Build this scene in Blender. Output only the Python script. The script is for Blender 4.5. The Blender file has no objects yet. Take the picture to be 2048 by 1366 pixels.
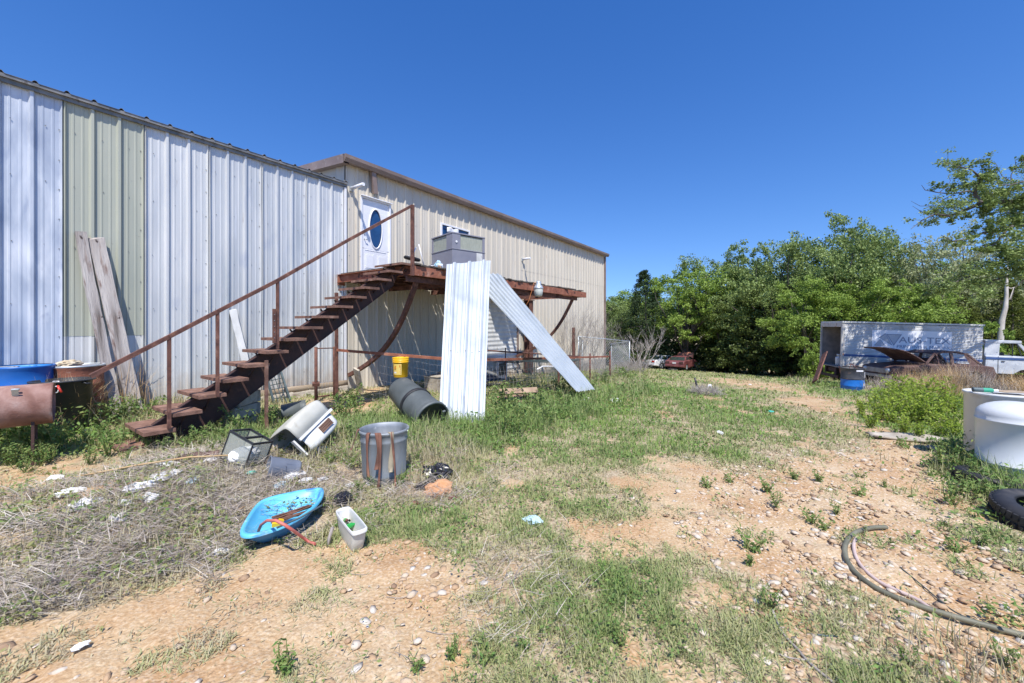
import bpy, math, random
import numpy as np
from mathutils import Vector, Matrix, Euler

random.seed(7)
RNG = np.random.default_rng(11)
SC = bpy.context.scene
COL = SC.collection
PI = math.pi

# ------------------------------------------------------------------ camera
F = 800.0 / 2048.0                       # focal length as a share of the frame's width
EYE = 1.7
cam_data = bpy.data.cameras.new('camera')
cam_data.sensor_width = 36.0
cam_data.lens = 36.0 * F
cam_data.shift_y = (650 - 683) / 2048.0 * 1.0
cam_data.clip_start = 0.05
cam_data.clip_end = 3000
cam = bpy.data.objects.new('camera', cam_data)
COL.objects.link(cam)
cam.location = (0, 0, EYE)
cam.rotation_euler = (PI / 2, 0, 0)
SC.camera = cam
cam_data.shift_y = -(683 - 650) / 2048.0

# ------------------------------------------------------------------ light
SUNV = Vector((0.22, -1.36, 2.25)).normalized()    # towards the sun
el = math.asin(SUNV.z)
az = math.atan2(SUNV.x, SUNV.y)
world = bpy.data.worlds.new('World')
SC.world = world
world.use_nodes = True
nt = world.node_tree
nt.nodes.clear()
sky = nt.nodes.new('ShaderNodeTexSky')
sky.sky_type = 'NISHITA'
sky.sun_disc = False
sky.sun_elevation = el
sky.sun_rotation = az
sky.air_density = 1.0
sky.dust_density = 0.0
sky.ozone_density = 1.5
hs = nt.nodes.new('ShaderNodeHueSaturation')
hs.inputs['Saturation'].default_value = 1.36
hs.inputs['Hue'].default_value = 0.514
bg = nt.nodes.new('ShaderNodeBackground')
bg.inputs['Strength'].default_value = 0.15
wo = nt.nodes.new('ShaderNodeOutputWorld')
tcw = nt.nodes.new('ShaderNodeTexCoord')
mpw = nt.nodes.new('ShaderNodeMapping'); mpw.inputs['Scale'].default_value = (1, 1, .80); mpw.inputs['Location'].default_value = (0, 0, .12)
nt.links.new(tcw.outputs['Generated'], mpw.inputs[0]); nt.links.new(mpw.outputs[0], sky.inputs[0])
nt.links.new(sky.outputs[0], hs.inputs['Color'])
nt.links.new(hs.outputs[0], bg.inputs[0])
nt.links.new(bg.outputs[0], wo.inputs[0])
sd = bpy.data.lights.new('sun', 'SUN')
sd.energy = 4.7
sd.angle = math.radians(0.53)
sd.color = (1.0, 0.95, 0.88)
so = bpy.data.objects.new('sun', sd)
COL.objects.link(so)
so.rotation_euler = SUNV.to_track_quat('Z', 'Y').to_euler()
so.location = (0, 0, 30)
SC.view_settings.view_transform = 'Standard'
SC.view_settings.look = 'None'
SC.view_settings.gamma = 1
SC.view_settings.exposure = 0.40

# ------------------------------------------------------------------ places
TH = math.atan2(.8163, .5776)            # direction of the long wall
D2 = np.array([.5776, .8163]); N2 = np.array([.8163, -.5776]); DW = 9.4
def P(s, r, z=0.0):
    """wall coordinates (along the wall, out from the wall, up) -> world"""
    return Vector((s * D2[0] + (r - DW) * N2[0], s * D2[1] + (r - DW) * N2[1], z))
def U(px, py, t):
    return Vector(((px - 1024) / 800 * t, t, EYE + (650 - py) / 800 * t))

def _h(ix, iy, seed):
    n = (ix * 374761393 + iy * 668265263 + seed * 974634777) & 0xffffffff
    n = ((n ^ (n >> 13)) * 1274126177) & 0xffffffff
    return ((n ^ (n >> 16)) & 0xffff) / 65535.0
def vnoise(x, y, seed=0):
    x = np.asarray(x, float); y = np.asarray(y, float)
    ix = np.floor(x).astype(np.int64); iy = np.floor(y).astype(np.int64)
    fx = x - ix; fy = y - iy
    fx = fx * fx * (3 - 2 * fx); fy = fy * fy * (3 - 2 * fy)
    a = _h(ix, iy, seed); b = _h(ix + 1, iy, seed); c = _h(ix, iy + 1, seed); d = _h(ix + 1, iy + 1, seed)
    return (a * (1 - fx) + b * fx) * (1 - fy) + (c * (1 - fx) + d * fx) * fy
def fbm(x, y, seed=0, oct=3):
    v = 0; a = .5; tot = 0
    for i in range(oct):
        v = v + a * vnoise(x * 2 ** i, y * 2 ** i, seed + i * 7); tot += a; a *= .5
    return v / tot

HS = [-60, -20, 0, 6, 10, 17, 23, 45, 70, 120, 600]
HZ = [.6, .3, .10, .03, -.10, -.62, -1.15, -3.15, -4.4, -5.2, -8]
def terrain(x, y):
    x = np.asarray(x, float); y = np.asarray(y, float)
    s = x * D2[0] + y * D2[1]
    z = (np.interp(s, HS, HZ) * 2 + np.interp(s - 1.5, HS, HZ) + np.interp(s + 1.5, HS, HZ)) / 4
    z = z + (fbm(x * .6, y * .6, 3) - .5) * .07 + (fbm(x * 3, y * 3, 9) - .5) * .018
    # low heap of dry brush left of the pan
    r = x * N2[0] + y * N2[1] + DW
    z = z + .19 * np.exp(-(((s - 1.2) / 1.4) ** 2 + ((r - 4.6) / 1.0) ** 2)) * (.75 + .5 * fbm(x * 2.2, y * 2.2, 33))
    z = z + .22 * np.exp(-(((x + 2.30) / .60) ** 2 + ((y - 5.25) / .40) ** 2))
    z = z + .20 / (1 + np.exp((r - 1.2) * 4)) / (1 + np.exp((s - 3.2) * 3))
    z = z + .40 * np.exp(-(((x - 17.6) / 2.6) ** 2 + ((y - 17.4) / 1.3) ** 2))
    return z
def tz(x, y): return float(terrain(x, y))
def G(px, py, dz=0.0):
    """point where the sight line of a photograph pixel meets the ground"""
    t = 3.0
    if py <= 655: py = 655
    for _ in range(60):
        x = (px - 1024) / 800 * t
        z = tz(x, t) + dz
        tn = (EYE - z) * 800 / (py - 650)
        t = t * .5 + tn * .5
    return Vector(((px - 1024) / 800 * t, t, tz((px - 1024) / 800 * t, t)))

# ------------------------------------------------------------------ objects
def tag(o, label=None, cat=None, group=None, kind=None):
    if label: o['label'] = label
    if cat: o['category'] = cat
    if group: o['group'] = group
    if kind: o['kind'] = kind
    return o
def thing(name, label, cat, loc=(0, 0, 0), rot=0, group=None):
    o = bpy.data.objects.new(name, None)
    COL.objects.link(o)
    o.location = loc
    o.rotation_euler = rot if isinstance(rot, (tuple, list, Euler)) else (0, 0, rot)
    o.empty_display_size = .1
    return tag(o, label, cat, group)
def copy_tree(o, parent=None):
    c = o.copy(); COL.objects.link(c)
    if parent is not None: c.parent = parent
    for ch in [k for k in o.children]:
        copy_tree(ch, c)
    return c

class MB:
    def __init__(s): s.v = []; s.f = []; s.m = []; s.sm = []
    def add(s, vs, fs, m=0, smooth=False, M=None):
        b = len(s.v)
        if M is not None: vs = [M @ Vector(v) for v in vs]
        s.v.extend([tuple(v) for v in vs])
        s.f.extend([tuple(b + i for i in f) for f in fs])
        s.m.extend([m] * len(fs)); s.sm.extend([smooth] * len(fs))
        return s
    def bx(s, x0, x1, y0, y1, z0, z1, m=0, M=None):
        v = [(x, y, z) for z in (z0, z1) for y in (y0, y1) for x in (x0, x1)]
        f = [(0, 2, 3, 1), (4, 5, 7, 6), (0, 1, 5, 4), (2, 6, 7, 3), (0, 4, 6, 2), (1, 3, 7, 5)]
        return s.add(v, f, m, False, M)
    def box(s, c, size, rot=(0, 0, 0), m=0):
        M = Matrix.Translation(c) @ Euler(rot).to_matrix().to_4x4()
        a, b, d = [k / 2 for k in size]
        return s.bx(-a, a, -b, b, -d, d, m, M)
    def beam(s, p0, p1, w, h, up=(0, 0, 1), m=0, taper=1.0):
        p0 = Vector(p0); p1 = Vector(p1); d = (p1 - p0).normalized(); up = Vector(up)
        x = d.cross(up)
        if x.length < 1e-4: x = d.cross(Vector((1, 0, 0)))
        x.normalize(); u = x.cross(d).normalized()
        v = []
        for p, k in ((p0, 1.0), (p1, taper)):
            for a, b in ((-1, -1), (1, -1), (1, 1), (-1, 1)):
                v.append(p + x * (a * w / 2 * k) + u * (b * h / 2 * k))
        return s.add(v, [(0, 1, 2, 3), (7, 6, 5, 4), (0, 4, 5, 1), (1, 5, 6, 2), (2, 6, 7, 3), (3, 7, 4, 0)], m)
    def tube(s, pts, r, n=8, m=0, caps=True, smooth=True):
        pts = [Vector(p) for p in pts]
        rs = r if isinstance(r, (list, tuple)) else [r] * len(pts)
        vs = []; fs = []
        t0 = (pts[1] - pts[0]).normalized()
        u = t0.orthogonal().normalized()
        for i, p in enumerate(pts):
            t = (pts[min(i + 1, len(pts) - 1)] - pts[max(i - 1, 0)])
            if t.length < 1e-7: t = t0
            t.normalize()
            u = (u - t * u.dot(t))
            if u.length < 1e-5: u = t.orthogonal()
            u.normalize(); w = t.cross(u)
            for k in range(n):
                a = 2 * PI * k / n
                vs.append(p + (u * math.cos(a) + w * math.sin(a)) * rs[i])
        for i in range(len(pts) - 1):
            for k in range(n):
                fs.append((i * n + k, i * n + (k + 1) % n, (i + 1) * n + (k + 1) % n, (i + 1) * n + k))
        s.add(vs, fs, m, smooth)
        if caps:
            b = len(s.v) - len(vs)
            s.f.append(tuple(b + k for k in reversed(range(n)))); s.m.append(m); s.sm.append(False)
            s.f.append(tuple(b + (len(pts) - 1) * n + k for k in range(n))); s.m.append(m); s.sm.append(False)
        return s
    def lathe(s, prof, n=28, M=None, m=0, smooth=True, wob=0.0, a0=0, a1=2 * PI):
        vs = []; fs = []; full = abs(a1 - a0 - 2 * PI) < 1e-6
        nn = n if full else n + 1
        for (r, z) in prof:
            for k in range(nn):
                a = a0 + (a1 - a0) * k / n
                rr = r * (1 + wob * math.sin(3 * a + z * 9) + wob * .6 * math.sin(5 * a - z * 6))
                vs.append((rr * math.cos(a), rr * math.sin(a), z))
        for i in range(len(prof) - 1):
            for k in range(n):
                k2 = (k + 1) % nn
                fs.append((i * nn + k, i * nn + k2, (i + 1) * nn + k2, (i + 1) * nn + k))
        return s.add(vs, fs, m, smooth, M)
    def disc(s, r, z, n=28, M=None, m=0):
        return s.add([(r * math.cos(2 * PI * k / n), r * math.sin(2 * PI * k / n), z) for k in range(n)], [tuple(range(n))], m, False, M)
    def surf(s, fn, nu, nv, th=0.0, m=0, smooth=True, M=None):
        """grid surface with a thickness"""
        A = [[Vector(fn(i / nu, j / nv)) for j in range(nv + 1)] for i in range(nu + 1)]
        vs = [A[i][j] for i in range(nu + 1) for j in range(nv + 1)]
        idx = lambda i, j: i * (nv + 1) + j
        fs = [(idx(i, j), idx(i + 1, j), idx(i + 1, j + 1), idx(i, j + 1)) for i in range(nu) for j in range(nv)]
        if th > 0:
            n0 = len(vs); B = []
            for i in range(nu + 1):
                for j in range(nv + 1):
                    a = A[min(i + 1, nu)][j] - A[max(i - 1, 0)][j]; b = A[i][min(j + 1, nv)] - A[i][max(j - 1, 0)]
                    nn = a.cross(b)
                    nn = nn.normalized() if nn.length > 1e-9 else Vector((0, 0, 1))
                    B.append(A[i][j] - nn * th)
            vs = vs + B
            fs += [tuple(n0 + k for k in reversed(f)) for f in fs]
            e = [(idx(i, 0), idx(i + 1, 0)) for i in range(nu)] + [(idx(nu, j), idx(nu, j + 1)) for j in range(nv)]
            e += [(idx(i + 1, nv), idx(i, nv)) for i in reversed(range(nu))] + [(idx(0, j + 1), idx(0, j)) for j in reversed(range(nv))]
            fs += [(b, a, n0 + a, n0 + b) for a, b in e]
        return s.add(vs, fs, m, smooth, M)
    def prism(s, pts, h, m=0, M=None):
        """flat outline (x,y) from z=0 to z=h"""
        n = len(pts)
        v = [(x, y, 0) for x, y in pts] + [(x, y, h) for x, y in pts]
        f = [tuple(reversed(range(n))), tuple(range(n, 2 * n))] + [(i, (i + 1) % n, n + (i + 1) % n, n + i) for i in range(n)]
        return s.add(v, f, m, False, M)
    def build(s, name, mats, parent=None, origin=(0, 0, 0), loc=None, rot=None, bevel=0, sub=0):
        me = bpy.data.meshes.new(name)
        o3 = Vector(origin)
        me.from_pydata([tuple(Vector(v) - o3) for v in s.v], [], s.f)
        for mt in (mats if isinstance(mats, (list, tuple)) else [mats]): me.materials.append(mt)
        me.polygons.foreach_set('material_index', s.m)
        me.polygons.foreach_set('use_smooth', s.sm)
        me.update()
        o = bpy.data.objects.new(name, me)
        COL.objects.link(o)
        if parent is not None: o.parent = parent
        if loc is not None: o.location = loc
        if rot is not None: o.rotation_euler = rot if isinstance(rot, (tuple, list, Euler)) else (0, 0, rot)
        if bevel:
            b = o.modifiers.new('bevel', 'BEVEL'); b.width = bevel; b.segments = 2; b.limit_method = 'ANGLE'; b.angle_limit = .7
            b.harden_normals = False
        if sub:
            b = o.modifiers.new('sub', 'SUBSURF'); b.levels = sub; b.render_levels = sub
        return o

def npmesh(name, V, loops, nper, mat, parent=None, loc=None, attr=None, smooth=False):
    """V (n,3), faces all with nper corners"""
    me = bpy.data.meshes.new(name)
    n = len(V); nf = len(loops) // nper
    me.vertices.add(n); me.vertices.foreach_set('co', np.asarray(V, np.float32).ravel())
    me.loops.add(len(loops)); me.loops.foreach_set('vertex_index', np.asarray(loops, np.int32))
    me.polygons.add(nf)
    me.polygons.foreach_set('loop_start', np.arange(0, nf * nper, nper, dtype=np.int32))
    try: me.polygons.foreach_set('loop_total', np.full(nf, nper, np.int32))
    except Exception: pass
    if attr is not None:
        for k, a in attr.items():
            at = me.attributes.new(k, 'FLOAT', 'POINT'); at.data.foreach_set('value', np.asarray(a, np.float32))
    if smooth: me.polygons.foreach_set('use_smooth', np.ones(nf, bool))
    me.update(calc_edges=True)
    me.validate()
    for mt in (mat if isinstance(mat, (list, tuple)) else [mat]): me.materials.append(mt)
    o = bpy.data.objects.new(name, me)
    COL.objects.link(o)
    if parent is not None: o.parent = parent
    if loc is not None: o.location = loc
    return o

def text_geo(body, size):
    c = bpy.data.curves.new('txt', 'FONT'); c.body = body; c.size = size; c.extrude = 0.002
    c.resolution_u = 3
    o = bpy.data.objects.new('txt', c); COL.objects.link(o)
    dg = bpy.context.evaluated_depsgraph_get()
    me = bpy.data.meshes.new_from_object(o.evaluated_get(dg))
    vs = [v.co.copy() for v in me.vertices]; fs = [tuple(p.vertices) for p in me.polygons]
    bpy.data.objects.remove(o); bpy.data.meshes.remove(me); bpy.data.curves.remove(c)
    return vs, fs

# ------------------------------------------------------------------ materials
MATS = {}
def rgb(c): return (c[0], c[1], c[2], 1)
def mat(name, cols, scale=4.0, detail=5, rough=.6, metal=0.0, bump=0.0, bscale=40, stretch=(1, 1, 1), over=(), spec=.5,
        rand=0.0, attr=None, trans=0.0, rvar=0.15, dist=0.3, alpha=1.0, coord='Object', low=None):
    """cols: [(pos,(r,g,b))] along a noise; over: [(colour,scale,lo,hi,stretch)] patches laid on top"""
    m = bpy.data.materials.new(name); m.use_nodes = True
    n = m.node_tree.nodes; L = m.node_tree.links
    b = n['Principled BSDF']
    tc = n.new('ShaderNodeTexCoord')
    def noise(sc, st=(1, 1, 1), det=detail):
        mp = n.new('ShaderNodeMapping'); mp.inputs['Scale'].default_value = st
        L.new(tc.outputs[coord], mp.inputs[0])
        t = n.new('ShaderNodeTexNoise'); t.inputs['Scale'].default_value = sc; t.inputs['Detail'].default_value = det
        t.inputs['Distortion'].default_value = dist
        L.new(mp.outputs[0], t.inputs['Vector'])
        return t
    base = noise(scale, stretch)
    r = n.new('ShaderNodeValToRGB')
    while len(r.color_ramp.elements) > 1: r.color_ramp.elements.remove(r.color_ramp.elements[0])
    r.color_ramp.elements[0].position = cols[0][0]; r.color_ramp.elements[0].color = rgb(cols[0][1])
    for p, c in cols[1:]:
        e = r.color_ramp.elements.new(p); e.color = rgb(c)
    fac = base.outputs['Fac']
    if attr:
        at = n.new('ShaderNodeAttribute'); at.attribute_name = attr
        ad = n.new('ShaderNodeMath'); ad.operation = 'ADD'; L.new(at.outputs['Fac'], ad.inputs[0])
        mu = n.new('ShaderNodeMath'); mu.operation = 'MULTIPLY_ADD'; L.new(base.outputs['Fac'], mu.inputs[0]); mu.inputs[1].default_value = .3; mu.inputs[2].default_value = -.15
        L.new(mu.outputs[0], ad.inputs[1]); fac = ad.outputs[0]
    if rand:
        g = n.new('ShaderNodeNewGeometry')
        mu = n.new('ShaderNodeMath'); mu.operation = 'MULTIPLY_ADD'
        L.new(g.outputs['Random Per Island'], mu.inputs[0]); mu.inputs[1].default_value = rand; mu.inputs[2].default_value = -rand / 2
        ad = n.new('ShaderNodeMath'); ad.operation = 'ADD'; L.new(fac, ad.inputs[0]); L.new(mu.outputs[0], ad.inputs[1]); fac = ad.outputs[0]
    L.new(fac, r.inputs[0])
    col = r.outputs[0]
    for ov in over:
        c, sc, lo, hi = ov[:4]; st = ov[4] if len(ov) > 4 else (1, 1, 1)
        t = noise(sc, st, 8)
        mr = n.new('ShaderNodeMapRange'); mr.inputs['From Min'].default_value = lo; mr.inputs['From Max'].default_value = hi
        L.new(t.outputs['Fac'], mr.inputs['Value'])
        mx = n.new('ShaderNodeMix'); mx.data_type = 'RGBA'
        L.new(mr.outputs[0], mx.inputs[0]); L.new(col, mx.inputs[6]); mx.inputs[7].default_value = rgb(c)
        col = mx.outputs[2]
    if low:      # mud splashed on the foot of a wall
        sx = n.new('ShaderNodeSeparateXYZ'); L.new(tc.outputs['Object'], sx.inputs[0])
        nz = noise(7, (1, 1, .5), 8)
        ma_ = n.new('ShaderNodeMath'); ma_.operation = 'MULTIPLY_ADD'; L.new(nz.outputs['Fac'], ma_.inputs[0]); ma_.inputs[1].default_value = low[2] * 2; L.new(sx.outputs['Z'], ma_.inputs[2])
        mr2 = n.new('ShaderNodeMapRange'); mr2.inputs['From Min'].default_value = low[1] + low[2] * 1.5; mr2.inputs['From Max'].default_value = low[1] + low[2] * .4; mr2.inputs['To Max'].default_value = .75
        L.new(ma_.outputs[0], mr2.inputs['Value'])
        mx = n.new('ShaderNodeMix'); mx.data_type = 'RGBA'; L.new(mr2.outputs[0], mx.inputs[0]); L.new(col, mx.inputs[6]); mx.inputs[7].default_value = rgb(low[0]); col = mx.outputs[2]
    L.new(col, b.inputs['Base Color'])
    rm = n.new('ShaderNodeMapRange'); rm.inputs['To Min'].default_value = max(.05, rough - rvar); rm.inputs['To Max'].default_value = min(1, rough + rvar)
    L.new(base.outputs['Fac'], rm.inputs['Value']); L.new(rm.outputs[0], b.inputs['Roughness'])
    b.inputs['Metallic'].default_value = metal
    b.inputs['Specular IOR Level'].default_value = spec
    if trans:
        # thin leaves let some light through
        tr = n.new('ShaderNodeBsdfTranslucent'); L.new(col, tr.inputs[0])
        ms = n.new('ShaderNodeMixShader'); ms.inputs[0].default_value = trans
        L.new(b.outputs[0], ms.inputs[1]); L.new(tr.outputs[0], ms.inputs[2])
        L.new(ms.outputs[0], n['Material Output'].inputs[0])
    if alpha < 1:
        b.inputs['Alpha'].default_value = alpha
    if bump:
        t = noise(bscale, stretch if isinstance(stretch, tuple) else (1, 1, 1), 6)
        bp = n.new('ShaderNodeBump'); bp.inputs['Strength'].default_value = bump; bp.inputs['Distance'].default_value = .02
        L.new(t.outputs['Fac'], bp.inputs['Height']); L.new(bp.outputs[0], b.inputs['Normal'])
    MATS[name] = m
    return m

MUD = ((.42, .33, .24), .42, .9)
m_galv = mat('galvanised_sheet', [(.25, (.47, .50, .51)), (.5, (.59, .605, .60)), (.75, (.68, .69, .675))], 1.3, rough=.5, metal=.25, stretch=(2.2, 1, .35),
             over=[((.42, .46, .53), 2.2, .58, .80, (1.5, 1, .5)), ((.74, .75, .77), 5, .62, .82, (3, 1, .3)), ((.36, .30, .25), 16, .70, .80, (2, 1, .15))], bump=.12, bscale=6, low=MUD)
m_galv3 = mat('bright_sheet', [(.25, (.55, .565, .565)), (.5, (.64, .65, .635)), (.75, (.71, .715, .70))], 1.6, rough=.5, metal=.2, stretch=(2.2, 1, .35),
             over=[((.50, .53, .58), 3.2, .58, .80, (1.5, 1, .5)), ((.38, .33, .28), 19, .71, .80, (2, 1, .15))], bump=.12, bscale=5, low=MUD)
m_galv2 = mat('weathered_sheet', [(.3, (.33, .38, .47)), (.5, (.50, .55, .62)), (.7, (.70, .73, .77))], 2.0, rough=.55, metal=.2, stretch=(2, 1, .5),
              over=[((.26, .32, .44), 3.5, .60, .80, (1.5, 1, .6))], bump=.06, bscale=9)
m_sage = mat('sage_paint', [(.3, (.365, .385, .315)), (.7, (.44, .455, .375))], 1.5, rough=.5, stretch=(2, 1, .3), over=[((.30, .31, .25), 14, .68, .8)], bump=.04, bscale=9)
m_beige = mat('beige_paint', [(.3, (.53, .485, .40)), (.7, (.63, .58, .485))], 1.0, rough=.55, stretch=(2.5, 1, .25),
              over=[((.40, .30, .20), 5, .64, .85, (4, 1, .4))], bump=.05, bscale=9)
m_trim = mat('brown_trim', [(.3, (.21, .155, .13)), (.7, (.29, .22, .19))], 2, rough=.5, over=[((.38, .33, .30), 9, .62, .8)])
m_rooftrim = mat('eave_flashing', [(.3, (.14, .14, .13)), (.7, (.30, .29, .27))], 5, rough=.5, metal=.3, over=[((.08, .06, .05), 12, .6, .75)])
m_screw = mat('screw', [(0, (.16, .16, .17)), (1, (.22, .22, .22))], 5, rough=.4)
m_conc = mat('concrete', [(.3, (.30, .26, .21)), (.7, (.50, .45, .37))], 6, rough=.95, bump=.6, bscale=22, over=[((.20, .15, .10), 4, .55, .7)])
m_sill = mat('sill_wood', [(.3, (.25, .19, .13)), (.7, (.42, .34, .25))], 4, rough=.9, stretch=(.3, 1, 4), bump=.3)
m_rust = mat('rusted_steel', [(.30, (.07, .030, .022)), (.45, (.13, .058, .043)), (.6, (.18, .080, .056)), (.72, (.28, .15, .11))], 9, rough=.8, metal=.05, bump=.25, bscale=60,
             over=[((.30, .14, .07), 16, .62, .78), ((.05, .022, .018), 7, .60, .75)])
m_rust2 = mat('rusted_tread', [(.3, (.11, .055, .04)), (.48, (.19, .10, .07)), (.6, (.25, .135, .095)), (.72, (.34, .21, .16))], 7, rough=.8, bump=.3, bscale=70, over=[((.36, .19, .11), 20, .6, .75)])
m_rustdark = mat('dark_rusted_plate', [(.3, (.040, .018, .015)), (.7, (.080, .036, .028))], 5, rough=.7, bump=.2, bscale=50, over=[((.13, .055, .035), 9, .62, .78)])
m_rustred = mat('red_oxide_beam', [(.25, (.18, .055, .030)), (.6, (.34, .13, .075)), (.8, (.45, .25, .18))], 4, rough=.8, bump=.3, bscale=40,
                over=[((.055, .025, .02), 6, .58, .68), ((.48, .30, .22), 13, .66, .76)])
m_wood = mat('grey_wood', [(.32, (.17, .145, .125)), (.45, (.36, .32, .29)), (.6, (.48, .44, .40)), (.75, (.60, .56, .51))], 9, rough=.9, stretch=(1, 1, .10), bump=.9, bscale=40,
             over=[((.17, .10, .075), 8, .56, .66, (1, 1, .18)), ((.06, .04, .035), 9, .66, .70, (1, 1, .6)), ((.62, .60, .57), 5, .62, .7, (1, 1, .3))])
m_deckwood = mat('dark_board', [(.3, (.055, .045, .038)), (.7, (.15, .125, .10))], 5, rough=.95, stretch=(1, .2, 1), bump=.5)
m_white = mat('white_paint', [(.3, (.76, .76, .78)), (.7, (.84, .84, .85))], 3, rough=.35, bump=.02)
m_dirtywhite = mat('dirty_white', [(.3, (.50, .50, .47)), (.7, (.72, .72, .69))], 3, rough=.6, over=[((.30, .27, .22), 6, .62, .8)])
m_blueglass = mat('blue_glass', [(.3, (.012, .045, .13)), (.7, (.02, .08, .21))], 4, rough=.12, spec=.8)
m_darkglass = mat('dark_glass', [(.3, (.02, .03, .03)), (.7, (.05, .07, .06))], 4, rough=.1, spec=.8)
m_acgrey = mat('ac_paint', [(.3, (.21, .21, .25)), (.7, (.26, .26, .30))], 3, rough=.45, over=[((.33, .33, .35), 9, .68, .8)])
m_coil = mat('coil_fins', [(.3, (.30, .32, .26)), (.7, (.42, .44, .37))], 6, rough=.8, stretch=(14, 14, 1.5), bump=.5, bscale=30)
m_black = mat('black_rubber', [(.3, (.012, .012, .014)), (.7, (.032, .032, .035))], 6, rough=.6, over=[((.11, .10, .09), 5, .60, .85)])
m_steel = mat('galvanised_pipe', [(.3, (.42, .46, .48)), (.7, (.60, .64, .66))], 8, rough=.45, metal=.5)
m_wire = mat('wire', [(.3, (.26, .25, .24)), (.7, (.42, .41, .40))], 8, rough=.5, metal=.4)
m_whitesheet = mat('white_sheet', [(.3, (.40, .44, .46)), (.7, (.50, .535, .55))], 2, rough=.4, metal=.2, stretch=(1, 1, .4), bump=.04, bscale=8,
                   over=[((.33, .37, .39), 5, .60, .8, (1, 1, .3)), ((.36, .27, .20), 12, .70, .78, (1, 1, .4))])
# ================================================================== sheds
PITCH = .9525 / 3
def rib_profile(s0, s1, base=0.0):
    """x positions and outward offsets of ribbed sheet between s0 and s1"""
    pts = []
    k = math.floor((s0 - base) / PITCH) - 1
    while base + k * PITCH < s1 + PITCH:
        o = base + k * PITCH
        for dx, h in ((-.040, 0), (-.016, .042), (.016, .042), (.040, 0), (.088, 0), (.096, .006), (.116, .006), (.124, 0), (.192, 0), (.200, .006), (.220, .006), (.228, 0)):
            if s0 <= o + dx <= s1: pts.append((o + dx, h))
        k += 1
    if not pts or pts[0][0] > s0 + 1e-4: pts.insert(0, (s0, 0 if not pts else 0))
    if pts[-1][0] < s1 - 1e-4: pts.append((s1, 0))
    return pts
def ribbed(mb, s0, s1, z0, z1, r=0.0, base=0.0, m=0, rows=6, dent=.002, zf=None):
    pr = rib_profile(s0, s1, base); vs = []; fs = []
    n = len(pr)
    for j in range(rows + 1):
        for (s, h) in pr:
            zt = z1 if zf is None else zf(s)
            z = z0 + (zt - z0) * j / rows
            vs.append((s, -(r + h + (float(vnoise(s * 2.3, z * 1.1, 5)) - .5) * dent * 2), z))
    for j in range(rows):
        for i in range(n - 1):
            fs.append((j * n + i, j * n + i + 1, (j + 1) * n + i + 1, (j + 1) * n + i))
    mb.add(vs, fs, m, False)
def wallthing(name, label, cat, s, r, z, group=None):
    o = thing(name, label, cat, P(s, r, z), TH, group)
    return o, (s, -r, z)

# ---- the older shed with mixed sheets
shed, og = wallthing('metal_shed', 'long shed clad in mixed bluish galvanised and sage green ribbed sheets', 'shed', 0, 0, 0)
EZ = 5.30
S0 = 1.056
for k in range(-5, 6):
    a = S0 + .9525 * (k - 1); b = a + .9525
    if a > 5.0: b = 5.868
    if a >= 5.8: continue
    rr = .022 + .002 * (k % 2)
    mb = MB()
    if k == 1:
        ribbed(mb, a, b, 1.52, EZ, rr + .004, S0, 1, 8, .004); ribbed(mb, a, b, .30, 1.54, rr, S0, 0, 3, .004)
    else:
        ribbed(mb, a, b, .30 - .015 * (k % 3), EZ, rr, S0, 0, 22, .010)
    # fixing screws
    for z in (1.1, 2.0, 2.95, 3.9, 4.75):
        for q in (0.12, .44, .76):
            mb.box((a + q + random.uniform(-.01, .01), -(rr + .010), z + random.uniform(-.02, .02)), (.010, .010, .010), (0, 0, 0), 2)
    z = .6
    while z < 5.1:
        mb.box((b - .045, -(rr + .012), z + random.uniform(-.02, .02)), (.012, .012, .012), (0, 0, 0), 2); z += .46
    g = m_galv2 if k in (0, -2, -4) else (m_galv, m_galv3)[(k * 7 // 2) % 2]
    o = mb.build('wall_panel', [g, m_sage, m_screw], shed, og)
    if k == 1: o['label'] = 'sage green ribbed panel with a bare grey foot'
# frame wall behind the sheets, end wall and roof
mb = MB(); mb.bx(-3.9, 5.86, 0.0, 9.0, .28, EZ - .02); mb.build('wall', m_galv, shed, og)
mb = MB()
pr = []
def roof_pt(u, v):
    s = -4.0 + u * 9.90; y = -.13 + v * 9.4
    ph = (s - .1) % PITCH
    h = .032 if ph < .05 else 0
    return (s, y, EZ + .035 + h + y * .10)
mb.surf(roof_pt, 400, 1, .004, 0, False)
mb.build('roof', m_rooftrim, shed, og)
mb = MB(); mb.bx(-4.0, 5.89, -.085, -.052, EZ - .09, EZ + .02); mb.bx(-4.0, 5.89, -.12, -.085, EZ - .03, EZ + .02)
mb.build('eave_trim', m_rooftrim, shed, og)
mb = MB(); mb.bx(5.83, 5.885, -.075, -.04, .30, EZ - .1)
mb.build('corner_trim', m_white, shed, og)
mb = MB(); mb.surf(lambda u, v: (-3.9 + u * 9.8, -.07 - .03 * float(vnoise(u * 60, v * 3, 2)), .30 - v * .13), 60, 2, .03)
mb.build('sill_board', m_sill, shed, og)
mb = MB()
mb.surf(lambda u, v: (-3.9 + u * 9.8, -.05 - .13 * v - .07 * float(fbm(u * 70, v * 4, 4)), .17 - v * (.30 + .12 * float(vnoise(u * 34, 0, 8)))), 160, 8, .04)
mb.build('footing', m_conc, shed, og)

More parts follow.
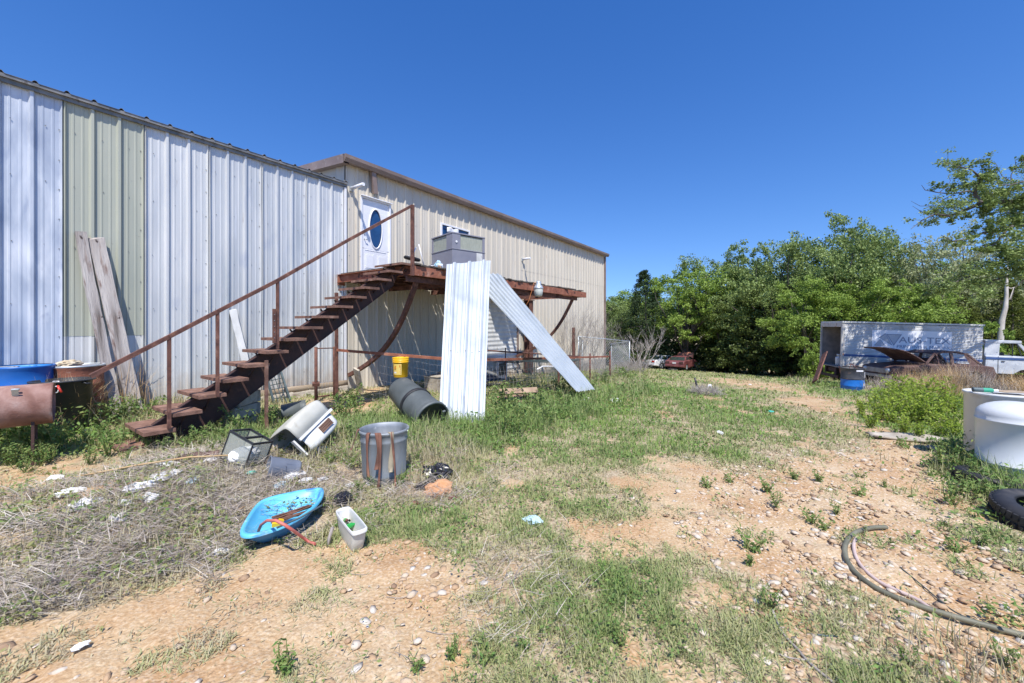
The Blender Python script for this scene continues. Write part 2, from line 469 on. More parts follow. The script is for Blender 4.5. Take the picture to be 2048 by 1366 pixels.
# ---- the beige building
bb, og = wallthing('beige_building', 'tall beige ribbed metal building with brown eave trim beyond the shed', 'building', 5.9, 0, 0)
BE = 5.86; BL = 22.9
def cutwall(mb, s0, s1, z0, z1, holes, m=0):
    """ribbed wall with rectangular openings"""
    cuts = sorted(set([s0, s1] + [h[0] for h in holes] + [h[1] for h in holes]))
    for a, b in zip(cuts[:-1], cuts[1:]):
        zs = [(z0, z1)]
        for h in holes:
            if h[0] <= a + 1e-5 and h[1] >= b - 1e-5:
                nz = []
                for (c, d) in zs:
                    if h[2] > c: nz.append((c, min(d, h[2])))
                    if h[3] < d: nz.append((max(c, h[3]), d))
                zs = nz
        for c, d in zs:
            if d - c > .01: ribbed(mb, a, b, c, d, .0, 5.9, m, max(1, int((d - c) * 1.2)), .006)
DOOR = (6.32, 7.28, 3.05, 5.13)
WIN = (9.25, 10.65, 4.28, 5.02)
GAR = (10.4, 13.65, -.1, 2.72)
mb = MB(); cutwall(mb, 5.9, 13.9, -.16, BE, [DOOR, WIN, GAR]); cutwall(mb, 13.9, BL, -.16, 4.03, [])
ribbed(mb, 13.9, BL, 4.0, BE, .006, 5.9, 0, 3, .005)
z = .5
for s in np.arange(5.95, BL, .3175):
    for z in (.9, 2.2, 3.5, 4.7):
        mb.box((s + .05, -.008, z + random.uniform(-.02, .02)), (.013, .012, .013), (0, 0, 0), 1)
mb.build('wall', [m_beige, m_screw], bb, og)
# gable end and back walls
W2 = 14.0
def gz(y): return BE + min(y, W2 - y) * .085
mb = MB()
ns = 120
vs = []; fs = []
for i in range(ns + 1):
    y = W2 * i / ns
    off = .03 if (y % .3175) < .05 else 0
    vs += [(5.9 - off, y, -.2), (5.9 - off, y, gz(y))]
for i in range(ns): fs.append((2 * i, 2 * i + 1, 2 * i + 3, 2 * i + 2))
mb.add(vs, fs)
mb.add([(BL, 0, -1.3), (BL, 0, BE), (BL, W2 / 2, gz(W2 / 2)), (BL, W2, BE), (BL, W2, -1.3)], [(0, 1, 2, 3, 4)])
mb.add([(5.9, W2, -1.3), (BL, W2, -1.3), (BL, W2, BE), (5.9, W2, BE)], [(0, 1, 2, 3)])
mb.build('end_wall', m_beige, bb, og)
mb = MB()
mb.add([(5.75, -.2, BE + .10), (BL + .15, -.2, BE + .10), (BL + .15, W2 / 2, gz(7) + .12), (5.75, W2 / 2, gz(7) + .12), (5.75, W2 + .2, BE + .10), (BL + .15, W2 + .2, BE + .10),
        ], [(0, 1, 2, 3), (3, 2, 5, 4)])
mb.build('roof', m_trim, bb, og)
# gutter along the eave: an open box section with a lip
mb = MB()
def gut(s0, s1):
    prof = [(-.01, BE + .10), (-.02, BE - .03), (-.21, BE - .06), (-.265, BE + .03), (-.275, BE + .115), (-.25, BE + .125)]
    vs = []
    for s in (s0, s1):
        vs += [(s, y, z) for y, z in prof]
    n = len(prof)
    mb.add(vs, [(i, i + 1, n + i + 1, n + i) for i in range(n - 1)] + [tuple(range(n)), tuple(n + k for k in reversed(range(n)))])
gut(5.74, BL + .16)
mb.build('gutter', m_trim, bb, og)
mb = MB()
mb.add([(5.72, -.2, BE - .10), (5.72, W2 / 2, gz(7) - .08), (5.72, W2 / 2, gz(7) + .14), (5.72, -.2, BE + .12),
        (5.88, -.2, BE - .10), (5.88, W2 / 2, gz(7) - .08), (5.88, W2 / 2, gz(7) + .14), (5.88, -.2, BE + .12)],
       [(0, 1, 2, 3), (7, 6, 5, 4), (3, 2, 6, 7), (0, 4, 5, 1)])
mb.build('rake_trim', m_trim, bb, og)
mb = MB(); mb.bx(BL - .07, BL + .06, -.10, .06, -1.2, BE - .06); mb.build('corner_trim', m_trim, bb, og)
mb = MB(); mb.beam((6.62, -.14, BE - .06), (6.72, -.10, BE - .60), .13, .085, (0, -1, 0)); mb.beam((6.62, -.14, BE - .04), (6.60, -.15, BE - .02), .12, .1)
mb.build('downspout', m_trim, bb, og)
mb = MB(); mb.surf(lambda u, v: (5.9 + u * 17, .0 - .03 * float(vnoise(u * 90, v * 5, 3)), -.15 - v * 1.5), 90, 6, .1); mb.build('footing', m_conc, bb, og)
# upstairs door with an oval light
dr = bpy.data.objects.new('door', None); COL.objects.link(dr); dr.parent = bb; dr.location = (DOOR[0] - 5.9, 0, DOOR[2])
do = (DOOR[0], 0, DOOR[2])
W = DOOR[1] - DOOR[0]; H = DOOR[3] - DOOR[2]
x0 = DOOR[0]; z0 = DOOR[2]
mb = MB(); mb.bx(x0, x0 + .05, -.045, .10, z0, z0 + H); mb.bx(x0 + W - .05, x0 + W, -.045, .10, z0, z0 + H); mb.bx(x0 + .05, x0 + W - .05, -.045, .10, z0 + H - .05, z0 + H)
mb.bx(x0 - .01, x0 + W + .02, -.10, -.047, z0 + H - .01, z0 + H + .015); mb.bx(x0, x0 + W, -.06, .1, z0 - .03, z0)
mb.build('frame', m_white, dr, do, bevel=.004)
# leaf with an elliptical hole: ring of quads between rectangle and ellipse
mb = MB()
lx0, lx1, lz0, lz1 = x0 + .052, x0 + W - .052, z0 + .01, z0 + H - .055
cx = (lx0 + lx1) / 2; cz = z0 + 1.28; ea, eb = .198, .525
N = 48; outer = []; inner = []
for k in range(N):
    a = 2 * PI * k / N
    inner.append((cx + ea * math.cos(a), cz + eb * math.sin(a)))
    dx, dz = math.cos(a), math.sin(a)
    zt = lz1; zb = z0 + .70
    t = min((lx1 - cx) / abs(dx) if abs(dx) > 1e-6 else 9, ((zt - cz) if dz > 0 else (cz - zb)) / abs(dz) if abs(dz) > 1e-6 else 9)
    outer.append((cx + dx * t, cz + dz * t))
vs = [(a, -.008, b) for a, b in inner] + [(a, -.008, b) for a, b in outer]
mb.add(vs, [(k, (k + 1) % N, N + (k + 1) % N, N + k) for k in range(N)])
mb.bx(lx0, lx1, -.006, .035, z0 + .01, z0 + .70)
for (a, b) in ((lx0 + .09, cx - .05), (cx + .05, lx1 - .09)):
    for (c, d) in ((z0 + .16, z0 + .56),):
        mb.bx(a, b, -.012, -.004, c, d); mb.bx(a + .03, b - .03, -.020, -.010, c + .03, d - .03)
for zz in (z0 + .66,):
    mb.bx(lx0 + .09, lx1 - .09, -.014, -.006, zz, zz + .012)
mb.build('leaf_panel', m_white, dr, do)
mb = MB()
def ell(u, v):
    a = 2 * PI * u; w = [(-.0, -.009), (.004, -.028), (.022, -.034), (.038, -.022), (.040, -.008)][int(round(v * 4))]
    return (cx + (ea - .008 + w[0]) * math.cos(a), w[1], cz + (eb - .008 + w[0]) * math.sin(a))
mb.surf(ell, 48, 4, 0)
mb.build('oval_frame', m_white, dr, do)
mb = MB(); mb.add([(a, .012, b) for a, b in inner], [tuple(range(N))])
mb.build('oval_glass', m_blueglass, dr, do)
mb = MB(); mb.tube([(lx0 + .07, -.0, z0 + .95), (lx0 + .07, -.06, z0 + .95), (lx0 + .13, -.06, z0 + .93)], .012, 8); mb.build('handle', m_steel, dr, do)
mb = MB(); mb.tube([(lx0 + .07, -.0, z0 + 1.1), (lx0 + .07, -.03, z0 + 1.1)], .025, 10); mb.build('lock', m_steel, dr, do)
# window behind the air conditioner
wd = bpy.data.objects.new('window', None); COL.objects.link(wd); wd.parent = bb; wd.location = (WIN[0] - 5.9, 0, WIN[2]); wo_ = (WIN[0], 0, WIN[2])
mb = MB(); a, b, c, d = WIN
mb.bx(a, a + .05, -.05, .06, c, d); mb.bx(b - .05, b, -.05, .06, c, d); mb.bx(a + .05, b - .05, -.05, .06, d - .05, d); mb.bx(a + .05, b - .05, -.05, .06, c, c + .05); mb.bx((a + b) / 2 - .02, (a + b) / 2 + .02, -.03, .05, c + .05, d - .05)
mb.build('frame', m_white, wd, wo_)
mb = MB(); mb.bx(a + .04, b - .04, .01, .02, c + .04, d - .04); mb.build('pane', m_blueglass, wd, wo_)
mb = MB(); mb.surf(lambda u, v: (a + .25 + u * .55, -.06 - .03 * math.sin(u * 9), d - .06 - v * .16 - .06 * float(vnoise(u * 5, v * 3, 7))), 12, 4, .004); mb.build('torn_flashing', m_white, wd, wo_)
# roll-up door
mb = MB(); a, b, c, d = GAR
nsl = 17
vs = []; fs = []
for i in range(nsl * 4 + 1):
    z = c + (d - c) * i / (nsl * 4)
    off = [0, .012, .012, .0][i % 4]
    vs += [(a, .02 - off, z), (b, .02 - off, z)]
for i in range(nsl * 4): fs.append((2 * i, 2 * i + 1, 2 * i + 3, 2 * i + 2))
mb.add(vs, fs)
mb.build('roller_door', m_dirtywhite, bb, og)
mb = MB(); mb.bx(b, b + .07, -.04, .05, c, d + .08); mb.bx(a - .07, a, -.04, .05, c, d + .08); mb.bx(a, b, -.04, .05, d, d + .08); mb.build('door_jamb', m_trim, bb, og)

def tube_lamp(s, z, L, label):
    o, og_ = wallthing('tube_lamp', label, 'lamp', s, 0, z)
    mb = MB(); mb.tube([(s, -.03, z + .01), (s, -L, z + .02)], .045, 10); mb.build('lamp_tube', m_white, o, og_)
    mb = MB(); mb.box((s, -.03, z), (.10, .05, .12)); mb.beam((s, -.04, z - .02), (s, -L * .85, z + .02), .05, .03); mb.build('bracket', m_steel, o, og_)
tube_lamp(6.05, 5.22, .55, 'white tube lamp sticking out of the wall above the white door')
tube_lamp(14.0, 4.46, .42, 'small white tube lamp on the beige wall right of the air conditioner')

# ================================================================== deck
DS0, DS1, DR, DZ = 5.72, 14.3, 2.8, 2.98
deck, og = wallthing('steel_deck', 'rusty steel framed landing with dark boards hung on the beige wall', 'deck', DS0, DR, DZ - .22)
def channel(mb, p0, p1, h=.2, fl=.07, side=1, m=0):
    """C channel: web plus two flanges turned to one side"""
    p0 = Vector(p0); p1 = Vector(p1); d = (p1 - p0).normalized(); x = d.cross(Vector((0, 0, 1))).normalized() * side
    mb.beam(p0, p1, .010, h, m=m)
    for zz in (h / 2 - .005, -h / 2 + .005):
        mb.beam(p0 + x * (fl / 2 + .006) + Vector((0, 0, zz)), p1 + x * (fl / 2 + .006) + Vector((0, 0, zz)), fl, .010, m=m)
zc = DZ - .12
mb = MB(); channel(mb, (DS0, -DR, zc), (DS1, -DR, zc), .2, .08, -1); mb.build('front_beam', m_rustred, deck, og)
mb = MB(); channel(mb, (DS0, -DR + .01, zc), (DS0, -.04, zc), .2, .07, -1); mb.bx(DS0 - .06, DS0 + .1, -.10, -.03, zc - .16, zc + .1); mb.build('end_beam', m_rustred, deck, og)
mb = MB(); channel(mb, (DS1 - .2, -DR + .01, zc), (DS1 - .2, -.04, zc), .2, .07, 1); mb.build('end_beam', m_rustred, deck, og)
mb = MB(); channel(mb, (DS0 - .1, -2.66, zc - .17), (DS1 - .5, -2.66, zc - .17), .12, .06, -1); mb.build('under_beam', m_rust, deck, og)
for r in (.12, 1.0, 1.9):
    mb = MB(); channel(mb, (DS0 + .05, -r, zc - .0), (DS1 - .25, -r, zc - .0), .16, .06, 1); mb.build('joist', m_rust, deck, og)
for s in (7.2, 8.8, 10.5, 12.2):
    mb = MB(); channel(mb, (s, -DR + .05, zc - .15), (s, -.05, zc - .15), .12, .06, 1); mb.build('cross_beam', m_rust, deck, og)
mb = MB()
s = DS0 + .02
rb = random.Random(5)
while s < DS1 - .3:
    w = .14 + rb.uniform(-.005, .02)
    if s < 10.6:
        r1 = DR + rb.uniform(-.03, .07); r0 = .04
        if 8.6 < s < 8.75: s += w; continue
    elif s < 13.6: r1 = .75 + rb.uniform(-.1, .3); r0 = .04
    else: r1 = DR + .02; r0 = 2.35
    if s > 10.6 and s < 13.6 and rb.random() < .25: s += w; continue
    zt = DZ - .012 + rb.uniform(0, .012)
    mb.beam((s + w / 2, -r0, zt + .01), (s + w / 2 + rb.uniform(-.01, .01), -r1, zt + .01 + rb.uniform(0, .02)), w - .004, .032)
    s += w + (rb.choice([.001, .001, .002, .030]))
mb.build('board', m_deckwood, deck, og)['kind'] = 'stuff'
mb = MB()   # loose boards along the outer edge
for (s, r, L, a, z) in ((11.0, 2.7, .5, .1, .03), (11.7, 2.68, .55, -.05, .02), (12.7, 2.6, 1.0, .08, .03), (12.55, 2.75, .4, -.3, .02), (13.3, 2.6, .8, .04, .05)):
    mb.box((s, -r, DZ + z), (L, .17, .035), (rb.uniform(-.1, .1), rb.uniform(-.04, .04), a))
mb.build('loose_board', m_deckwood, deck, og)
def arc_brace(s):
    """curved square tube from the deck's front to the foot of the wall"""
    mb = MB(); pts = []
    for i in range(15):
        a = i / 14
        # bulges outwards and downwards
        r = 2.62 * (1 - a) + .06 * a + .28 * math.sin(PI * a)
        z = (DZ - .26) * (1 - a) + .42 * a - .30 * math.sin(PI * a)
        pts.append(Vector((s, -r, z)))
    for p, q in zip(pts[:-1], pts[1:]):
        mb.beam(p, q + (q - p) * .04, .09, .09, (1, 0, 0))
    mb.build('arc_brace', m_rust, deck, og)
arc_brace(5.98); arc_brace(13.55)
mb = MB(); mb.bx(13.98, 14.26, -.40, -.385, -.3, 2.72); mb.bx(13.98, 14.26, -.16, -.145, -.3, 2.72); mb.bx(14.113, 14.127, -.385, -.16, -.3, 2.72); mb.box((14.12, -.27, 2.73), (.4, .35, .02)); mb.build('column', m_rust, deck, og)

# ================================================================== stairs
st, og = wallthing('steel_staircase', 'open rusty steel staircase with one central stringer and a slanted handrail', 'staircase', 1.55, 2.4, .1)
R1, R0 = 2.8, 1.9; NT = 15
def step(i): return 1.41 + .285 * i, .355 + .1886 * i
for i in range(NT):
    s, z = step(i)
    mb = MB(); w = .32
    mb.bx(s, s + w, -R1, -R0, z - .006, z, 0)
    mb.bx(s, s + .006, -R1, -R0, z - .045, z - .006); mb.bx(s + w - .006, s + w, -R1, -R0, z - .045, z - .006)
    mb.bx(s + .006, s + w - .006, -R1, -R1 + .006, z - .045, z - .006)
    o = mb.build('tread', m_rust2, st, og)
    mb = MB()
    ym = -(R0 + R1) / 2
    for y1 in (-R0 - .08, -R1 + .12):
        mb.beam((s + .16, y1, z - .05), (s + .18, ym, z - .30), .035, .010, (1, 0, 0))
    mb.build('tread_brace', m_rustdark, st, og)
mb = MB(); ym = -(R0 + R1) / 2
(sa, za), (sb, zb) = step(0), step(NT - 1)
sl = (zb - za) / (sb - sa)
sA = sa + .18; sB = sb + .12
up = .045; dn = .42
P4 = [(sA - .05, za - up), (sB, zb - up), (sB + .10, zb - .22), (sB - .02, zb - dn - .03), (sA + .34, za - .33), (sA - .05, za - .33)]
# web with thickness plus flanges
for yy in (ym - .055, ym + .045):
    vs = [(a, yy, b) for a, b in P4] + [(a, yy + .010, b) for a, b in P4]; n = len(P4)
    mb.add(vs, [tuple(range(n)), tuple(n + k for k in reversed(range(n)))] + [(i, n + i, n + (i + 1) % n, (i + 1) % n) for i in range(n)])
mb.beam((P4[0][0], ym, P4[0][1] + .004), (P4[1][0], ym, P4[1][1] + .004), .13, .012)
mb.beam((P4[3][0], ym, P4[3][1] - .004), (P4[4][0], ym, P4[4][1] - .004), .13, .012)
mb.build('stringer', m_rustdark, st, og)
def rz(s): return float(np.interp(s, [.953, 1.653, 2.184, 2.97, 5.60], [1.11, 1.545, 1.885, 2.385, 4.21]))
mb = MB()
pts = [(s, -R1, rz(s)) for s in (.953, 1.653, 2.184, 2.97, 4.2, 5.66)]
for p, q in zip(pts[:-1], pts[1:]): mb.beam(p, Vector(q) + (Vector(q) - Vector(p)) * .01, .05, .05)
mb.build('handrail', m_rust, st, og)
for s, zb in ((1.66, .36), (2.19, .70), (2.985, 1.33)):
    mb = MB(); mb.bx(s - .018, s + .018, -R1 - .02, -R1 + .02, zb, rz(s) - .02); mb.build('rail_post', m_rust, st, og)
mb = MB(); mb.bx(5.64, 5.70, -R1 - .045, -R1 + .015, DZ - .24, rz(5.66) + .02); mb.build('rail_post', m_rust, st, og)
mb = MB(); mb.bx(2.90, 2.95, -R1 - .03, -R1 - .02, 1.42, 1.95)
for k in range(5): mb.box((2.925, -R1 - .034, 1.5 + k * .09), (.012, .008, .012), (0, 0, 0), 1)
mb.build('perforated_plate', [m_rust, m_wire], st, og)
mb = MB(); gx = P(2.83, R1)
mb.bx(2.80, 2.84, -R1 - .03, -R1 + .01, tz(gx.x, gx.y) - .1, 1.16); mb.build('support_post', m_rust2, st, og)
# plate lying on the ground at the foot
g = G(262, 893)
mb = MB(); mb.box((0, 0, .02), (.34, .60, .008), (.06, -.10, .0)); mb.box((0, -.15, .035), (.33, .28, .008), (.1, -.14, .0))
o = mb.build('steel_plate', m_rust2, None, loc=(g.x, g.y, g.z + .03), rot=TH); tag(o, 'flat rusty steel plate on the ground below the lowest stair tread', 'plate')

# concrete blocks below the stringer
for i, (px, py, zz, lab) in enumerate(((503, 852, 0, 'bottom'), (500, 852, .20, 'middle'), (504, 852, .40, 'topmost'))):
    g = P(2.72 + i * .02, 2.15)
    mb = MB(); mb.bx(-.26, .26, -.12, .12, 0, .19)
    o = mb.build('concrete_block', m_conc, None, loc=(g.x, g.y, tz(g.x, g.y) + zz - .04), rot=TH + (i - 1) * .12 + .5, bevel=.012)
    tag(o, f'grey concrete block under the stairs, {lab} of its stack', 'block', 'blocks stacked under the stairs')

# ================================================================== things on the deck
c0 = Vector((-1.58, 10.6)); a2 = math.atan2(.66, .75)
ac = thing('air_conditioner', 'square grey air conditioning unit with exposed coils on the deck', 'air conditioner', (c0.x, c0.y, DZ + .02), a2)
AH = 1.20
mb = MB(); mb.bx(0, 1.08, 0, 1.08, 0, .72); mb.bx(-.012, 1.092, -.012, 1.092, .72, .745)
mb.build('lower_case', m_acgrey, ac, bevel=.006)
mb = MB(); mb.bx(.02, 1.06, .02, 1.06, .745, 1.12); mb.build('coil', m_coil, ac)
mb = MB()
for (x, y, w, d) in ((0, 0, .26, .30), (1.0, 0, .08, .08), (0, 1.0, .08, .08), (1.0, 1.0, .08, .08)): mb.bx(x, x + w, y, y + d, .745, 1.14)
mb.bx(-.01, 1.09, -.01, 1.09, 1.14, 1.175)
mb.build('upper_frame', m_acgrey, ac, bevel=.005)
mb = MB(); mb.bx(.78, .98, -.016, -.012, .42, .70); mb.build('paper_label', m_dirtywhite, ac)
mb = MB(); mb.tube([(.12, -.012, .93), (.12, -.02, .93)], .03, 12); mb.build('cap', m_white, ac)
# odds and ends beside it
st_, og_ = wallthing('folding_stool', 'small folding stool with a dark round seat by the deck corner', 'stool', 5.98, 2.55, DZ + .02)
s, r, z = 5.98, 2.55, DZ + .02
mb = MB(); mb.tube([(s - .16, -r, z), (s + .02, -r, z + .42)], .01, 6); mb.tube([(s + .22, -r - .05, z), (s + .10, -r, z + .50)], .012, 6); mb.build('leg', m_white, st_, og_)
mb = MB(); mb.tube([(s + .2, -r + .2, z), (s - .02, -r + .2, z + .25)], .01, 6); mb.build('leg', m_white, st_, og_)
mb = MB(); M_ = Matrix.Translation((s - .02, -r + .08, z + .17)) @ Euler((.15, .1, 0)).to_matrix().to_4x4()
mb.lathe([(0, .03), (.17, .03), (.19, 0), (.17, -.03), (0, -.03)], 20, M_); mb.build('seat', m_black, st_, og_)
m_bag = mat('printed_bag', [(.38, (.75, .78, .80)), (.5, (.25, .50, .65)), (.6, (.75, .40, .18)), (.7, (.80, .72, .55))], 7, rough=.4)
def crumple(name, label, cat, loc, sz, m, seed=0, rough_=.25, kind=None, group=None, n=14, parent=None):
    rr = random.Random(seed)
    mb = MB(); sx, sy, sz_ = sz
    o1, o2 = rr.uniform(0, 50), rr.uniform(0, 50)
    def fn(u, v):
        a = 2 * PI * u; b = PI * v
        x = math.sin(b) * math.cos(a); y = math.sin(b) * math.sin(a); zz = math.cos(b)
        k = 1 + rough_ * 2 * (float(fbm(x * 2.5 + o1 + zz * 3, y * 2.5 + o2 - zz, seed)) - .5)
        k += rough_ * .8 * (float(vnoise(x * 9 + zz * 7, y * 9 + o1, seed + 3)) - .5)
        return (x * sx * k, y * sy * k, max(-.35, zz) * sz_ * k)
    mb.surf(fn, n * 2, n, 0, 0, False)
    o = mb.build(name, m, parent, loc=loc, rot=rr.uniform(0, 6))
    if label: tag(o, label, cat, group, kind)
    return o
q = P(6.62, 2.62, DZ + .05)
crumple('plastic_bag', 'crumpled printed orange and blue bag on the deck edge', 'bag', q, (.13, .09, .16), m_bag, 3)
q = P(6.35, 2.66, DZ + .04)
crumple('plastic_scrap', 'small white and black crumpled scrap on the deck edge', 'scrap', q, (.10, .05, .05), mat('scrap', [(.45, (.03, .03, .06)), (.55, (.8, .8, .8))], 12), 4)

# ---- two ribbed sheets
def rib_sheet(name, label, corners, mat_, nrib=9, prof='r', group=None, curl=0):
    """corners: top left, top right, bottom left, bottom right in world space"""
    TL, TR, BLc, BR = [Vector(c) for c in corners]
    ctr = (BLc + BR) / 2
    nrm = (TR - TL).cross(BLc - TL).normalized()
    if nrm.y > 0: nrm = -nrm
    mb = MB(); N_ = nrib * 8
    def fn(u, v):
        p = (TL * (1 - u) + TR * u) * (1 - v) + (BLc * (1 - u) + BR * u) * v
        if prof == 'r':
            ph = (u * nrib / 3 * 1.0) % 1.0 if nrib % 3 == 0 else (u * nrib) % 1
            ph2 = (u * nrib) % 1.0
            h = .040 * max(0, min(1, (0.13 - abs(ph - .5)) / .05)) + .006 * (1 if abs(ph2 - .5) < .12 else 0)
        else:
            h = .030 * max(-.7, min(.7, math.sin(u * nrib * 2 * PI)))
        k = nrm * (h + curl * math.sin(v * PI) * .05 + .02 * (float(vnoise(u * 3, v * 7, nrib)) - .5) + .03 * max(0, .10 - v) * 10 * float(vnoise(u * 6, 1, 3)))
        return p + k + Vector((0, 0, .02 * (float(vnoise(u * 9, 0, 5)) - .5) if v in (0, 1) else 0))
    mb.surf(fn, N_, 24, .0015, 0, False)
    for i in (range(1, 6) if prof == 'r' else ()):
        p = fn(i / 6.3 + .02, .62); mb.box(p + nrm * .006, (.014, .014, .014), (0, 0, 0), 1)
    o = mb.build(name, [mat_, m_screw], None, origin=ctr, loc=ctr)
    return tag(o, label, 'metal sheet', group)
rib_sheet('metal_sheet', 'upright white ribbed metal sheet leaning on the deck edge',
          (U(893, 531, 9.12), U(981, 521, 9.62), U(877, 850, 6.62), U(968, 866, 6.78)), m_whitesheet, 9)
rib_sheet('metal_sheet', 'slanting white corrugated sheet propped from the deck down across the pipe rail',
          (U(933, 545, 10.0), U(1001, 549, 10.45), U(1154, 784, 8.9), U(1190, 778, 9.7)), m_whitesheet, 7, 'c')
# yard light hanging from the deck edge
hl = U(1077, 570, 11.8)
yl = thing('yard_light', 'grey yard light with orange cord hanging on the deck edge', 'light', (hl.x, hl.y, hl.z - .33)); yl.scale = (.88, .88, .85)
mb = MB(); mb.lathe([(0, .52), (.07, .52), (.085, .48), (.085, .40), (.12, .36), (.16, .30), (.165, .26), (.15, .24), (0, .24)], 20); mb.build('housing', m_steel, yl)
m_lens = mat('cloudy_lens', [(.3, (.55, .58, .50)), (.7, (.68, .70, .64))], 5, rough=.3)
mb = MB(); mb.lathe([(.15, .24), (.155, .18), (.13, .03), (.10, 0), (0, 0)], 20); mb.build('lamp_bowl', m_lens, yl)
m_orange = mat('orange_cord', [(.3, (.62, .22, .08)), (.7, (.75, .32, .14))], 5, rough=.5)
mb = MB(); mb.tube([(0, 0, .50), (-.16, .04, .46), (-.22, .05, .2), (-.32, .1, -.15), (-.55, .2, -.55)], .010, 6); mb.build('cord', m_orange, yl)
# ================================================================== ground
def poly(pix):
    return np.array([[G(a, b).x, G(a, b).y] for a, b in pix])
def inside(x, y, P_):
    c = np.zeros(np.shape(x), bool); n = len(P_)
    for i in range(n):
        x1, y1 = P_[i]; x2, y2 = P_[(i + 1) % n]
        if y1 == y2: continue
        c ^= ((y1 > y) != (y2 > y)) & (x < (x2 - x1) * (y - y1) / (y2 - y1) + x1)
    return c
DIRT = [poly(p) for p in (
    [(-150, 1285), (250, 1200), (480, 1120), (700, 1092), (900, 1095), (965, 1130), (985, 1210), (960, 1290), (900, 1480), (300, 1500), (-300, 1500)],
    [(-100, 915), (100, 912), (200, 905), (310, 885), (330, 905), (200, 945), (100, 990), (0, 1025), (-100, 1040)],
    [(1250, 990), (1330, 935), (1390, 922), (1500, 940), (1640, 925), (1720, 905), (1740, 880), (1660, 858), (1690, 835), (1610, 815), (1540, 805), (1600, 788),
     (1480, 775), (1410, 762), (1420, 752), (1560, 768), (1680, 800), (1740, 850), (1840, 880), (1890, 930), (1930, 1010), (1960, 1080), (2060, 1120), (2400, 1200),
     (2500, 1500), (1480, 1500), (1540, 1300), (1490, 1180), (1400, 1120), (1290, 1085), (1240, 1040)],
    [(838, 945), (880, 935), (915, 955), (900, 985), (850, 980)],
    [(590, 822), (640, 800), (760, 800), (740, 830), (640, 842)],
    [(1000, 1290), (1200, 1270), (1330, 1300), (1380, 1480), (980, 1500)],
    [(1000, 1000), (1060, 985), (1100, 1005), (1050, 1030)],
    [(1180, 795), (1260, 793), (1275, 806), (1200, 808)])]
DK = [1, .75, .96, 1, .95, .38, .55, 1]
PEB = [poly(p) for p in ([(1350, 950), (1640, 890), (1600, 800), (1750, 860), (1900, 930), (2000, 1080), (2400, 1200), (2500, 1500), (1500, 1500), (1460, 1150)],
                         [(640, 1110), (950, 1100), (960, 1250), (760, 1400), (640, 1230)])]
PK = [1, .35]
GREEN = [poly(p) for p in (
    [(820, 830), (1000, 800), (1210, 790), (1300, 765), (1500, 790), (1620, 850), (1640, 900), (1500, 925), (1380, 915), (1250, 960), (1080, 930), (900, 900)],
    [(1640, 880), (1740, 800), (1800, 770), (1960, 770), (1960, 900), (1880, 905), (1760, 860)],
    [(1130, 1150), (1200, 1130), (1290, 1150), (1280, 1215), (1180, 1225), (1120, 1200)],
    [(1600, 1180), (1760, 1170), (1830, 1290), (1950, 1480), (1750, 1480), (1660, 1270)],
    [(1880, 900), (2200, 850), (2300, 1050), (1960, 1050), (1900, 980)],
    [(620, 1240), (680, 1250), (690, 1400), (560, 1400)],
    [(300, 860), (560, 820), (700, 830), (860, 830), (830, 900), (560, 900), (420, 900)],
    [(-50, 850), (300, 850), (280, 900), (-50, 900)],
    [(1640, 768), (1720, 776), (1760, 795), (1660, 800), (1560, 785)],
    [(1400, 1060), (1480, 1060), (1480, 1110), (1410, 1110)])]
GREEN.append(poly([(950, 1060), (1250, 1030), (1420, 1120), (1480, 1300), (1400, 1480), (1000, 1480), (960, 1300)]))
GK = [.66, .85, .85, .62, .7, .6, .68, .8, .75, .6, .42]
DRY = [poly(p) for p in (
    [(-150, 1040), (150, 960), (330, 900), (520, 880), (600, 930), (700, 960), (690, 1060), (470, 1110), (250, 1190), (-150, 1280)],
    [(620, 900), (720, 860), (860, 870), (960, 900), (940, 990), (760, 1010), (660, 960)],
    [(940, 1120), (1120, 1080), (1120, 1290), (950, 1290)])]
TALL = [poly(p) for p in (
    [(680, 850), (880, 820), (1000, 860), (960, 950), (760, 960), (640, 930)],
    [(960, 790), (1280, 740), (1300, 790), (1180, 840), (1000, 870)],
    [(1880, 890), (2300, 820), (2400, 1040), (1990, 1030), (1890, 960)],
    [(1730, 790), (1960, 740), (2200, 740), (2200, 830), (1960, 800), (1850, 830)],
    [(-100, 830), (300, 810), (560, 800), (560, 880), (-100, 900)],
    [(1850, 1290), (2250, 1230), (2400, 1500), (1830, 1500)],
    [(1590, 745), (1670, 750), (1670, 775), (1590, 770)])]
TK = [.85, 1, 1, 1, .7, .25, .5]
TALL.append(DRY[0]); TK.append(.20)
def jit(x, y, a=.28, k=1.0):
    return (x + (fbm(x * 2.2 * k, y * 2.2 * k, 21) - .5) * a * 2.4 + (vnoise(x * 11, y * 11, 5) - .5) * .12,
            y + (fbm(x * 2.2 * k, y * 2.2 * k, 31) - .5) * a * 2.4 + (vnoise(x * 11, y * 11, 6) - .5) * .12)
def zone(x, y, polys, ks, a=.28):
    jx, jy = jit(x, y, a * (1 + np.abs(y) * .06)); tot = 0
    b = .09 * (1 + np.abs(y) * .08)
    for ox, oy in ((0, 0), (1, .3), (-.9, .5), (.3, -1), (-.5, -.8), (2.0, -.6), (-2.1, -.4), (.2, 2.0)):
        v = np.zeros(np.shape(x))
        for p, k in zip(polys, ks): v = np.maximum(v, inside(jx + ox * b, jy + oy * b, p) * k)
        tot = tot + v
    return tot / 8
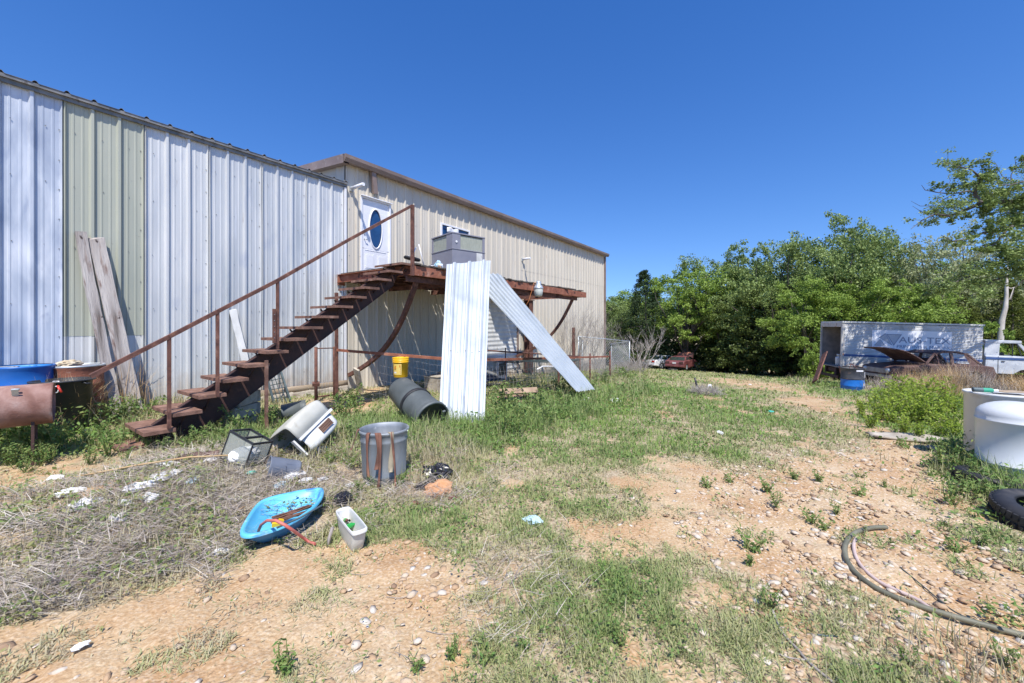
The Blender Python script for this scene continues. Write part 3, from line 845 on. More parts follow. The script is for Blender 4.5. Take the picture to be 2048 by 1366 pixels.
def f_dirt(x, y):
    d = zone(x, y, DIRT, DK)
    n = fbm(x * 1.7, y * 1.7, 77, 4)
    d = np.maximum(d, np.clip((n - .56) * 5, 0, .8)) - np.clip((fbm(x * 2.6, y * 2.6, 177, 3) - .60) * 4, 0, .35) * (d > .2)          # thin spots anywhere
    g2 = zone(x, y, [GREEN[3], GREEN[5]], [1, .8], .2)
    return np.clip(d * (1 - g2 * .9), 0, 1)
def f_green(x, y):
    g = zone(x, y, GREEN, GK)
    g = np.maximum(.36, g)
    g = g - zone(x, y, DRY, [.36, .08, .15])
    g = g + (fbm(x * .9, y * .9, 55) - .5) * .75 + (vnoise(x * 4.5, y * 4.5, 61) - .5) * .3
    return np.clip(g, 0, 1)
def f_peb(x, y): return zone(x, y, PEB, PK)
def f_tall(x, y): return zone(x, y, TALL, TK)

nr_, na_ = 520, 900
rad = np.concatenate([[.05], .35 * (900 / .35) ** (np.arange(nr_ - 1) / (nr_ - 2))])
ang = np.linspace(0, 2 * PI, na_, endpoint=False)
R_, A_ = np.meshgrid(rad, ang, indexing='ij')
gx = (R_ * np.sin(A_)).ravel(); gy = (R_ * np.cos(A_)).ravel()
gzv = terrain(gx, gy)
near = np.clip(1 - (np.hypot(gx, gy) - 12) / 10, 0, 1)
fd = f_dirt(gx, gy); fp = f_peb(gx, gy)
gzv = gzv + near * ((fbm(gx * 14, gy * 14, 4, 3) - .5) * .024 + fd * (fbm(gx * 4.5, gy * 4.5, 14, 3) - .5) * .045 + fp * (vnoise(gx * 30, gy * 30, 8) - .5) * .014)
i0 = np.arange(nr_ - 1)[:, None] * na_; k0 = np.arange(na_)[None, :]; k1 = (k0 + 1) % na_
lo = np.stack([i0 + k0, i0 + na_ + k0, i0 + na_ + k1, i0 + k1], -1).reshape(-1)
def ground_mat():
    m = bpy.data.materials.new('ground'); m.use_nodes = True
    n = m.node_tree.nodes; L = m.node_tree.links; b = n['Principled BSDF']; b.inputs['Roughness'].default_value = .95
    b.inputs['Specular IOR Level'].default_value = .15
    tc = n.new('ShaderNodeTexCoord')
    def noise(sc, det=8, dist=.2):
        t = n.new('ShaderNodeTexNoise'); t.inputs['Scale'].default_value = sc; t.inputs['Detail'].default_value = det; t.inputs['Distortion'].default_value = dist
        L.new(tc.outputs['Object'], t.inputs['Vector']); return t.outputs['Fac']
    def ramp(f, st):
        r = n.new('ShaderNodeValToRGB'); e = r.color_ramp.elements
        e[0].position = st[0][0]; e[0].color = rgb(st[0][1]); e[1].position = st[-1][0]; e[1].color = rgb(st[-1][1])
        for p, c in st[1:-1]: x = e.new(p); x.color = rgb(c)
        L.new(f, r.inputs[0]); return r.outputs[0]
    def mix(f, a, c):
        x = n.new('ShaderNodeMix'); x.data_type = 'RGBA'; L.new(f, x.inputs[0]); L.new(a, x.inputs[6]); L.new(c, x.inputs[7]); return x.outputs[2]
    def mr(f, a, c):
        x = n.new('ShaderNodeMapRange'); x.inputs[1].default_value = a; x.inputs[2].default_value = c; L.new(f, x.inputs[0]); return x.outputs[0]
    dirt = ramp(noise(1.5, 10), [(.30, (.35, .19, .090)), (.43, (.455, .285, .150)), (.55, (.52, .38, .225)), (.70, (.60, .49, .335))])
    fine = ramp(noise(55, 6), [(.35, (.29, .165, .075)), (.5, (.46, .31, .165)), (.68, (.66, .56, .40))])
    x = n.new('ShaderNodeMix'); x.data_type = 'RGBA'; x.inputs[0].default_value = .42; L.new(dirt, x.inputs[6]); L.new(fine, x.inputs[7])
    dirt = x.outputs[2]
    # crumbs and small stones
    vo = n.new('ShaderNodeTexVoronoi'); vo.inputs['Scale'].default_value = 42; L.new(tc.outputs['Object'], vo.inputs['Vector'])
    peb = n.new('ShaderNodeAttribute'); peb.attribute_name = 'peb'
    stc = ramp(vo.outputs['Color'], [(.2, (.40, .25, .14)), (.5, (.55, .42, .30)), (.8, (.68, .61, .53))])
    ma = n.new('ShaderNodeMath'); ma.operation = 'MULTIPLY'; L.new(mr(vo.outputs['Distance'], .42, .30), ma.inputs[0])
    mb_ = n.new('ShaderNodeMath'); mb_.operation = 'MULTIPLY_ADD'; L.new(peb.outputs['Fac'], mb_.inputs[0]); mb_.inputs[1].default_value = .6; mb_.inputs[2].default_value = .14
    L.new(mb_.outputs[0], ma.inputs[1])
    dirt = mix(ma.outputs[0], dirt, stc)
    thatch = ramp(noise(38, 8), [(.28, (.16, .115, .07)), (.45, (.36, .28, .18)), (.6, (.52, .43, .30)), (.75, (.30, .30, .14))])
    at = n.new('ShaderNodeAttribute'); at.attribute_name = 'dirt'
    ad = n.new('ShaderNodeMath'); ad.operation = 'MULTIPLY_ADD'; L.new(noise(9, 8), ad.inputs[0]); ad.inputs[1].default_value = .7; ad.inputs[2].default_value = -.35
    a2 = n.new('ShaderNodeMath'); a2.operation = 'ADD'; L.new(at.outputs['Fac'], a2.inputs[0]); L.new(ad.outputs[0], a2.inputs[1])
    col = mix(mr(a2.outputs[0], .25, .75), thatch, dirt)
    L.new(col, b.inputs['Base Color'])
    bp = n.new('ShaderNodeBump'); bp.inputs['Strength'].default_value = .9; bp.inputs['Distance'].default_value = .012; L.new(noise(50, 8), bp.inputs['Height'])
    b2 = n.new('ShaderNodeBump'); b2.inputs['Strength'].default_value = .15; b2.inputs['Distance'].default_value = .02; b2.invert = True
    L.new(vo.outputs['Distance'], b2.inputs['Height']); L.new(bp.outputs[0], b2.inputs['Normal']); L.new(b2.outputs[0], b.inputs['Normal'])
    return m
go = npmesh('ground', np.stack([gx, gy, gzv], 1), lo, 4, ground_mat(), attr={'dirt': fd, 'peb': fp}, smooth=True)
tag(go, 'orange sandy soil with worn tracks between patches of grass', kind='structure')

# ------------------------------------------------------------------ scattering helpers
_a = G(566, 1030, .12); _b = G(703, 1038, .16); _c = Vector((-1.34, 4.2, 0))
KEEP_OUT = [(_a.x, _a.y + .02, .31, .19), (_a.x + .16, _a.y + .14, .18, .13), (_b.x, _b.y, .09, .09), (_c.x, _c.y, .22, .22)]
def scatter(n, t0, t1, a0=-66, a1=76, pw=1.0):
    t = t0 * (t1 / t0) ** (RNG.random(n) ** pw)
    a = np.radians(a0 + (a1 - a0) * RNG.random(n))
    x = t * np.tan(a) if False else t * np.sin(a) * 1.15; y = t * np.cos(a)
    rr = x * N2[0] + y * N2[1] + DW
    s = x * D2[0] + y * D2[1]
    ok = (rr > .05) | ((s > 23.3))
    for (cx_, cy_, a_, b_) in KEEP_OUT: ok &= ((x - cx_) / a_) ** 2 + ((y - cy_) / b_) ** 2 > 1
    return x[ok], y[ok]
def blades(x, y, z, L, w, lean, bend=.5, az=None):
    """bent blades, five corners each as quad + triangle -> stored as 2 quads (last one degenerate-free)"""
    n = len(x)
    a = RNG.random(n) * 2 * PI if az is None else az
    dx, dy = np.cos(a), np.sin(a); px, py = -dy, dx
    L1 = L * .55
    c1 = np.cos(lean); s1 = np.sin(lean)
    l2 = np.minimum(lean + bend * RNG.random(n), 1.75); c2 = np.cos(l2); s2 = np.sin(l2)
    b = np.stack([x, y, z], 1)
    m = b + np.stack([dx * s1 * L1, dy * s1 * L1, c1 * L1], 1)
    L2 = L - L1
    e = m + np.stack([dx * s2 * L2, dy * s2 * L2, c2 * L2], 1)
    wv = np.stack([px, py, np.zeros(n)], 1) * (w / 2)[:, None]
    V = np.stack([b - wv, b + wv, m + wv * .8, m - wv * .8, e + wv * .12, e - wv * .12], 1).reshape(-1, 3)
    k = np.arange(n)[:, None] * 6
    lo = (k + np.array([[0, 1, 2, 3, 3, 2, 4, 5]])).reshape(-1)
    return V, lo
def leafquads(c, size, up=.5, asp=.55):
    """rhombic leaves with centres c and random attitudes"""
    n = len(c)
    d = RNG.normal(size=(n, 3)); d[:, 2] = d[:, 2] * .6 ; d /= np.linalg.norm(d, axis=1)[:, None]
    nn = RNG.normal(size=(n, 3)); nn[:, 2] = np.abs(nn[:, 2]) + up; 
    s = np.cross(d, nn); s /= np.linalg.norm(s, axis=1)[:, None] + 1e-9
    sz = (np.asarray(size) * np.ones(n))[:, None]
    f = nn / (np.linalg.norm(nn, axis=1)[:, None] + 1e-9)
    V = np.stack([c - d * sz * .5, c + s * sz * asp * .5 + f * sz * .08, c + d * sz * .5, c - s * sz * asp * .5 + f * sz * .08], 1).reshape(-1, 3)
    lo = np.arange(n * 4)
    return V, lo
GR = [(0, (.45, .38, .26)), (.20, (.54, .48, .31)), (.38, (.45, .44, .23)), (.62, (.32, .37, .15)), (.87, (.21, .30, .10)), (1.0, (.27, .38, .10))]
m_grass = mat('grass_blade', GR, 2.5, detail=3, rough=.75, attr='g', rand=.30, trans=.3, spec=.25)
m_leafy = mat('weed_leaf', [(0, (.34, .34, .13)), (.3, (.22, .30, .09)), (.6, (.13, .24, .06)), (1, (.28, .42, .09))], 2.5, detail=2, rough=.6, attr='g', rand=.5, trans=.32, spec=.3)
m_straw = mat('dry_stem', [(0, (.17, .135, .115)), (.35, (.33, .28, .24)), (.7, (.49, .43, .36)), (1, (.66, .60, .50))], 3, detail=2, rough=.85, rand=.9, spec=.2)
m_golden = mat('golden_straw', [(0, (.34, .20, .09)), (.4, (.56, .38, .19)), (.8, (.70, .54, .31)), (1, (.75, .65, .45))], 3, detail=2, rough=.8, rand=.9, spec=.2, trans=.2)

# ---- the short grass
x, y = scatter(690000, 1.45, 62, pw=1.0)
d = f_dirt(x, y)
clump = fbm(x * 6, y * 6, 40, 2)
keep = RNG.random(len(x)) < np.clip((1.08 - d * 1.12) * (.45 + 1.1 * (clump > .45)), 0.015, 1)
x, y, d, clump = x[keep], y[keep], d[keep], clump[keep]
g = f_green(x, y); tl = f_tall(x, y); t = np.hypot(x, y)
L = (1 - .35 * d) * (.020 + .03 * RNG.random(len(x)) + g * .035 + t * .0028) * (.6 + clump) * (1 + tl * 1.2)
w = (.0022 + .0014 * t ** .95) * (.7 + .6 * RNG.random(len(x)))
lean = np.where(RNG.random(len(x)) < (.22 + .55 * g) * (1 - .8 * d), RNG.random(len(x)) * .9, .7 + RNG.random(len(x)) * .8)
V, lo = blades(x, y, terrain(x, y) - .004, L, w, lean, .9)
gg = np.repeat(np.clip(g + .09 + (RNG.random(len(x)) - .5) * .25, 0, 1), 6)
o = npmesh('grass', V, lo, 4, m_grass, attr={'g': gg}); tag(o, 'short dry and green grass covering the yard', kind='stuff')
# ---- taller stalks in the rough corners
x, y = scatter(320000, 1.6, 45)
tl = f_tall(x, y); g = f_green(x, y); d = f_dirt(x, y)
cl = fbm(x * 3.2, y * 3.2, 90, 2)
keep = RNG.random(len(x)) < np.where(tl > 0, tl * .8 * (cl > .42), .035 * (cl > .5) * (1 - d))
x, y, g, tl = x[keep], y[keep], g[keep], tl[keep]; t = np.hypot(x, y); n = len(x)
L = np.where(tl > 0, .10 + .26 * RNG.random(n) * tl + .008 * t, .07 + .10 * RNG.random(n))
V, lo = blades(x, y, terrain(x, y) - .01, L, (.0022 + .0010 * t) * (.7 + .5 * RNG.random(n)), RNG.random(n) * .45, .9)
o = npmesh('tall_grass', V, lo, 4, m_grass, attr={'g': np.repeat(np.clip(g * .9 + .08 + (RNG.random(n) - .5) * .5, 0, 1), 6)}); tag(o, 'taller grass stalks in the rough corners of the yard', kind='stuff')
# ---- low leafy ground cover
x, y = scatter(410000, 1.6, 40)
g = f_green(x, y); tl = f_tall(x, y); d = f_dirt(x, y)
cl = fbm(x * 2.6, y * 2.6, 190, 3)
q_ = zone(x, y, DRY[:1], [1]); 
keep = RNG.random(len(x)) < .16 * q_ * (cl > .52) + np.where((tl > 0), .75 * (cl > .46), .30 * (cl > .54) * (1 - d)) * np.clip(g * 1.3 + .25, 0, 1)
x, y, g, tl = x[keep], y[keep], g[keep], tl[keep]; t = np.hypot(x, y); n = len(x)
zz = terrain(x, y) + (.015 + .05 * RNG.random(n) + tl * .16 * RNG.random(n) ** 1.3) * (1 + .02 * t)
V, lo = leafquads(np.stack([x, y, zz], 1), (.008 + .0068 * t) * (.5 + .8 * RNG.random(n)), .6)
o = npmesh('ground_weeds', V, lo, 4, m_leafy, attr={'g': np.repeat(np.clip(.12 + g * .6 + (RNG.random(n) - .5) * .4, 0, 1), 4)}); tag(o, 'low leafy weeds spread through the grass', kind='stuff')
# ---- dry brush lying on the left
x, y = scatter(190000, 1.6, 12, -58, 10)
q = zone(x, y, DRY, [1, .6, .08]); cl = fbm(x * 3, y * 3, 290, 3)
keep = RNG.random(len(x)) < q * .8 * np.clip(.3 + (cl > .42), 0, 1)
x, y = x[keep], y[keep]; n = len(x); t = np.hypot(x, y)
azb = np.where(RNG.random(n) < .6, np.radians(25) + (RNG.random(n) - .5) * 1.2 + PI * (RNG.random(n) < .5), RNG.random(n) * 2 * PI)
V, lo = blades(x, y, terrain(x, y) + .005 + .09 * RNG.random(n) ** 2.2, .05 + .16 * RNG.random(n) ** 1.5, (.0015 + .0007 * t) * (.5 + .9 * RNG.random(n)), 1.0 + RNG.random(n) * .5, .35, azb)
o = npmesh('dry_brush', V, lo, 4, m_straw); tag(o, 'matted dry grey stems lying on the left of the yard', kind='stuff')
# ---- stones
ico = bpy.data.meshes.new('i'); import bmesh
bm = bmesh.new(); bmesh.ops.create_icosphere(bm, subdivisions=1, radius=1)
IV = np.array([v.co[:] for v in bm.verts]); IF = np.array([[v.index for v in f.verts] for f in bm.faces]); bm.free()
def stones(n0, t0, t1, fn, smin, smax, pw=3.6):
    x, y = scatter(n0, t0, t1, -56, 58)
    q = fn(x, y); k = RNG.random(len(x)) < q; x, y = x[k], y[k]; n = len(x); t = np.hypot(x, y)
    s = smin + (smax - smin) * RNG.random(n) ** pw + .0012 * t
    Vt = IV[None] * (1 + .35 * (RNG.random((n, len(IV), 1)) - .5))
    ax = np.stack([s * (.8 + .7 * RNG.random(n)), s * (.7 + .3 * RNG.random(n)), s * (.25 + .25 * RNG.random(n))], 1)
    Vt = Vt * ax[:, None, :]
    a = RNG.random(n) * 2 * PI; c, sn = np.cos(a)[:, None], np.sin(a)[:, None]
    X = Vt[..., 0] * c - Vt[..., 1] * sn; Y = Vt[..., 0] * sn + Vt[..., 1] * c; Z = Vt[..., 2] + (RNG.random((n, 1)) - .5) * X * .5
    V = np.stack([X + x[:, None], Y + y[:, None], Z + (terrain(x, y) + s * .12)[:, None]], -1).reshape(-1, 3)
    lo = (np.arange(n)[:, None, None] * len(IV) + IF[None]).reshape(-1)
    return V, lo
m_stone = mat('stone', [(0, (.28, .18, .11)), (.3, (.46, .31, .18)), (.6, (.52, .40, .27)), (.85, (.58, .50, .40)), (1, (.58, .53, .45))], 9, rough=.85, rand=1.0, bump=.3, bscale=90)
V, lo = stones(110000, 1.5, 22, lambda x, y: np.clip(f_peb(x, y) * .62 + .05 * f_dirt(x, y) + .008, 0, 1) * np.clip(.25 + 1.2 * (fbm(x * 2, y * 2, 400) > .42), 0, 1), .003, .030)
o = npmesh('gravel', V, lo, 3, m_stone, smooth=False); tag(o, 'orange and white pebbles scattered over the bare soil', kind='stuff')
# ================================================================== trees
OAK = [(0, (.09, .12, .035)), (.35, (.18, .25, .07)), (.65, (.275, .365, .11)), (1, (.40, .50, .19))]
m_oak = mat('oak_leaf', OAK, .9, detail=3, rough=.55, rand=.75, trans=.32, spec=.35)
m_oakd = mat('shaded_oak_leaf', [(0, (.035, .050, .014)), (.4, (.075, .105, .025)), (.7, (.12, .165, .04)), (1, (.20, .26, .07))], .9, detail=3, rough=.55, rand=.75, trans=.25, spec=.3)  # leaf colour darkened to stand for the shade at the wood's foot
m_oakb = mat('bright_oak_leaf', [(0, (.12, .18, .035)), (.4, (.24, .35, .06)), (1, (.39, .52, .12))], .9, detail=3, rough=.55, rand=.75, trans=.36, spec=.3)
m_oakp = mat('pale_oak_leaf', [(0, (.16, .185, .075)), (.4, (.31, .345, .16)), (1, (.47, .50, .30))], .9, detail=3, rough=.6, rand=.75, trans=.3, spec=.3)
m_cedar = mat('cedar_needle', [(0, (.018, .035, .014)), (.5, (.040, .070, .026)), (1, (.080, .115, .045))], 1.2, detail=3, rough=.6, rand=.7, trans=.12, spec=.2)
m_cedary = mat('olive_cedar_needle', [(0, (.05, .07, .012)), (.5, (.11, .14, .022)), (1, (.19, .21, .05))], 1.2, detail=3, rough=.6, rand=.7, trans=.2, spec=.2)
m_bark = mat('bark', [(.3, (.055, .045, .038)), (.7, (.16, .14, .12))], 4, rough=.95, stretch=(1, 1, .3), bump=.6, bscale=14)
m_dead = mat('dead_wood', [(.3, (.26, .23, .20)), (.7, (.46, .42, .38))], 5, rough=.9, bump=.3)
m_palebark = mat('pale_bark', [(.3, (.38, .34, .29)), (.7, (.62, .58, .52))], 5, rough=.9, stretch=(1, 1, .3), bump=.5)

def curve_pts(a, b, sag=.1, n=5, rr=random):
    a = Vector(a); b = Vector(b); L = (b - a).length; pts = []
    j = Vector((rr.uniform(-1, 1), rr.uniform(-1, 1), rr.uniform(-.3, 1))) * L * sag
    for i in range(n + 1):
        u = i / n
        pts.append(a.lerp(b, u) + j * math.sin(PI * u) + Vector((rr.uniform(-1, 1), rr.uniform(-1, 1), rr.uniform(-1, 1))) * L * .02 * (0 < i < n))
    return pts
def clump_pts(c, rad, n, rg):
    d = rg.normal(size=(n, 3)); d /= np.linalg.norm(d, axis=1)[:, None]
    r = rad * (rg.random(n) ** .45)[:, None]
    p = d * r; p[:, 2] *= .62
    return p + np.asarray(c)[None]
def oak(seed, H, R, leaf, lsize=.16, nleaf=27000, low=.24, K=46, bark=None, name='oak_tree', thin=1.0):
    rg = np.random.default_rng(seed); rr = random.Random(seed)
    root = thing(name, None, None)
    C = []
    zc = H * (low + 1) / 2; rz_ = H * (1 - low) / 2
    for i in range(K):
        th = rr.uniform(0, 2 * PI); ph = math.acos(rr.uniform(-.75, 1)); k = rr.uniform(.62, .98) if i % 4 else rr.uniform(.2, .6)
        k *= 1 - .14 * math.sin(3 * th + seed) - .10 * math.cos(2 * th - seed)
        C.append((R * k * math.sin(ph) * math.cos(th), R * k * math.sin(ph) * math.sin(th), zc + rz_ * k * math.cos(ph) * .93))
    mb = MB()
    top = Vector((rr.uniform(-.4, .4), rr.uniform(-.4, .4), H * .55))
    tr = curve_pts((0, 0, -.4), top, .05, 6, rr)
    r0 = H * .026
    mb.tube(tr, [r0 * (1.35 - .95 * i / 6) for i in range(7)], 8, 0)
    for i, c in enumerate(C):
        if i % 2 == 0 or c[2] > H * .7:
            u = min(.95, max(.25, c[2] / H * .75)); k = int(u * 6); a = tr[min(6, k)]
            pts = curve_pts(a, Vector(c) * .96, .12, 5, rr)
            mb.tube(pts, [r0 * .42 * (1 - .82 * q / 5) for q in range(6)], 5, 0, False)
    mb.build('trunk', bark or m_bark, root)
    per = nleaf // K; Pn = []
    for c in C:
        rad = R * rr.uniform(.20, .36)
        # sub-clumps give an uneven outline
        for q in range(9):
            off = np.clip(rg.normal(size=3), -1.5, 1.5) * rad * .55; off[2] *= .6
            Pn.append(clump_pts(np.array(c) + off, rad * rr.uniform(.28, .50), int(per / 9 * thin), rg))
    Pn = np.concatenate(Pn); Pn = Pn[Pn[:, 2] > .15]
    V, lo = leafquads(Pn, lsize * (.6 + .8 * rg.random(len(Pn))), .5, .7)
    npmesh('crown', V, lo, 4, leaf, root)
    return root
def cedar(seed, H, R, leaf, nleaf=17000, lsize=.15):
    rg = np.random.default_rng(seed); rr = random.Random(seed)
    root = thing('cedar_tree', None, None)
    mb = MB(); mb.tube(curve_pts((0, 0, -.3), (0, 0, H * .93), .02, 6, rr), [.14 * (1 - .85 * i / 6) for i in range(7)], 7)
    Pn = []
    K = 80
    for i in range(K):
        u = (i + .5) / K; z = H * (.06 + .92 * u); rad = R * (1 - u) ** .75 * (1 + .25 * math.sin(seed + i)) + .12
        th = i * 2.4; k = rr.uniform(.45, .95)
        c = np.array([rad * k * math.cos(th), rad * k * math.sin(th), z - .12 * rad])
        for q in range(3):
            Pn.append(clump_pts(c + rg.normal(size=3) * .22 * rad * np.array([1, 1, .6]), max(.30, rad * .36), int(nleaf / K / 3), rg))
        if i % 3 == 0: mb.tube([(0, 0, z - .1), tuple(c)], .03, 4, 0, False)
    mb.build('trunk', m_bark, root)
    Pn = np.concatenate(Pn)
    V, lo = leafquads(Pn, lsize * (.5 + .8 * rg.random(len(Pn))), -.2, .4)
    npmesh('crown', V, lo, 4, leaf, root)
    return root
protos = {
    'a': (oak(1, 10, 5.0, m_oak), 10, 5.0), 'b': (oak(2, 10, 4.4, m_oakb, low=.14), 10, 4.4), 'c': (oak(3, 10, 5.2, m_oak, low=.18), 10, 5.2),
    'd': (oak(4, 10, 4.8, m_oakp, nleaf=20000, thin=.8, low=.2), 10, 4.8), 'e': (oak(5, 10, 4.6, m_oakb, low=.14), 10, 4.6),
    'k': (cedar(6, 9, 2.4, m_cedar), 9, 2.4), 'y': (cedar(7, 9, 2.3, m_cedary), 9, 2.3),
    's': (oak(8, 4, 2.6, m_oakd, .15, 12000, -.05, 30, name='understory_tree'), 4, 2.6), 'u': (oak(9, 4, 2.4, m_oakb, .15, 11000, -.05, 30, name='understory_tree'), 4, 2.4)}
used = set()
def plant(k, px, t, topy, wpx, label, group=None):
    root, H, R = protos[k]
    x = (px - 1024) / 800 * t; z = tz(x, t)
    h = EYE + (650 - topy) / 800 * t - z; w = wpx / 800 * t / 2
    if k in used: o = copy_tree(root)
    else: o = root; used.add(k)
    o.location = (x, t, z - .1); o.rotation_euler = (0, 0, random.uniform(0, 6.28)); o.scale = (w / R * .98, w / R * .98, h / H * 1.025)
    cat = 'tree'
    tag(o, label, cat, group)
    return o
plant('k', 1287, 44, 541, 125, 'dark pointed cedar rising left of the bright oaks')
plant('b', 1378, 43, 528, 170, 'bright green oak behind the white and the maroon cars')
plant('a', 1460, 42, 503, 190, 'rounded oak right of the bright green one')
plant('c', 1560, 37, 466, 230, 'tall spreading oak above the black tank')
plant('a', 1672, 34, 450, 230, 'tallest oak of the wood, left of the box truck roof')
plant('c', 1775, 35, 452, 190, 'dark oak behind the rear half of the box truck')
plant('d', 1862, 30, 470, 200, 'pale thin-leaved oak behind the middle of the box truck')
plant('d', 1960, 31, 480, 190, 'pale grey-green oak behind the truck cab')
plant('y', 2020, 27, 560, 120, 'olive green cedar behind the truck cab')
plant('k', 2085, 29, 500, 150, 'dark cedar at the right edge of the picture')
plant('e', 1620, 31, 560, 190, 'leafy oak just left of the box truck')
plant('b', 1750, 29, 560, 190, 'mid green low oak just above the box truck roof')
plant('e', 1850, 28, 570, 170, 'bushy oak above the lettered banner')
plant('y', 1930, 27.5, 585, 110, 'narrow olive cedar above the front end of the truck box')
plant('c', 1240, 48, 598, 130, 'round dark oak beside the corner of the beige building')
plant('e', 1218, 62, 606, 90, 'far yellow-green oak peeping past the beige building')
plant('a', 1510, 40, 570, 190, 'lower oak between the maroon car and the black tank')
GU = 'low trees along the foot of the wood'
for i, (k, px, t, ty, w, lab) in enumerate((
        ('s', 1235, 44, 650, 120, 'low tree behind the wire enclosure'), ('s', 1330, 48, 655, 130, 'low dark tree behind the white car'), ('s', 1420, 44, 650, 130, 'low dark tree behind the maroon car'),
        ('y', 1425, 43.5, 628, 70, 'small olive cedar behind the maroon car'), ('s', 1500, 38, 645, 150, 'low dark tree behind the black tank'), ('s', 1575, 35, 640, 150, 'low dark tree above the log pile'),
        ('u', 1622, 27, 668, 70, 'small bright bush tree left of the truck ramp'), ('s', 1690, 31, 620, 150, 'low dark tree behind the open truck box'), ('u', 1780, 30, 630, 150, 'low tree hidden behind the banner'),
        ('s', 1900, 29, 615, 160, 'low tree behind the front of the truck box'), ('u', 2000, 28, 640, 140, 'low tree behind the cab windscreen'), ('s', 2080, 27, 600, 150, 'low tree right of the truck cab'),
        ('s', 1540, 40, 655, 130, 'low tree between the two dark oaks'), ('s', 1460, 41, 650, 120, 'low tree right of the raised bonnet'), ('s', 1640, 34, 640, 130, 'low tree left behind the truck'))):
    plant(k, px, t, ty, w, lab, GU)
for i in range(22):
    px = 1200 + i * 62; t = 52 + (i * 7 % 13)
    plant('acbe'[i % 4], px, t, (600 if px < 1450 else 560) - (i % 3) * 18, 190, 'oak deep in the wood behind the front row of trees', 'oaks deep in the wood')
# the near oak on the right, whose limbs reach into the picture
no = thing('oak_tree', 'near oak reaching gnarled leafy limbs in from the right edge', 'tree', (23.6, 17.0, tz(23.6, 17.0)))
ol = Vector(no.location)
mb = MB(); rr = random.Random(3)
tr = [ol + Vector(v) for v in ((0, 0, -.5), (-.1, 0, 1.5), (.1, -.1, 3.4), (-.3, -.2, 5.2), (-.2, -.3, 7.2), (.3, -.2, 9))]
mb.tube(tr, [.36, .30, .27, .23, .17, .09], 10)
def limb(pp, r0, r1, ta=15.5, tb=15.5, start=None):
    pts = [start] if start is not None else []
    for i, (a, b) in enumerate(pp): pts.append(U(a, b, ta + (tb - ta) * i / max(1, len(pp) - 1) + rr.uniform(-.15, .15)))
    n = len(pts); mb.tube(pts, [r0 + (r1 - r0) * i / (n - 1) for i in range(n)], 6, 0, False)
    return pts
limb([(2100, 398), (2048, 402), (1998, 404), (1959, 408), (1930, 420), (1900, 432), (1870, 428), (1845, 440), (1822, 458)], .13, .008, 16.5, 15, tr[3])
limb([(1962, 406), (1950, 390), (1951, 372), (1962, 362), (1955, 350), (1944, 340), (1910, 330), (1890, 325)], .07, .01, 15.4, 15)
limb([(1959, 356), (1966, 345), (1960, 322)], .025, .006); limb([(1951, 385), (1935, 382), (1905, 388), (1875, 385), (1850, 380), (1843, 370)], .035, .006)
limb([(1880, 384), (1893, 373), (1901, 362), (1896, 350)], .015, .005); limb([(1905, 390), (1885, 400), (1870, 412), (1840, 412), (1822, 402)], .02, .005)
limb([(1870, 428), (1845, 425), (1825, 412)], .015, .005); limb([(1893, 378), (1912, 375), (1918, 368)], .012, .005)
limb([(2120, 430), (2048, 442), (2020, 452), (1999, 462), (1965, 466), (1936, 478), (1905, 482), (1882, 470)], .10, .008, 16.5, 15.2, tr[3])
limb([(2025, 452), (2012, 462), (1995, 482), (1975, 500), (1950, 512)], .05, .01); limb([(2130, 545), (2048, 545), (2015, 552), (1985, 562), (1965, 578), (1945, 590)], .10, .015, 16.5, 15.6, tr[2])
limb([(2110, 500), (2048, 515), (2010, 520), (1960, 545), (1920, 560), (1880, 580)], .09, .01, 17, 16, tr[2])
limb([(2110, 350), (2050, 362), (2020, 370), (1998, 370), (1992, 358)], .04, .006, 15, 14.6, tr[4]); limb([(2022, 368), (2022, 350), (2032, 332), (2030, 318)], .02, .006)
limb([(2020, 362), (2004, 352), (1998, 340), (1990, 332)], .015, .005); limb([(1995, 345), (1995, 332), (1988, 322)], .01, .004)
limb([(2048, 560), (2030, 575), (2022, 600)], .02, .006)
for a in range(14):
    b = tr[3 + a % 3]; e = b + Vector((rr.uniform(-1.5, 4), rr.uniform(-3, 3.5), rr.uniform(.2, 3)))
    mb.tube(curve_pts(b, e, .15, 5, rr), [.09 * (1 - .85 * q / 5) for q in range(6)], 5, 0, False)
NC = [(1895, 328, 13), (1915, 335, 13), (1935, 340, 14), (1958, 320, 9), (1972, 348, 13), (1978, 362, 12), (1935, 372, 8), (1948, 388, 14), (1870, 372, 7), (1901, 378, 9),
      (1905, 400, 12), (1925, 410, 14), (1895, 416, 14), (1870, 426, 11), (1850, 441, 12), (1885, 432, 9), (1906, 440, 5), (1965, 380, 14), (1985, 387, 14), (1975, 405, 11), (2000, 390, 14),
      (2020, 384, 14), (2040, 394, 15), (1932, 434, 9), (1960, 424, 9), (1990, 418, 10), (2015, 409, 11), (2040, 411, 13), (1975, 452, 9), (1950, 462, 8), (1935, 476, 8), (1912, 484, 7),
      (2000, 450, 8), (2020, 443, 9), (2045, 434, 13), (1990, 470, 10), (1965, 490, 10), (1995, 500, 13), (2022, 498, 14), (2045, 500, 15), (1980, 520, 14), (1950, 532, 13), (1930, 545, 12),
      (1922, 562, 13), (1900, 570, 11), (1880, 576, 11), (1862, 586, 9), (1960, 560, 15), (1990, 545, 15), (2020, 530, 17), (2046, 530, 17), (2046, 322, 9), (1970, 592, 12), (1945, 580, 12),
      (2070, 400, 22), (2080, 450, 24), (2075, 510, 26), (2080, 340, 20), (2100, 380, 28), (2115, 480, 30)]
rg = np.random.default_rng(5); Pn = []
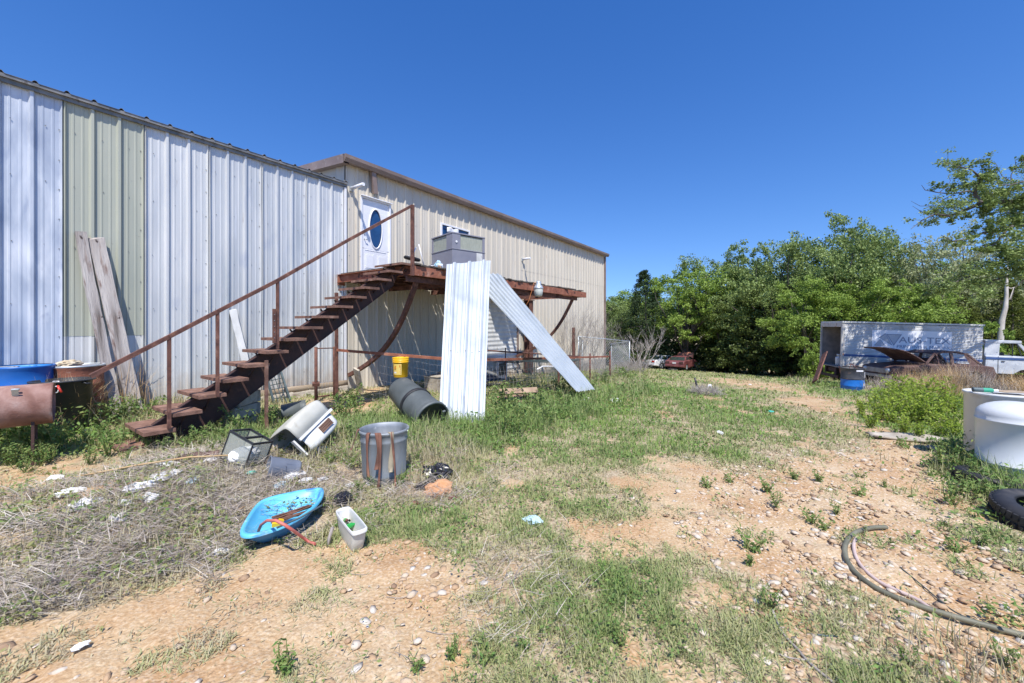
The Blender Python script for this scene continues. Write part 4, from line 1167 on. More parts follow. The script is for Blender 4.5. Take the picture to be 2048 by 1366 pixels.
for (a, b, r) in NC:
    c = U(a, b, 15.6 + rr.uniform(-.9, .9)); R1_ = r * .0205
    for q in range(7):
        cc = np.array(c) + rg.normal(size=3) * R1_ * .70
        mb.tube([c, Vector((c + Vector(cc)) / 2) + Vector((0, 0, .02)), Vector(cc)], .006, 3, 0, False, False)
        Pn.append(np.asarray(cc)[None] + rg.normal(size=(int((14 + r * 5.5) * (.50 if a < 1960 else 1)), 3)) * R1_ * np.array([.38, .38, .24]))
for i in range(22):
    c = np.array(tr[4]) + np.array([rr.uniform(-.2, 5), rr.uniform(-3.6, 4), rr.uniform(-1.5, 3.2)])
    Pn.append(clump_pts(c, rr.uniform(.5, .9), 260, rg))
mb.build('trunk', m_bark, no, ol)
Pn = np.concatenate(Pn)
V, lo = leafquads(Pn - np.array(ol), .088 * (.6 + .7 * rg.random(len(Pn))), .4, .7)
npmesh('crown', V, lo, 4, m_oak, no)

def branchy(name, label, cat, loc, H, spread, n, m, seed, depth=3, r0=.02, group=None, up=.6):
    rr = random.Random(seed); mb = MB()
    def grow(p, d, L, r, k):
        e = p + d * L; mid = p.lerp(e, .5) + Vector((rr.uniform(-1, 1), rr.uniform(-1, 1), rr.uniform(-.5, 1))) * L * .08
        mb.tube([p, mid, e], [r, r * .8, r * .55], 4, 0, False)
        if k > 0:
            for _ in range(rr.choice((2, 3, 3))):
                nd = (d + Vector((rr.uniform(-1, 1), rr.uniform(-1, 1), rr.uniform(-.3, .7))) * spread).normalized()
                grow(p.lerp(e, rr.uniform(.45, 1)), nd, L * rr.uniform(.55, .8), r * .6, k - 1)
    for i in range(n):
        a = rr.uniform(0, 2 * PI); d = Vector((math.cos(a) * (1 - up), math.sin(a) * (1 - up), up)).normalized()
        grow(Vector((rr.uniform(-.1, .1), rr.uniform(-.1, .1), -.05)), d, H * rr.uniform(.35, .5), r0, depth)
    o = mb.build(name, m, None, loc=loc); tag(o, label, cat, group)
    return o
g = U(1283, 728, 26); branchy('dead_shrub', 'bare pale branching shrub between the wire enclosure and the white car', 'shrub', (g.x, g.y, tz(g.x, g.y)), 3.3, .6, 6, m_dead, 3, 4, .035)
g = U(1245, 760, 17.5); branchy('dry_bush', 'grey dry bush beside the end of the pipe fence', 'bush', (g.x, g.y, tz(g.x, g.y)), 1.1, .8, 26, m_dead, 5, 4, .008)
g = U(1275, 750, 20); branchy('dry_bush', 'grey dry bush in front of the wire enclosure corner', 'bush', (g.x, g.y, tz(g.x, g.y)), 1.1, .8, 26, m_dead, 8, 4, .008)
g = U(1215, 768, 15); branchy('dry_bush', 'low grey dry bush at the foot of the last fence post', 'bush', (g.x, g.y, tz(g.x, g.y)), .8, .8, 22, m_dead, 9, 4, .006)
g = P(17.0, .9); branchy('dead_shrub', 'leafless brown shrub against the far beige wall', 'shrub', (g.x, g.y, tz(g.x, g.y)), 3.6, .5, 14, m_dead, 12, 4, .014, up=.75)
g = P(19.5, 1.0); branchy('dead_shrub', 'leafless brown shrub near the far corner of the beige wall', 'shrub', (g.x, g.y, tz(g.x, g.y)), 3.4, .5, 12, m_dead, 13, 4, .014, up=.75)
# dead pale trunk behind the truck
dt = thing('dead_tree', 'pale bare dead trunk standing behind the truck cab', 'tree', (24.2, 24.5, tz(24.2, 24.5)))
mb = MB(); b = Vector(dt.location)
plant('u', 2012, 23.5, 636, 90, 'low leafy tree hiding the foot of the pale dead trunk')
pts = [U(a, c, 24.5) for a, c in ((1990, 782), (1995, 740), (2000, 690), (2004, 640), (2011, 615), (2013, 590), (2013, 558), (2018, 520))]
mb.tube(pts, [.18, .17, .15, .13, .11, .09, .07, .02], 8); mb.build('trunk', m_palebark, dt, b)
mb = MB(); mb.tube([U(2014, 600, 24.5), U(2020, 598, 24.4), U(2028, 574, 24.3)], [.06, .04, .01], 5); mb.tube([U(2013, 575, 24.5), U(2022, 577, 24.4), U(2030, 574, 24.3)], [.05, .03, .01], 5)
mb.build('branch', m_palebark, dt, b)

# ---- weeds one can count
def weed(seed, H, nst, leaf, lsize, spread=.45, perstem=16, flower=False):
    rr = random.Random(seed); rg = np.random.default_rng(seed)
    root = thing('weed_plant', None, None); mb = MB(); Pn = []
    for i in range(nst):
        a = rr.uniform(0, 2 * PI); L = H * rr.uniform(.55, 1.0)
        e = Vector((math.cos(a) * spread * L, math.sin(a) * spread * L, L))
        pts = curve_pts((0, 0, -.03), e, .12, 5, rr)
        mb.tube(pts, [.005 * (1 - .7 * q / 5) + H * .004 for q in range(6)], 4, 0, False)
        for k in range(perstem):
            u = rr.uniform(.15, 1); q = pts[min(5, int(u * 5))].lerp(pts[min(5, int(u * 5) + 1)], u * 5 % 1)
            Pn.append(np.array(q) + rg.normal(size=3) * lsize * .45)
    mb.build('stem', m_leafy, root)
    Pn = np.array(Pn)
    V, lo = leafquads(Pn, lsize * (.6 + .7 * rg.random(len(Pn))), .7, .42)
    npmesh('foliage', V, lo, 4, leaf, root, attr={'g': np.full(len(V), .45) + (rg.random(len(V)) - .5) * .1})
    return root
m_lime = mat('lime_leaf', [(0, (.15, .22, .03)), (.4, (.27, .38, .045)), (1, (.42, .52, .08))], 2.5, detail=2, rough=.6, rand=.8, trans=.4, spec=.3)
wp = [weed(21, .16, 7, m_leafy, .035), weed(22, .13, 9, m_leafy, .045, .9, 8), weed(23, .30, 6, m_leafy, .05, .4, 22), weed(24, .62, 9, m_leafy, .075, .42, 26), weed(25, .62, 10, m_lime, .08, .5, 30)]
wu = set()
def put_weed(k, px, py, s, label, group=None):
    o = wp[k] if k not in wu else copy_tree(wp[k]); wu.add(k)
    if k < 3 and py > 950: s *= .72
    g = G(px, py); o.location = g; o.rotation_euler = (0, 0, random.uniform(0, 6)); o.scale = (s, s, s)
    tag(o, label, 'weed', group)
for (k, px, py, s, lab) in (
        (2, 1552, 1015, .75, 'tall leafy weed with a dark shadow on the pebbles'), (0, 1537, 985, 1.4, 'bushy weed just behind the tallest pebble weed'), (2, 1672, 1030, .6, 'thin yellowing weed right of the tall leafy weed'),
        (1, 1625, 1045, 1.2, 'flat leafy weed below the thin yellowing weed'), (1, 1500, 1100, 1.5, 'broad-leaved weed beside a yellow stone'), (0, 1497, 1130, .9, 'small weed growing under the broad-leaved one'),
        (1, 1460, 965, 1.1, 'small weed at the upper edge of the pebbles'), (1, 1415, 975, 1.2, 'small flat weed left of the upper pebble weeds'), (1, 1720, 955, 1.0, 'small weed on the pebbles nearest the tyre'),
        (1, 1715, 990, 1.1, 'rosette weed in the middle of the pebbles'), (0, 1770, 975, .8, 'tiny weed right of the rosette weed'), (1, 1810, 895, 1.2, 'weed beside the grey slab'),
        (2, 1240, 1290, .5, 'single upright weed alone in the thin grass at the bottom'), (1, 1650, 1060, 1.0, 'creeping weed above the hose end'), (2, 1540, 1215, .6, 'wiry weed at the root of the dry stick'),
        (1, 1915, 1105, 1.3, 'green rosette weed inside the hose loop'), (0, 1590, 960, 1.1, 'leafy weed along the top of the pebbles'), (0, 1640, 965, 1.2, 'leafy weed below the green grass edge'),
        (2, 1815, 1330, .5, 'wiry weed left of the lower hose'), (2, 2010, 1330, .6, 'tall weed in the bottom right corner'), (2, 1960, 1090, .6, 'thin grass-like weed near the tyre'),
        (0, 830, 1345, .8, 'small bush weed at the bottom edge by the bare soil'), (0, 905, 1320, .9, 'clover-like weed at the bottom edge'), (1, 965, 1320, .9, 'clover-like weed right of the other clover weed'), (0, 1050, 1300, .8, 'low weed in the thin grass at the bottom centre'),
        (0, 575, 1350, 1.3, 'spindly weed standing at the bottom edge left of the bare soil'), (3, 475, 870, .75, 'tall bright weed with pale seed heads in front of the stringer'), (2, 545, 845, 1.0, 'weed at the foot of the stair support post'),
        (3, 150, 850, .85, 'dark leafy bramble in front of the black tub'), (2, 90, 860, 1.3, 'bramble below the rusty half tank'), (3, 30, 870, .75, 'bright green bramble at the left edge'), (3, 200, 880, .55, 'leafy bramble left of the lowest stair tread'),
        (2, 250, 840, 1.3, 'weed between the straw clump and the stairs'), (2, 330, 880, 1.1, 'weed in front of the second stair tread'), (2, 400, 890, 1.0, 'weed below the end of the stringer'), (2, 216, 915, 1.2, 'dark thistle standing alone left of the rusty plate'),
        (3, 1010, 870, .80, 'dense weed at the right foot of the upright sheet'), (3, 1045, 850, .85, 'bushy weed right of the upright sheet'), (3, 1080, 830, .8, 'bushy weed under the slanting sheet'), (3, 1130, 815, .7, 'dark weed beneath the end of the slanting sheet'),
        (2, 680, 830, 1.5, 'weed at the foot of the gate post'), (2, 715, 835, 1.3, 'weed right of the gate post foot'), (2, 1240, 760, 2.2, 'bright weed near the last fence post'), (3, 1262, 770, 1.0, 'upright leafy weed right of the last fence post'),
        (4, 1800, 830, 1.1, 'bright leafy weed in front of the rusty wreck'), (4, 1840, 800, 1.3, 'tallest bright weed before the rusty wreck'), (4, 1870, 830, 1.2, 'bright weed left of the white drum'), (4, 1760, 840, .9, 'low bright weed between the blue drum and the white drum'),
        (4, 1900, 860, .8, 'weed touching the left side of the white drum'), (4, 1845, 850, 1.0, 'broad weed in the middle of the bright patch'), (4, 1795, 815, 1.0, 'bright weed behind the patch by the wreck'), (4, 1885, 800, 1.3, 'bright weed at the back of the patch'),
        (2, 1905, 1010, 1.2, 'grassy weed left of the big tyre'), (2, 1930, 960, 1.4, 'tall weed below the propane tank'), (2, 1985, 930, 1.5, 'tall weed against the propane tank')):
    put_weed(k, px, py, s, lab)
BR = ((10, 905, .7), (60, 880, .9), (110, 895, .6), (130, 865, .95), (175, 862, .8), (225, 850, .75), (260, 835, .6), (180, 890, .45), (300, 830, .5), (45, 850, 1.0), (350, 865, .4), (430, 860, .55), (-40, 880, .9), (90, 850, 1.0), (15, 930, .45), (55, 912, .8), (20, 905, .9), (90, 912, .75), (110, 905, .8), (0, 895, 1.1), (75, 898, .9), (40, 900, .9))
BR += ((330, 905, .35), (370, 900, .4), (440, 880, .45), (300, 900, .35), (250, 925, .3), (180, 930, .35), (420, 905, .3), (530, 860, .6), (60, 925, .5), (38, 935, .5), (82, 932, .45), (15, 925, .5), (100, 925, .4), (50, 945, .3), (745, 975, .28), (800, 975, .3), (830, 930, .35), (700, 940, .3), (660, 930, .3), (720, 985, .22), (560, 900, .35), (620, 870, .35), (500, 880, .4), (450, 900, .3))
for (px, py, s) in BR: put_weed(3, px, py, s, 'leafy green bramble in the tangle below the barrels' if px < 160 or 160 < px < 275 and py < 900 else 'small leafy weed growing among the rubbish below the stairs', 'brambles below the barrels' if px < 160 or 160 < px < 275 and py < 900 else 'weeds among the rubbish')
for (px, py, s) in ((1000, 840, .8), (985, 860, .7), (1030, 875, .6), (1100, 850, .6), (1060, 820, .9), (1150, 800, .8), (1180, 790, .8), (1010, 820, 1.0), (1210, 775, .9), (1120, 795, 1.0), (860, 845, .5), (700, 815, .8), (690, 840, .6), (740, 850, .5)):
    put_weed(3, px, py, s, 'leafy green weed growing along the pipe fence', 'weeds along the pipe fence')
for (px, py, s) in ((1780, 850, .9), (1820, 845, .9), (1860, 855, .9), (1770, 820, 1.1), (1825, 815, 1.3), (1855, 820, 1.2), (1790, 795, 1.2), (1905, 830, 1.0), (1740, 855, .6), (1880, 880, .7), (1720, 830, .7), (1840, 880, .6), (1810, 870, .6), (1910, 880, .7)):
    put_weed(4, px, py, s, 'bright leafy weed in the patch left of the white drum', 'weeds left of the white drum')
for (k_, px, py, s) in ((3, 1960, 925, .62), (3, 2000, 930, .62), (3, 2035, 935, .62), (3, 1990, 950, .5), (2, 2030, 965, 1.4), (3, 1925, 935, .5), (2, 1950, 950, 1.2), (3, 1975, 945, .45), (2, 2000, 955, 1.2), (3, 2025, 950, .5), (2, 2045, 960, 1.3), (2, 1935, 975, 1.0), (2, 1970, 970, 1.1), (3, 1905, 925, .45), (2, 1915, 990, 1.1), (3, 2060, 955, .6), (2, 1960, 1000, .9), (2, 1890, 940, 1.1)):
    put_weed(k_, px, py, s, 'grassy weed growing at the foot of the white propane tank', 'weeds round the white propane tank')
# straw clump hiding the planks' feet, golden reeds elsewhere
def straw_clump(label, loc, n, H, rad, m, seed, lean=.5, group=None):
    rg = np.random.default_rng(seed); global RNG
    old = RNG; RNG = rg
    x = rg.normal(size=n) * rad; y = rg.normal(size=n) * rad
    V, lo = blades(x, y, np.zeros(n) - .02, H * (.4 + .6 * rg.random(n)), .006 + H * .004 * rg.random(n), rg.random(n) * lean, 1.3)
    RNG = old
    o = npmesh('straw_tuft', V, lo, 4, m, loc=loc); tag(o, label, 'tuft', group); return o
g = P(.95, .75); straw_clump('golden dry straw clump round the feet of the leaning planks', (g.x, g.y, tz(g.x, g.y)), 1500, .85, .17, m_golden, 1)
g = P(.60, 1.0); straw_clump('golden dry straw clump right of the black tub', (g.x, g.y, tz(g.x, g.y)), 900, .62, .14, m_golden, 2, .8)
g = P(1.75, .35); straw_clump('thin dry stalks against the wall right of the planks', (g.x, g.y, tz(g.x, g.y)), 110, 1.05, .16, m_golden, 3, .3)
for px, py, s_, lab in ((1880, 800, 1.35, 'dry reeds between the wreck and the truck'), (1950, 795, 1.35, 'dry reeds in front of the truck cab'), (2020, 795, 1.4, 'dry reeds at the right edge before the cab'), (1820, 790, 1.1, 'dry reeds in front of the raised bonnet'),
                        (1600, 752, .8, 'golden reeds left of the truck ramp'), (1915, 790, 1.3, 'dry reeds right of the wreck roof'), (1985, 800, 1.2, 'dry reeds behind the white drum'), (2060, 800, 1.4, 'dry reeds past the right edge'), (1860, 795, 1.0, 'short dry reeds by the wreck door'), (1775, 788, 1.0, 'dry reeds before the wreck headlights'), (1900, 788, 1.7, 'tallest dry reeds hiding the tail of the wreck'), (1840, 786, 1.4, 'dry reeds hiding the side of the wreck'), (1935, 788, 1.6, 'dry reeds between wreck and cab')):
    g = G(px, py); straw_clump(lab, g, 800, s_ * g.y / 17, .35 * g.y / 17, m_golden if px < 1700 or px % 4 == 0 else m_straw, px, .6, 'dry reeds by the truck')
# ================================================================== left group by the shed
m_bluep = mat('blue_plastic', [(.3, (.01, .10, .40)), (.7, (.02, .16, .50))], 2, rough=.4, bump=.05, over=[((.16, .26, .42), 6, .62, .85, (1, 1, .3))])
m_bluetop = mat('faded_blue_plastic', [(.3, (.03, .20, .50)), (.7, (.07, .30, .60))], 2, rough=.5)
m_blackp = mat('black_plastic', [(.3, (.018, .019, .022)), (.7, (.035, .037, .042))], 4, rough=.45)
m_greyp = mat('grey_plastic', [(.3, (.075, .088, .088)), (.7, (.125, .14, .14))], 3, rough=.55, over=[((.20, .20, .18), 7, .62, .8)])
m_red = mat('red_plastic', [(.3, (.60, .03, .02)), (.7, (.70, .06, .03))], 3, rough=.4)
m_whitep = mat('white_plastic', [(.3, (.60, .60, .57)), (.7, (.72, .72, .68))], 1.5, rough=.45, over=[((.42, .37, .28), 5, .60, .82), ((.25, .2, .15), 14, .72, .8)])
m_paper = mat('paper_scrap', [(.3, (.62, .62, .60)), (.7, (.82, .82, .80))], 9, rough=.8)
m_tankrust = mat('smoker_rust', [(.28, (.10, .042, .03)), (.45, (.21, .10, .075)), (.58, (.33, .20, .165)), (.70, (.42, .36, .33)), (.8, (.36, .40, .40))], 3.2, rough=.75, bump=.3, bscale=70,
                 over=[((.07, .03, .025), 3.5, .60, .72)])
def drum_prof(R, H, hoops=(.33, .66), lip=.018):
    p = [(0, 0), (R * .96, 0), (R, .02)]
    for h in hoops: p += [(R, H * h - .025), (R + .014, H * h), (R, H * h + .025)]
    p += [(R, H - .05), (R + lip, H - .02), (R + lip, H), (R - .012, H)]
    return p
def onwall(px, r):
    u = (px - 1024) / 800; t = (DW - r) / (.5776 - .8163 * u); return u * t, t
x, y = onwall(42, .52); zb = tz(x, y)
bd = thing('plastic_drum', 'large bright blue plastic drum with closed faded top at the left edge', 'drum', (x, y, zb)); H = 1.13 - zb
mb = MB(); mb.lathe(drum_prof(.31, H, (.30, .70)), 36); mb.build('body', m_bluep, bd)
mb = MB(); mb.lathe([(.298, H - .01), (.29, H - .03), (0, H - .025)], 36); mb.lathe([(.04, H - .02), (.04, H + .008), (0, H + .008)], 14, Matrix.Translation((.17, 0, 0))); mb.build('top', m_bluetop, bd)
mb = MB(); mb.box((x - .08, y - .1, 1.13 - .006), (.26, .03, .012), (0, 0, .3)); o = mb.build('thin_batten', m_wood, None, origin=(x, y, 1.12), loc=(x, y, 1.12)); tag(o, 'thin white slat lying on top of the blue plastic drum', 'batten')
x, y = onwall(152, .44); zb = tz(x, y); H = 1.085 - zb
rd = thing('steel_drum', 'rusty open steel drum behind the black tub', 'drum', (x, y, zb))
mb = MB(); mb.lathe(drum_prof(.30, H), 32); mb.build('body', m_rustred, rd)
mb = MB(); mb.lathe([(.305, H - .03), (.322, H - .01), (.318, H + .012), (.295, H + .01), (.29, H - .02)], 32); mb.build('rim', m_steel, rd)
mb = MB(); mb.lathe([(.285, H - .02), (.28, H - .25), (0, H - .25)], 28); mb.build('inside', m_rust, rd)
crumple('sacking', 'wad of yellowed sacking lying on the rim of the rusty drum', 'sack', (x - .10, y - .02, 1.10), (.19, .10, .07), mat('sacking', [(.3, (.40, .30, .17)), (.7, (.66, .58, .44))], 8, rough=.9), 5)
x, y = onwall(126, 1.0); zb = tz(x, y); H = .93 - zb
tb = thing('black_tub', 'black open tub with a red handled pair of pliers and wire inside', 'tub', (x, y, zb))
mb = MB(); mb.lathe([(0, .01), (.235, 0), (.25, .04), (.275, H * .55), (.285, H * .56), (.29, H - .02), (.325, H - .015), (.325, H + .004), (.285, H + .004), (.26, H * .5), (.23, .03), (0, .03)], 36); mb.build('body', m_blackp, tb)
mb = MB(); mb.tube([(.28, -.02, H - .03), (.36, -.02, H - .05), (.36, .03, H - .06), (.28, .03, H - .03)], .01, 6); mb.build('handle', m_blackp, tb)
mb = MB(); mb.tube([(-.05, -.1, H - .1), (-.04, -.08, H - .01), (.03, -.08, H - .01), (.10, -.10, H - .10)], .008, 6); o = mb.build('wire_hook', m_white, None, loc=(x, y, zb)); tag(o, 'bent white wire sticking out of the black tub', 'wire')
hd = Vector((-y, x, 0)).normalized()
c = U(116, 778, y - .34)
mb = MB(); mb.tube([(0, 0, .04), (.03, -.02, .02), (.07, -.02, -.04)], .014, 6); mb.tube([(-.06, 0, .02), (-.02, 0, .035), (.02, 0, .03)], .008, 6, 1); mb.tube([(-.02, -.01, -.05), (.01, -.01, -.04), (.02, -.01, -.0)], .006, 6, 1)
o = mb.build('pliers', [m_red, m_white], None, loc=c); tag(o, 'red handled tool hooked on the front of the black tub', 'tool')
# barrel smoker body on a stand
sm = thing('barrel_smoker', 'rusty horizontal steel barrel smoker with hinge tabs at the left edge', 'smoker', (0, 0, 0))
a = U(108, 805, 4.75); dirx = Vector((-.70, -.71, 0)).normalized(); ctr = a + dirx * .55
sm.location = (ctr.x, ctr.y, tz(ctr.x, ctr.y)); sm.rotation_euler = (0, 0, math.atan2(-dirx.y, -dirx.x))
zc_ = ctr.z - sm.location.z
mb = MB(); Mr = Matrix.Translation((0, 0, zc_)) @ Euler((0, PI / 2, 0)).to_matrix().to_4x4()
mb.lathe([(.225, -.55), (.235, -.55), (.237, -.53), (.235, -.51), (.235, .51), (.238, .53), (.236, .55), (.222, .55), (.222, -.5)], 40, Mr)
mb.lathe([(.226, -.53), (0, -.53)], 40, Mr); mb.lathe([(.226, .51), (0, .51)], 40, Mr)
mb.build('body', m_tankrust, sm)
for xx in (-.35, .28): 
    mb = MB(); mb.box((xx, -.205, zc_ + .17), (.05, .012, .10), (.55, 0, 0)); mb.tube([(xx - .03, -.19, zc_ + .205), (xx + .03, -.19, zc_ + .205)], .014, 6); mb.build('hinge', m_steel, sm)
for xx in (-.4, .4):
    for yy in (-.17, .17):
        mb = MB(); mb.beam((xx, yy, -.05), (xx, yy * .8, zc_ - .12), .025, .025); mb.build('leg', m_rustdark, sm)
# leaning boards
def lean_board(label, pt, pb, w, th, tw=0.0, m=m_wood, name='wooden_plank', group=None, rt=.05, rb_=.45):
    xt, yt = onwall(pt[0], rt); top = Vector((xt, yt, EYE + (650 - pt[1]) / 800 * yt))
    xb, yb = onwall(pb[0], rb_); bot = Vector((xb, yb, tz(xb, yb) - .02)) if pb[1] is None else Vector((xb, yb, EYE + (650 - pb[1]) / 800 * yb))
    ax = (top - bot).normalized(); al = Vector((D2[0], D2[1], 0)); al = (al - ax * al.dot(ax)).normalized(); nn = ax.cross(al)
    L = (top - bot).length; mb = MB(); ns = 14; vs = []; fs = []
    rr = random.Random(int(pt[0]))
    for i in range(ns + 1):
        u = i / ns; a = tw * u; cc, ss = math.cos(a), math.sin(a)
        bx_ = al * cc + nn * ss; by = -al * ss + nn * cc
        k = .03 * math.sin(u * 2.2 + pt[0])
        for (p, q) in ((-1, -1), (1, -1), (1, 1), (-1, 1)):
            e = rr.uniform(-.006, .006)
            top_bit = rr.uniform(-.05, .01) if i == ns else 0
            vs.append(bot + ax * (L * u + top_bit) + al * k + bx_ * (p * w / 2 + e) + by * (q * th / 2))
    for i in range(ns):
        for k in range(4): fs.append((4 * i + k, 4 * i + (k + 1) % 4, 4 * i + 4 + (k + 1) % 4, 4 * i + 4 + k))
    fs += [(3, 2, 1, 0), (4 * ns, 4 * ns + 1, 4 * ns + 2, 4 * ns + 3)]
    # store the board upright along its own axis so that the grain follows it
    R = Matrix((al, nn, ax)).transposed().to_4x4(); R.translation = bot; Ri = R.inverted()
    mb.add([Ri @ Vector(v) for v in vs], fs)
    o = mb.build(name, m, None); o.matrix_world = R; o.rotation_mode = 'XYZ'
    return tag(o, label, 'plank', group)
lean_board('left and thinner of two weathered grey planks leaning on the sage panel', (166, 462), (232, None), .125, .05, .10, rt=.09, rb_=.50)
lean_board('right and wider of two weathered grey planks leaning on the sage panel', (197, 476), (268, None), .19, .05, -.10, rt=.07, rb_=.55)
lean_board('narrow whitish board leaning behind the staircase', (468, 618), (512, 800), .13, .025, 0, m_dirtywhite, 'wooden_board', rt=.05, rb_=.55)
# grey lattice rack
rk = thing('lattice_rack', 'dark grey metal lattice rack leaning on the shed behind the support post', 'rack', (0, 0, 0))
b0 = U(548, 806, 8.05); b1 = U(581, 803, 8.45); t0 = U(532, 750, 8.2); t1 = U(561, 742, 8.75)
rk.location = b0; rk_o = b0
m_rack = mat('rack_steel', [(.3, (.05, .075, .08)), (.7, (.12, .16, .17))], 5, rough=.6, metal=.3)
for p, q in ((b0, t0), (b1, t1)):
    mb = MB(); mb.beam(p, q, .035, .035); mb.build('side_rail', m_rack, rk, rk_o)
mb = MB()
for i in range(1, 7): mb.beam(b0.lerp(t0, i / 6.5), b1.lerp(t1, i / 6.5), .02, .012)
for i in range(1, 4): mb.beam(b0.lerp(b1, i / 4), t0.lerp(t1, i / 4), .012, .012)
mb.build('lattice', m_rack, rk, rk_o)
# bucket lying under the stairs
g = G(588, 838)
bk = thing('bucket', 'grey ribbed bucket lying on its side under the stairs', 'bucket', (g.x, g.y, g.z + .15), (0, PI / 2 - .1, math.radians(28)))
mb = MB(); mb.lathe([(0, -.19), (.125, -.19), (.13, -.17), (.145, .10), (.155, .105), (.145, .12), (.155, .125), (.147, .14), (.150, .18), (.158, .19), (.142, .19), (.125, -.15), (0, -.15)], 28); mb.build('body', m_greyp, bk)

# ---- galvanised bin with old straps
x, y = -1.34, 4.2; zb = tz(x, y) - .02; H = .615 - zb
gb = thing('galvanised_bin', 'open galvanised steel bin with rusty straps hanging over its rim', 'bin', (x, y, zb), .3); gb.scale = (.88, .88, 1)
m_bin = mat('dull_zinc', [(.25, (.17, .19, .20)), (.5, (.28, .305, .32)), (.75, (.42, .44, .45))], 4, rough=.55, metal=.45, stretch=(1.5, 1.5, .4), over=[((.70, .70, .68), 4, .66, .72)])
mb = MB(); mb.lathe([(0, .01), (.235, .0), (.24, .03), (.248, .1), (.252, .11), (.248, .12), (.265, H * .8), (.272, H * .82), (.266, H * .84), (.272, H - .03), (.286, H - .018), (.290, H), (.280, H + .010), (.268, H - .002), (.262, H - .04), (.235, .03), (0, .03)], 44, None, 0, True, .006)
mb.build('body', m_bin, gb)
m_strap = mat('rusty_strap', [(.3, (.10, .045, .03)), (.6, (.24, .11, .07)), (.8, (.40, .20, .12))], 7, rough=.85)
m_strap2 = mat('khaki_strap', [(.3, (.24, .20, .13)), (.7, (.40, .34, .23))], 7, rough=.85)
for (ang, w, L, mm, o_) in ((-1.92, .045, .42, m_strap, .0), (-1.52, .05, .33, m_strap, .03), (-1.44, .04, .55, m_strap, .06), (-1.02, .065, .36, m_strap2, .05), (-.95, .03, .5, m_strap, .07), (-2.75, .10, .18, m_strap, .08)):
    ang -= .3
    mb = MB(); dn_ = Vector((math.cos(ang), math.sin(ang), 0)); tn = Vector((-math.sin(ang), math.cos(ang), 0))
    def fn(u, v, dn_=dn_, tn=tn, w=w, L=L, o_=o_):
        q = v * 8
        pth = [(.255, H - .08), (.27, H - .01), (.285, H + .016), (.30, H + .004), (.297 + o_ * .2, H - L * .25), (.285 + o_ * .5, H - L * .5), (.28 + o_ * .8, H - L * .75), (.28 + o_, H - L), (.28 + o_ * 1.2, H - L * 1.02)]
        i = min(7, int(q)); f = q - i
        r = pth[i][0] * (1 - f) + pth[i + 1][0] * f; z = pth[i][1] * (1 - f) + pth[i + 1][1] * f
        return dn_ * r + tn * ((u - .5) * w * .75 * (1 + .3 * math.sin(v * 11 + w * 90)) + .012 * math.sin(v * 7 + L * 30)) + Vector((0, 0, z))
    mb.surf(fn, 2, 16, .005); o = mb.build('strap', mm, gb)

# ---- pet carrier tipped on the brush heap
m_tan = mat('tan_plastic', [(.3, (.44, .43, .36)), (.7, (.56, .55, .48))], 3, rough=.5, over=[((.36, .33, .26), 8, .64, .8)])
m_grille = mat('brown_grille', [(.3, (.16, .09, .06)), (.7, (.26, .15, .10))], 5, rough=.7)
g = G(598, 905)
pc = thing('pet_carrier', 'tipped over pet carrier with tan top and white base on the brush heap', 'pet carrier', (g.x + .06, g.y + .06, g.z + .25), Euler((math.radians(-32), math.radians(-26), math.radians(74))))
def shell(zs, x0, x1, w, h, sgn, m, name, th=.008):
    mb = MB()
    def fn(u, v):
        x = x0 + (x1 - x0) * u
        k = 1 - .10 * abs(2 * u - 1) ** 4
        a = PI * v
        cx_ = math.copysign(abs(math.cos(a)) ** .26, math.cos(a)); sz_ = abs(math.sin(a)) ** .26
        return (x, w / 2 * cx_ * k, zs + sgn * h * sz_ * (1 - .12 * (2 * u - 1) ** 4))
    mb.surf(fn, 16, 28, th)
    # back wall
    pts = [fn(1, j / 28) for j in range(29)]; mb.add(pts, [tuple(range(29))])
    return mb.build(name, m, pc)
shell(0, -.28, .24, .46, .22, 1, m_tan, 'top_shell'); shell(-.004, -.25, .23, .445, .21, -1, m_whitep, 'base_shell')
mb = MB(); mb.bx(-.29, .26, -.243, -.222, -.018, .012); mb.bx(-.29, .26, .222, .243, -.018, .012); mb.bx(.24, .26, -.222, .222, -.018, .012); mb.build('flange', m_whitep, pc)
mb = MB()
mb.bx(-.03, .15, -.233, -.215, -.135, -.05); 
for i in range(9): mb.bx(-.03 + i * .0215, -.023 + i * .0215, -.238, -.2335, -.135, -.05)
for i in range(4): mb.bx(-.03, .156, -.2405, -.2385, -.135 + i * .0235, -.129 + i * .0235)
mb.build('vent', m_grille, pc)
mb = MB(); mb.bx(-.315, -.295, -.17, .17, -.19, -.13); mb.bx(-.315, -.295, -.17, -.13, -.13, .03); mb.build('door_sill', m_whitep, pc)
# ---- old fish tank
m_glass = bpy.data.materials.new('clear_glass'); m_glass.use_nodes = True
b_ = m_glass.node_tree.nodes['Principled BSDF']; b_.inputs['Base Color'].default_value = (.42, .44, .38, 1); b_.inputs['Roughness'].default_value = .25; b_.inputs['Alpha'].default_value = .38
g = G(483, 930)
ft = thing('fish_tank', 'old glass fish tank with black frame tilted in the rubbish', 'fish tank', (g.x, g.y, g.z + .01), Euler((math.radians(-10), math.radians(16), math.radians(-22))))
w_, d_, h_ = .36, .22, .30
mb = MB()
for z in (0, h_):
    for yy in (-d_ / 2, d_ / 2): mb.box((0, yy, z), (w_ + .012, .012, .02))
    for xx in (-w_ / 2, w_ / 2): mb.box((xx, 0, z), (.012, d_ - .012, .02))
for xx in (-w_ / 2, w_ / 2):
    for yy in (-d_ / 2, d_ / 2): mb.box((xx, yy, h_ / 2), (.012, .012, h_ - .03))
mb.box((.03, 0, h_ + .002), (.02, d_ - .02, .02)); mb.build('frame', m_blackp, ft)
